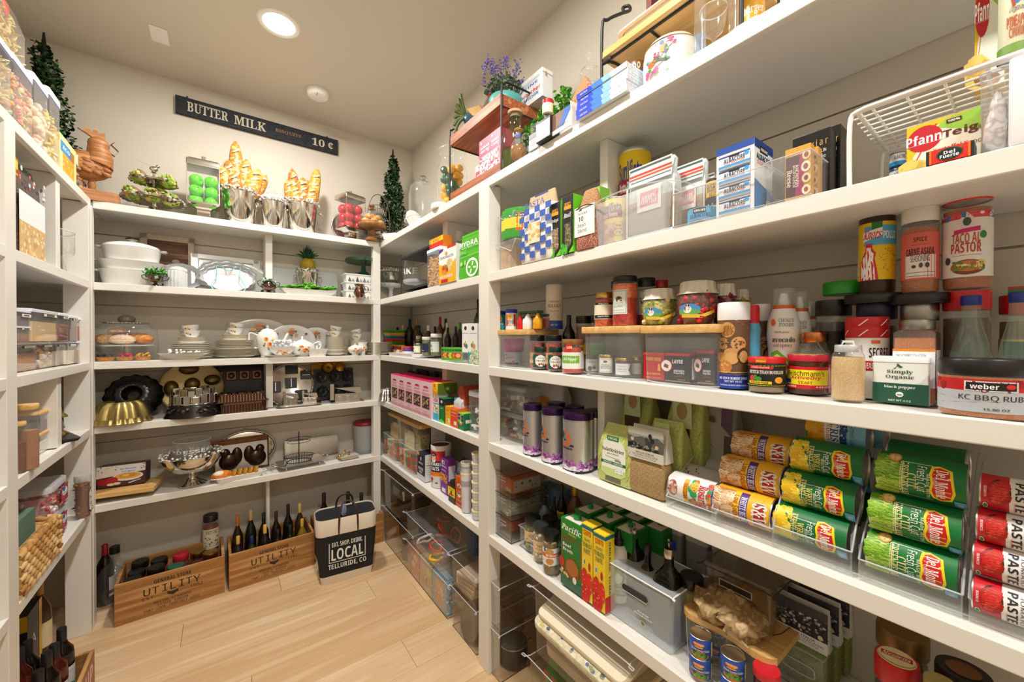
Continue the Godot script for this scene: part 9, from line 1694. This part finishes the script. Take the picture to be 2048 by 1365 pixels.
func cans() -> void:
	for k in 5:
		I("can_dispenser", ["clear sloping can rack holding the refried beans, leftmost of five", "clear sloping can rack holding white bean cans", "clear sloping can rack holding corn cans", "clear sloping can rack holding green bean cans", "clear can rack holding red tomato paste cans at the frame edge"][k], "can rack", DISP[k], "floor:B:clear:0,.01,0,1,.015,1,.5|front_lip:F:clear:1,.012,.1,0,0,.49 1,.012,.1,.17,0,.49|lip_edge:U:rimclear:1.6,0,-.5,.17,.49,.5,.17,.49|side_wall:F:clear:.012,1,.1,0,-.49,0 .012,1,.1,.3,-.49,0|side_wall:F:clear:.012,1,.1,0,.49,0 .012,1,.1,.3,.49,0|side_edge:U:rimclear:1.8,0,-.495,.17,.49,-.495,.45,.3,-.495,1,-.3,-.495,1,-.49|side_edge:U:rimclear:1.8,0,.495,.17,.49,.495,.45,.3,.495,1,-.3,.495,1,-.49")
	for k in CANS.size():
		var r: Array = CANS[k]
		I("food_can", r[0], "can", [r[2], r[3], r[4], r[5], r[6], r[5], -1.571, r[7] if r.size() > 7 else 0, -1.5708], LBL[r[1]])

const DISP := [[1.133, 1.038, -0.543, 0.137, 0.150, 0.300, -1.571], [1.148, 1.038, -0.418, 0.136, 0.210, 0.330, -1.571], [1.148, 1.038, -0.282, 0.136, 0.260, 0.330, -1.571], [1.148, 1.038, -0.138, 0.133, 0.210, 0.330, -1.571], [1.133, 1.038, -0.022, 0.087, 0.200, 0.300, -1.571]]
const CANS := [["refried bean can with a white label lying in the leftmost can rack", "ros", 1.030, 1.087, -0.615, 0.075, 0.127, 0.00], ["plain grey-labelled can lying behind the refried beans, first in line", "gry", 1.111, 1.093, -0.645, 0.075, 0.138, 0.00], ["plain grey-labelled can lying behind the refried beans, second in line", "gry", 1.189, 1.099, -0.668, 0.075, 0.143, 0.00], ["plain grey-labelled can lying behind the refried beans, third in line", "gry", 1.267, 1.105, -0.689, 0.075, 0.149, 0.00], ["white bean can lying lowest in the second can rack", "sw", 1.032, 1.088, -0.489, 0.077, 0.130, 0.00], ["white bean can lying second from the bottom in the second rack", "sw", 1.061, 1.160, -0.486, 0.077, 0.136, 0.00], ["white bean can lying on top in the second can rack", "sw", 1.116, 1.216, -0.482, 0.077, 0.131, 0.00], ["white bean can lying on the floor of the second rack behind the lowest", "sw", 1.136, 1.096, -0.505, 0.077, 0.130, 0.00], ["whole corn can lying lowest in the third can rack", "corn", 1.032, 1.088, -0.353, 0.077, 0.128, 0.00], ["whole corn can lying second from the bottom in the third rack", "corn", 1.046, 1.163, -0.341, 0.077, 0.125, 0.00], ["whole corn can lying third from the bottom in the third rack", "corn", 1.071, 1.234, -0.334, 0.077, 0.124, 0.00], ["crisp corn can with a pale blue label, topmost in the third rack", "steam", 1.127, 1.288, -0.321, 0.077, 0.105, 0.00], ["whole corn can lying behind the front corn cans, lower", "corn", 1.151, 1.118, -0.329, 0.077, 0.116, 0.00], ["whole corn can lying behind the front corn cans, upper", "corn", 1.151, 1.198, -0.329, 0.077, 0.116, 0.00], ["crisp corn can lying behind the topmost corn can", "steam", 1.206, 1.288, -0.300, 0.077, 0.097, 0.00], ["cut green bean can lying lowest in the fourth can rack", "bean", 1.032, 1.088, -0.197, 0.077, 0.118, 0.00], ["cut green bean can lying second from the bottom in the fourth rack", "bean", 1.036, 1.164, -0.193, 0.077, 0.118, 0.00], ["cut green bean can lying third from the bottom in the fourth rack", "bean", 1.046, 1.241, -0.185, 0.077, 0.114, 0.00], ["cut green bean can lying at the back top of the fourth rack", "bean", 1.121, 1.253, -0.186, 0.077, 0.111, 1.20], ["cut green bean can lying behind, low in the fourth rack", "bean", 1.116, 1.128, -0.190, 0.077, 0.113, 0.00], ["red tomato paste can, lowest in the stack at the frame edge", "paste", 1.006, 1.078, -0.063, 0.056, 0.068, 0.00], ["red tomato paste can, second from the bottom in the stack at the frame edge", "paste", 1.016, 1.135, -0.063, 0.056, 0.068, 0.00], ["red tomato paste can, third from the bottom in the stack at the frame edge", "paste", 1.021, 1.190, -0.060, 0.056, 0.068, 0.00], ["red tomato paste can, topmost in the stack at the frame edge", "paste", 1.026, 1.246, -0.057, 0.056, 0.068, 0.00]]
const LBL := {
	"ros": "@can;f0eeea,.35|label:C:1:e,-4,14,30,11,a86048;k,30,4,-26,6,18,22,5,8c4a38,c88870,e8d0c0;r,-50,38,40,48,f0b020;t,-6,43,8.7,60,a03018,S,TRADITIONAL;k,30,5,-50,52,50,66,7,28a060,d83a3a,e8a030;e,-30,62,18,8,e8c030;t,0,80,18.6,84,c8202c,F,Rosarita;k,16,6,-50,90,50,96,7,28a060,d83a3a,e8a030;r,-160,97,160,100,1c3c90",
	"gry": "@can;c8c4bc,.45|label:C:1:k,30,4,-60,10,60,60,2.2,2a2a2a;r,-20,62,20,70,444444;e,30,40,8,4,5a8a5a;e,-20,30,9,4,c89090",
	"sw": "@can;e8a818,.35|label:C:1:r,-60,2,60,36,b07840;k,80,4,-50,3,50,36,8,e8c8a0,d8a878,f0dcc0,c08850;r,-60,38,60,48,f0c020;t,-2,43,9.9,84,a83020,S,Low Sodium;r,-60,48,60,62,4a2880;t,-2,55,10.5,84,f0ecf4,F,WHITE BEANS;r,-160,62,160,98,f0b020;g,d8d0c0,-38,74,-38,90,40,93,40,71;g,6a4020,-36,75,-36,89,38,92,38,72;g,b01828,-33,76,-33,88,35,91,35,73;t,0,82,24.8,66,f4f0ea,F,S&W",
	"corn": "@can;0c6a34,.32|label:C:1:r,-80,2,90,100,0e6c36;k,70,5,-50,3,50,24,8,f0d020,e8b818,f8e860;g,8cc83c,30,2,80,2,80,40,40,30;l,-30,30,-30,70,1.4,e8e4d0;l,-30,30,40,30,1.4,e8e4d0;t,0,30,9.3,84,e8d878,F,KERNEL CORN;t,4,40,9.3,50,e8d878,F,WHOLE;t,0,54,10.5,60,f4f4f0,s,Fresh Cut;t,10,48,3.7,40,c8d8b8,S,MADE WITH;g,f0d820,-42,70,-38,62,-20,60,0,62,20,60,36,64,42,73,36,84,14,88,-10,86,-34,84;g,d01c20,-38,71,-34,65,-18,63,0,65,18,63,32,66,38,73,32,82,12,85,-10,83,-32,81;t,0,74,12.4,66,f8f4f0,F,Del Monte;t,-2,66,4.3,24,f8e0d8,f,Quality;g,58b4e4,20,88,60,88,60,100,20,100;t,40,94,6.2,22,f0f4fa,S,SEA SALT",
	"steam": "@can;d4e8f4,.35|label:C:1:r,-160,0,160,16,2a8a3a;k,60,5,-60,4,50,34,9,e8a018,f0b828,d88c10;g,f4f6f6,-60,30,60,36,60,58,-60,62;t,4,50,13.6,70,1c4a9c,F,CRISP;t,8,66,14.9,70,1c4a9c,F,steam;t,0,40,6.2,60,c83a30,f,Niblets;t,10,80,8.1,80,2a7a3a,f,Green Garden;g,88c8ec,-160,72,160,72,160,100,-160,100;t,4,66,14.9,70,1c4a9c,F,steam;t,10,80,8.1,80,1c6a3a,f,Green Garden",
	"bean": "@can;0e6c32,.32|label:C:1:r,-80,2,90,100,107436;k,50,6,-50,4,60,26,11,7cb02c,a0c840,5c9420,c0d860;l,-44,32,-44,66,1.4,e8e4d0;l,44,32,44,66,1.4,e8e4d0;l,44,32,-44,32,1.4,e8e4d0;t,0,34,9.9,90,e8e0a0,F,GREEN BEANS;t,0,43,9.9,34,e8e0a0,F,CUT;t,-8,54,11.2,60,f4f4f0,s,Fresh Cut;t,8,61,3.7,60,c8d8b8,S,MADE WITH;g,f0d820,-46,72,-42,64,-24,62,-4,64,16,62,34,66,40,75,34,86,12,90,-12,88,-38,86;g,d01c20,-42,73,-38,67,-22,65,-4,67,14,65,30,68,36,75,30,84,10,87,-12,85,-36,83;t,-3,76,13.6,66,f8f4f0,F,Del Monte;t,-5,68,4.3,24,f8e0d8,f,Quality;g,58b4e4,30,88,70,88,70,100,30,100;t,50,94,5.6,24,f0f4fa,S,SEA SALT;e,-52,22,14,8,d89838;e,-52,22,10,6,e8c890",
	"paste": "@can;c8202a,.35|label:C:1:r,-80,46,100,100,ece8e6;e,-14,32,40,17,242424;e,-12,33,34,14,d82c20;k,24,4,-40,24,16,42,8,c82018,e84a38,a81810;e,36,10,12,4,e8f0e8;e,36,10,9,3,2a8a4a;t,-10,10,4.3,30,f0d8d8,S,BIANCO;t,-6,62,14.9,90,242228,S,PASTE;t,-6,76,6.2,80,444448,s,TOMATO;t,30,54,2.5,40,c83038,s,CERTIFIED",
}


func r_e() -> void:
	# smoky drawers
	var dw := "shell:F:smoke:1,1,.04,0 1,1,.04,1|edge_frame:u:2a2420,.4:1.4,1,-.5,0,.5,.5,0,.5,.5,1,.5,-.5,1,.5|side_edge:u:2a2420,.4:1.4,0,.5,1,.5,.5,1,-.5,.5,0,-.5,.5,0,.5|drawer:Ft:smoke:.93,.93,.05,.06 .93,.93,.05,.8|handle:u:rimclear:1.2,1,-.2,.62,.49,.2,.62,.49,.2,.78,.49,-.2,.78,.49"
	var d0: Array = [1.086, 0.624, -1.405, 0.149, 0.122, 0.2, -1.571]
	d0[4] = 0.094
	var d1 := I("drawer_unit", "smoky clear drawer holding dried red chillies, lowest of the stack of three", "drawer", d0, dw)
	for k in 2:
		d0[1] += 0.0955
		I("drawer_unit", ["smoky clear drawer holding white packets, middle of the stack of three", "smoky clear drawer holding an orange carton, topmost of the stack of three"][k], "drawer", d0, dw)
	var o := d1.position
	var ch := T("dried_chillies", "bundle of dried red chillies in the lowest clear drawer", "chillies", o + Vector3(-0.02, 0.012, 0))
	var g := G.new()
	rng.seed = 3
	for k in 16:
		var y := rng.randf() * 0.045 + 0.006
		var z := rng.randf_range(-0.045, 0.045)
		g.tube(PackedVector3Array([Vector3(-0.05, y + 0.014, z), Vector3(-0.01, y, z + rng.randfn() * 0.01), Vector3(0.04, y + 0.002, z + 0.012), Vector3(0.07, y, z + 0.01)]), 0.008, 6, false, 0.003)
	P(ch, "chilli_pods", g.mesh(), m("c8342a,.35")).set_meta("kind", "stuff")
	for k in 5:
		I("packet", "white and green spice packet, %s in the pile in the middle drawer" % ["lowest", "second", "third", "fourth", "topmost"][k], "packet", [o.x - 0.015 + k * 0.004, o.y + 0.1045 + k * 0.0115, o.z + 0.004 * (k % 3), 0.11, 0.01, 0.15, -1.571 + (k - 2) * 0.08], "body:F:c8d0c4,.4:1,.98,.1,0 .96,.96,.1,.5 1,1,.1,1|top_print:D:t:e,-10,50,26,20,e8dcc0;k,12,3,10,20,46,80,6,c83a28,3a7a4a;r,-46,4,-30,96,d8e4d8")
	I("tea_carton", "orange and white tea carton in the topmost clear drawer", "carton", [o.x, o.y + 0.198, o.z, 0.115, 0.062, 0.15, -1.571], "@box;e86a20,.45|side:D:r:r,-50,10,50,92,f2efe8;k,14,4,14,20,40,46,2,222222;e,-20,66,5,9,3a8a4a;e,10,66,5,9,3a8a4a;r,-46,20,-36,84,e8e4dc;t,-41,50,10,8,444444,S,tea|face:D:f:r,-50,0,-10,100,e05038;g,f0e0c8,-6,6,30,6,10,34;k,10,4,-4,8,36,30,6,f4d8b0,f8ecd8")
	# bin of pickles
	I("clear_bin", "long clear bin with a cut-out handle holding jars of pickles and mushrooms", "bin", [1.144, 0.624, -1.184, 0.242, 0.085, 0.28, -1.571], HBIN)
	I("pickle_jar", "jar of green olives with a black lid and kraft label, deepest of the front three", "jar", [1.032, 0.63, -1.245, 0.068, 0.131, 0.068, -0.692], "@wide;glass;5a6420,.3;black|olives:K:.96:c,50,9,9,9,.08,.78,3,7a8a2c,98a840,5a6a1c|label:C:1.0:r,-80,30,70,62,e0bc8c;t,-8,50,7,50,6a4a2c,f,Olives;l,-40,40,30,40,2,8a6a4a")
	I("onion_jar", "jar of white pearl onions with a dark lid and kraft label, middle of three", "jar", [1.01, 0.63, -1.166, 0.063, 0.138, 0.063, -0.713], "@wide;glass;a89c70,.3;2a3234,.35|onions:K:.96:c,60,8,8,8,.08,.78,3,d8d0b0,e8e0c8,c0b890|label:C:1.0:r,-80,26,70,58,e8c49c;t,-8,46,8,50,6a4a2c,f,Onions;l,-40,36,30,36,2,8a6a4a")
	I("mushroom_jar", "jar of sliced mushrooms with a black lid and white label, nearest of three", "jar", [0.986, 0.63, -1.082, 0.063, 0.146, 0.063, -0.739], "@wide;glass;7a6034,.3;black|slices:K:.96:c,60,11,4,9,.08,.78,9,c8a870,a88850,e0c898|label:C:1.0:r,-86,24,86,66,eef0ee;r,-86,44,86,54,e86428;e,-10,58,26,8,c89858;e,-8,34,24,8,c89050;t,10,49,6,80,ffffff,S,Mushrooms;e,-40,62,7,5,2a5aa8")
	for k in 2:
		I("condiment_jar", "dark jar with a flat black lid at the back of the pickle bin, %s" % ["left", "right"][k], "jar", [[1.081, 0.63, -1.192, 0.065, 0.133, 0.065, -1.571],[1.092, 0.63, -1.151, 0.048, 0.128, 0.048, -1.571]][k], "@wide;glass;3a2c18,.5;black")
	# bottles behind
	I("vinegar_bottle", "blue-tinted bottle with a black cap behind the pickle bin", "bottle", [1.122, 0.624, -1.273, 0.048, 0.186, 0.048, -1.571], "@bottle;6a8494,.3;black")
	I("balsamic_bottle", "olive-labelled square bottle behind the pickle bin", "bottle", [1.169, 0.624, -1.214, 0.043, 0.248, 0.043, -1.571], "@bottle;1c1810,.15;2a3020,.4|label:C:1:r,-60,14,60,52,8a9040;e,0,38,24,7,e0d8a0;r,-60,52,60,56,d8c060")
	I("wine_bottle", "amber bottle with gold foil neck behind the pickle bin", "bottle", [1.196, 0.624, -1.163, 0.075, 0.258, 0.075, -1.571], "@bottle;gl:6a3a10,.75;c8952c,.35,.6")
	I("soy_bottle", "slim dark bottle with an orange-topped black cap behind the pickle bin", "bottle", [1.153, 0.624, -1.244, 0.03, 0.192, 0.03, -1.571], "@bottle;2a1c14,.2;141414,.4|cap_top:L:b87028,.4:0,1.002 .26,1.002")
	I("gift_bag", "blue gift bag with red dots at the back of the broth shelf", "bag", [1.248, 0.624, -1.343, 0.144, 0.183, 0.06, -1.571], "@box;5a7a98,.6|face:D:f:k,20,3,-46,4,46,96,6,b83040,d8d0c8")
	# cartons
	I("clear_bin", "long clear bin with a cut-out handle holding broth and tomato paste cartons", "bin", [1.154, 0.624, -0.962, 0.201, 0.1, 0.28, -1.571], HBIN)
	I("broth_carton", "green beef broth carton with white script lettering at the front of its bin", "carton", [0.998, 0.63, -0.958, 0.103, 0.235, 0.06, -1.571], BROTH + "|face:D:f:r,-50,80,50,100,2a8a30;i,0,88,9,88,f8f8f4,F,Pacific;t,4,80,3,36,e0c030,S,FOODS;b,-40,20,44,74,2,c01c24;t,-20,70,4,50,c01c24,F,Organic;t,-20,62,5,40,f4f4f0,S,Beef;t,-16,55,5,46,f4f4f0,S,Broth;e,4,30,34,16,8a4a20;e,4,32,28,12,b06a30;k,14,4,-48,2,-16,26,7,d8a070,3a7a3a,e8c8a0;r,-50,0,50,14,3a6a50;e,16,16,9,5,e8e8d8;e,-44,34,12,8,c83028")
	for k in 2:
		I("paste_carton", "yellow tomato paste carton with red tomatoes, %s of the two in the bin" % ["left", "right"][k], "carton", [[0.99, 0.63, -0.885, 0.048, 0.252, 0.045, -1.571],[0.988, 0.63, -0.832, 0.049, 0.246, 0.045, -1.571]][k], PASTE)
	var br := I("broth_carton", "broth carton with a green cap, front left of the rear cartons", "carton", [1.103, 0.63, -0.992, 0.074, 0.234, 0.09, -1.571], BROTH)
	var q := br.position
	again(br, "broth_carton", [[q.x, q.y, q.z + 0.09, null, "broth carton with a green cap, front middle of the rear cartons"], [q.x, q.y, q.z + 0.18, null, "broth carton with a green cap, front right of the rear cartons"], [q.x + 0.095, q.y, q.z + 0.05, null, "broth carton with a green cap, back left of the rear cartons"], [q.x + 0.095, q.y, q.z + 0.14, null, "broth carton with a green cap, back middle of the rear cartons"], [q.x + 0.095, q.y, q.z + 0.23, null, "broth carton with a green cap, back right of the rear cartons"]])
	# frosted bin of oils
	I("frosted_bin", "frosted white plastic bin with an oblong hand hole holding oil bottles", "bin", [1.074, 0.624, -0.715, 0.246, 0.162, 0.17, -1.571], "body:Ft:frost:.96,.95,.12,0 1,1,.14,1|floor_plate:F:frost:.95,.94,.12,.005 .95,.94,.12,.02|rim:U:f0f2f6,.4:2.2,1,-.46,1,.5,.46,1,.5,.5,1,.46,.5,1,-.46,.46,1,-.5,-.46,1,-.5,-.5,1,-.46,-.5,1,.46|hand_hole:D:f1.5:g,2a2e34,-16,64,-19,70,-16,76,16,76,19,70,16,64;g,e8ecf0,-17,63,17,63,17,64,-17,64;t,12,42,4,16,e8ecf0,S,Aceto;t,12,37,4,24,e8ecf0,S,Balsamico;e,12,24,4,5,c8c070;e,12,24,2.6,3.4,6a7a90")
	I("avocado_oil", "white squeeze bottle of avocado oil with a black tip in the frosted bin", "bottle", [1.056, 0.64, -0.826, 0.077, 0.223, 0.077, -0.907], "body:L:eeeeea,.35:0,0 .9,0 1,.03 1,.62 .9,.7 .6,.78 .4,.8|tip:L:black:.46,.79 .46,.88 .3,.9 .14,1 0,1|label:C:1.01:i,0,60,6,80,1c1c1c,F,Chosen;t,6,55.5,1.8,30,444444,s,FOODS;e,-4,40,30,12,1c1c1c;e,-4,40,28,11,58b020;e,-2,37,16,7.5,f0f0ea;g,3a9a20,-20,50,-4,48,-12,56;g,5a9c50,-40,12,40,12,40,26,-36,28;t,0,22,3.5,60,f0f4ec,S,100% PURE;t,0,17,3.5,66,f0f4ec,S,AVOCADO")
	I("olive_oil", "tall dark oil bottle with a steel pourer, left of three in the frosted bin", "bottle", [1.084, 0.64, -0.786, 0.072, 0.259, 0.072, -1.571], OIL + POUR)
	I("olive_oil", "dark oil bottle with a black screw cap, middle of three in the frosted bin", "bottle", [1.058, 0.64, -0.718, 0.06, 0.222, 0.06, -1.571], OIL + "|cap:L:161616,.3:.34,.86 .38,.87 .38,.98 .34,1 0,1|leaf_mark:D:f1:g,b09070,10,56,30,60,34,52,20,48,8,50")
	I("olive_oil", "dark oil bottle with a steel pourer, right of three in the frosted bin", "bottle", [1.052, 0.64, -0.642, 0.079, 0.271, 0.079, -1.571], OIL + POUR)
	I("avocado_oil", "white bottle with a black tip behind the left steel pourer", "bottle", [1.146, 0.63, -0.81, 0.055, 0.226, 0.055, -1.571], "body:L:e8e8e4,.35:0,0 .9,0 1,.03 1,.66 .9,.74 .5,.8|tip:L:black:.46,.79 .46,.88 .3,.9 .14,1 0,1")
	I("relish_jar", "jar of yellow relish with a wide black lid at the right of the frosted bin", "jar", [1.089, 0.64, -0.593, 0.063, 0.174, 0.063, -1.571], "@wide;glass;8a8424,.4;141414,.3")
	for k in 2:
		I("water_jug", "tall translucent jug with a bright blue collar at the back, %s" % ["left", "right"][k], "jug", [[1.219, 0.624, -0.741, 0.063, 0.2, 0.063, -1.571],[1.234, 0.624, -0.623, 0.051, 0.2, 0.051, -1.571]][k], "body:L:fr:c8ccd2,.6:0,0 .95,0 1,.04 1,.8 .8,.86|collar:L:1838b8,.35:.82,.84 .98,.85 .98,.98 .9,1 0,1")
	for k in 3:
		I("storage_canister", "tall translucent storage box standing at the back behind the oils, %s" % ["left", "middle", "right"][k], "canister", [1.24, 0.6243, -0.73 + k * 0.085, 0.075, 0.26, 0.07, -1.571], "@tub;fr:a8acb0,.6;fr:d0d2d6,.7")
	# chile cans under a bamboo board
	I("lidded_bin", "clear bin of green chile cans under a wavy bamboo lid", "bin", [1.154, 0.624, -0.471, 0.205, 0.12, 0.26, -1.571], "body:Ft:acr:.94,.95,.2,0 1,1,.22,1|base_rim:U:rimclear:1.4,1,-.46,.02,.47,.46,.02,.47,.47,.02,-.47,-.47,.02,-.47|side_edge:u:rimclear:1.6,0,-.48,0,.48,-.5,1,.5|side_edge:u:rimclear:1.6,0,.48,0,.48,.5,1,.5")
	var lid := T("serving_board", "thick bamboo board with a wavy front edge on the chile can bin", "board", Vector3(1.154, 0.7455, -0.471))
	var po := PackedVector2Array()
	var hw: float = 0.11449999999999999
	for k in 25:
		var f := k / 24.0
		po.append(Vector2(-hw + 2 * hw * f, -0.128 - 0.012 * cos(f * TAU) - 0.012 * sin(f * PI) + (0.02 * pow(absf(f * 2 - 1), 8))))
	for k in [Vector2(hw, 0.13), Vector2(-hw, 0.13)]:
		po.append(k)
	g = G.new()
	g.prism(po, -0.008, 0.008, Basis(Vector3(0, 0, 1), Vector3(1, 0, 0), Vector3(0, 1, 0)))
	P(lid, "board", g.mesh(), m("bambooz"))
	var cc := I("chile_can", "small blue green-chile can, lower left at the front of the bamboo-lidded bin", "can", [0.995, 0.63, -0.518, 0.054, 0.052, 0.054, -1.091], CHIL)
	var p0 := cc.position
	again(cc, "chile_can", [[p0.x, p0.y + 0.053, p0.z, null, "small blue green-chile can, upper left at the front of the bamboo-lidded bin"], [p0.x, p0.y, p0.z + 0.08, null, "small blue green-chile can, lower middle at the front of the bamboo-lidded bin"], [p0.x, p0.y + 0.053, p0.z + 0.08, null, "small blue green-chile can, upper middle at the front of the bamboo-lidded bin"], [p0.x + 0.08, p0.y, p0.z, null, "small blue green-chile can behind the left pair, lower"], [p0.x + 0.08, p0.y + 0.053, p0.z, null, "small blue green-chile can behind the left pair, upper"]])
	I("wine_bottle", "dark red glass jar at the right end of the bamboo-lidded bin", "jar", [p0.x + 0.01, p0.y, p0.z + 0.15, 0.055, 0.11, 0.055, 0], "@wide;gl:4a1828,.6;3a0c1c,.4;c8202c,.4")
	# brown bin on the lid
	I("smoky_bin", "brown tinted lidded bin of paper bags standing on the bamboo lid", "bin", [1.182, 0.754, -0.473, 0.174, 0.127, 0.19, -1.571], "body:Ft:smoke:.94,.95,.14,0 1,1,.16,.86|lid:F:smoke:1.03,1.03,.16,.86 1.05,1.05,.18,.9 1.05,1.05,.18,.99 1.02,1.02,.16,1|lid_rim:U:3a2c24,.35:1.6,1,-.5,.88,.52,.5,.88,.52,.52,.88,.5,.52,.88,-.5,.5,.88,-.52,-.5,.88,-.52,-.52,.88,-.5,-.52,.88,.5|handle_hole:D:f1.5:g,2c241c,-22,60,-22,72,22,72,22,60;b,-24,58,24,74,1.5,b8a894|base_rim:U:3a2c24,.35:1,1,-.44,.01,.46,.44,.01,.46,.46,.01,-.46,-.46,.01,-.46")
	I("paper_bag", "crumpled brown paper bag inside the tinted bin", "bag", [1.06, 0.757, -0.473, 0.17, 0.075, 0.13, -1.571], "body:S:bl:a88a5c,8a6c44,c8ac80,9,.7:-.2,.42,0,.34,.42,.5,.6 .2,.4,.05,.32,.4,.46,.7 0,.5,-.05,.3,.46,.46,.5|folds:P:c8b088,.7:.44,.47,-.3,.6 .05,.2 .4,.1 .1,.5")
	# pesto seasoning
	I("clear_bin", "small clear bin with an oblong handle holding basil pesto seasoning bags", "bin", [1.255, 0.624, -0.353, 0.104, 0.1, 0.2, -1.571], HBIN)
	for k in 3:
		I("pesto_bag", "bag of basil pesto seasoning with a black and white town header, %s of three" % ["frontmost", "middle", "rearmost"][k], "bag", [1.1949999999999998 + k * 0.055, 0.63, -0.353 + k * 0.008, 0.105, 0.2, 0.045, -1.571], "body:F:herb:.95,.9,.3,0 1,1,.4,.1 1,.9,.4,.45 .94,.5,.4,.6|header:F:e8e6e2,.6:1.06,.6,.1,.5 1.02,.4,.1,.8 1,.1,.1,1|picture:D:f0:r,-52,64,52,100,2a2a2c;k,120,4,-50,66,50,90,3,8a8a8c,5a5a5e,c8c8ca,1a1a1c;g,444448,-52,86,52,90,52,100,-52,100;e,-36,68,5,3,d8d0b8;e,38,68,5,3,d8d0b8;r,-52,50,52,64,e4e2de;t,0,61,2.6,56,2a2a2c,S,BELLA ITALIA;t,0,57.5,2.8,90,2a2a2c,s,BASIL PESTO SEASONING;t,0,54,2.6,70,2a2a2c,s,Net Wt. 5.3 OZ (150 g)")
	I("pickle_jar", "big pickle jar with a bronze lid in the dark corner of the lower shelf", "jar", [1.149, 0.624, -0.167, 0.082, 0.265, 0.082, -1.427], "@wide;glass;bl:6a6430,8a8448,4a4420,14,.3;8a6a3c,.4,.5|label:C:1:r,-60,8,30,44,c8c4bc")
	I("pickle_jar", "tilted jar with a cream and red picture lid before the bronze-lidded one", "jar", [1.05, 0.624, -0.16, 0.065, 0.255, 0.065, -1.42], "@wide;glass;2c3018,.4;c01c24,.4|lid_top:L:e8d8a0,.4:0,1.004 .84,1.004 .86,1.0|top_print:D:t3:e,0,50,40,40,e8dca8;r,-34,40,34,62,b82030;i,0,51,16,60,f0e0c8,F,Mezzetta")
	I("kraft_jar", "jar with a black lid and a brown paper disc at the bottom right", "jar", [1.105, 0.624, -0.079, 0.074, 0.259, 0.074, -1.571], "@wide;glass;2a241c,.4;1a1612,.4|paper_disc:L:7a5030,.7:0,1.004 .62,1.004")
	I("relish_jar", "jar with a dull yellow lid at the bottom right corner of the frame", "jar", [1.01, 0.624, -0.098, 0.043, 0.275, 0.043, -1.571], "@wide;glass;3a3420,.4;a89c60,.4")

const HBIN := "body:Ft:acr:.97,.98,.08,0 1,1,.1,1|rim:u:rimclear:1.5,1,-.5,1,.5,.5,1,.5,.5,1,-.5,-.5,1,-.5|base_edge:u:3a4050,.3:1.1,1,-.48,.01,.49,.48,.01,.49,.48,.01,-.49,-.48,.01,-.49|handle_ring:U:rimclear:1.6,1,-.26,.42,.5,.26,.42,.5,.32,.55,.5,.26,.68,.51,-.26,.68,.51,-.32,.55,.5"
const BROTH := "body:B:1f7a2c,.4:0,.5,0,1,1,1,.8|top_panel:B:e8dcd0,.5:0,1,0,.7,.01,.9,.3|cap:L:108a48,.35:.26,1 .28,1.01 .28,1.06 .24,1.075 0,1.075"
const PASTE := "@box;f0d028,.4|top_band:B:1c6a78,.4:0,.96,0,1.005,.05,1.005,.5|face:D:f:t,0,89,7,70,c82818,S,CENTO;t,0,80,4,60,3a7a5a,s,ORGANIC;t,0,73,6,80,2a6a58,F,TOMATO;t,0,65,6,60,2a6a58,F,PASTE;e,-24,50,9,5,e8e8e0;e,-24,50,6,3.4,3a7a6a;e,22,46,10,6,b82028;e,-22,28,30,14,d82418;e,22,24,30,14,e02c1c;e,-4,10,34,12,d01c14;e,-26,8,24,12,c81810;g,3a7a28,-30,40,-22,36,-14,42,-22,39;g,3a7a28,14,36,22,33,32,38,22,35;k,10,3,-40,4,40,34,3,f08878|side:D:r:v,0,50,20,80,2a5a58,S,ORGANIC TOMATO;r,-50,0,50,20,c82418"
const OIL := "body:F:12160c,.08:.96,.96,.3,0 1,1,.34,.02 1,1,.34,.5 .86,.86,.6,.6 .5,.5,1,.68 .36,.36,1,.72 .32,.32,1,.86"
const POUR := "|collar:L:c8c4bc,.25,1:.36,.8 .4,.81 .4,.86 .34,.9|pourer:U:tin:3.2,0,0,.88,0,0,.95,0,.04,1,.1"
const CHIL := "@can;2c50a0,.35|label:C:1:e,-8,72,26,9,e87818;t,-8,72,15,44,f0e0c0,F,Ortega;r,-26,56,10,62,e0b030;t,0,46,11,84,e4e8f4,F,Diced Green Chiles;e,-2,22,40,17,d86828;e,-2,24,34,12,3a7a28;k,30,3,-28,16,24,30,4,5a9c38,2a5a1c,88b850;r,54,10,86,80,e0dc98"


func shelf_right() -> void:
	r_a()
	r_b()
	r_c()
	r_d()
	r_e()
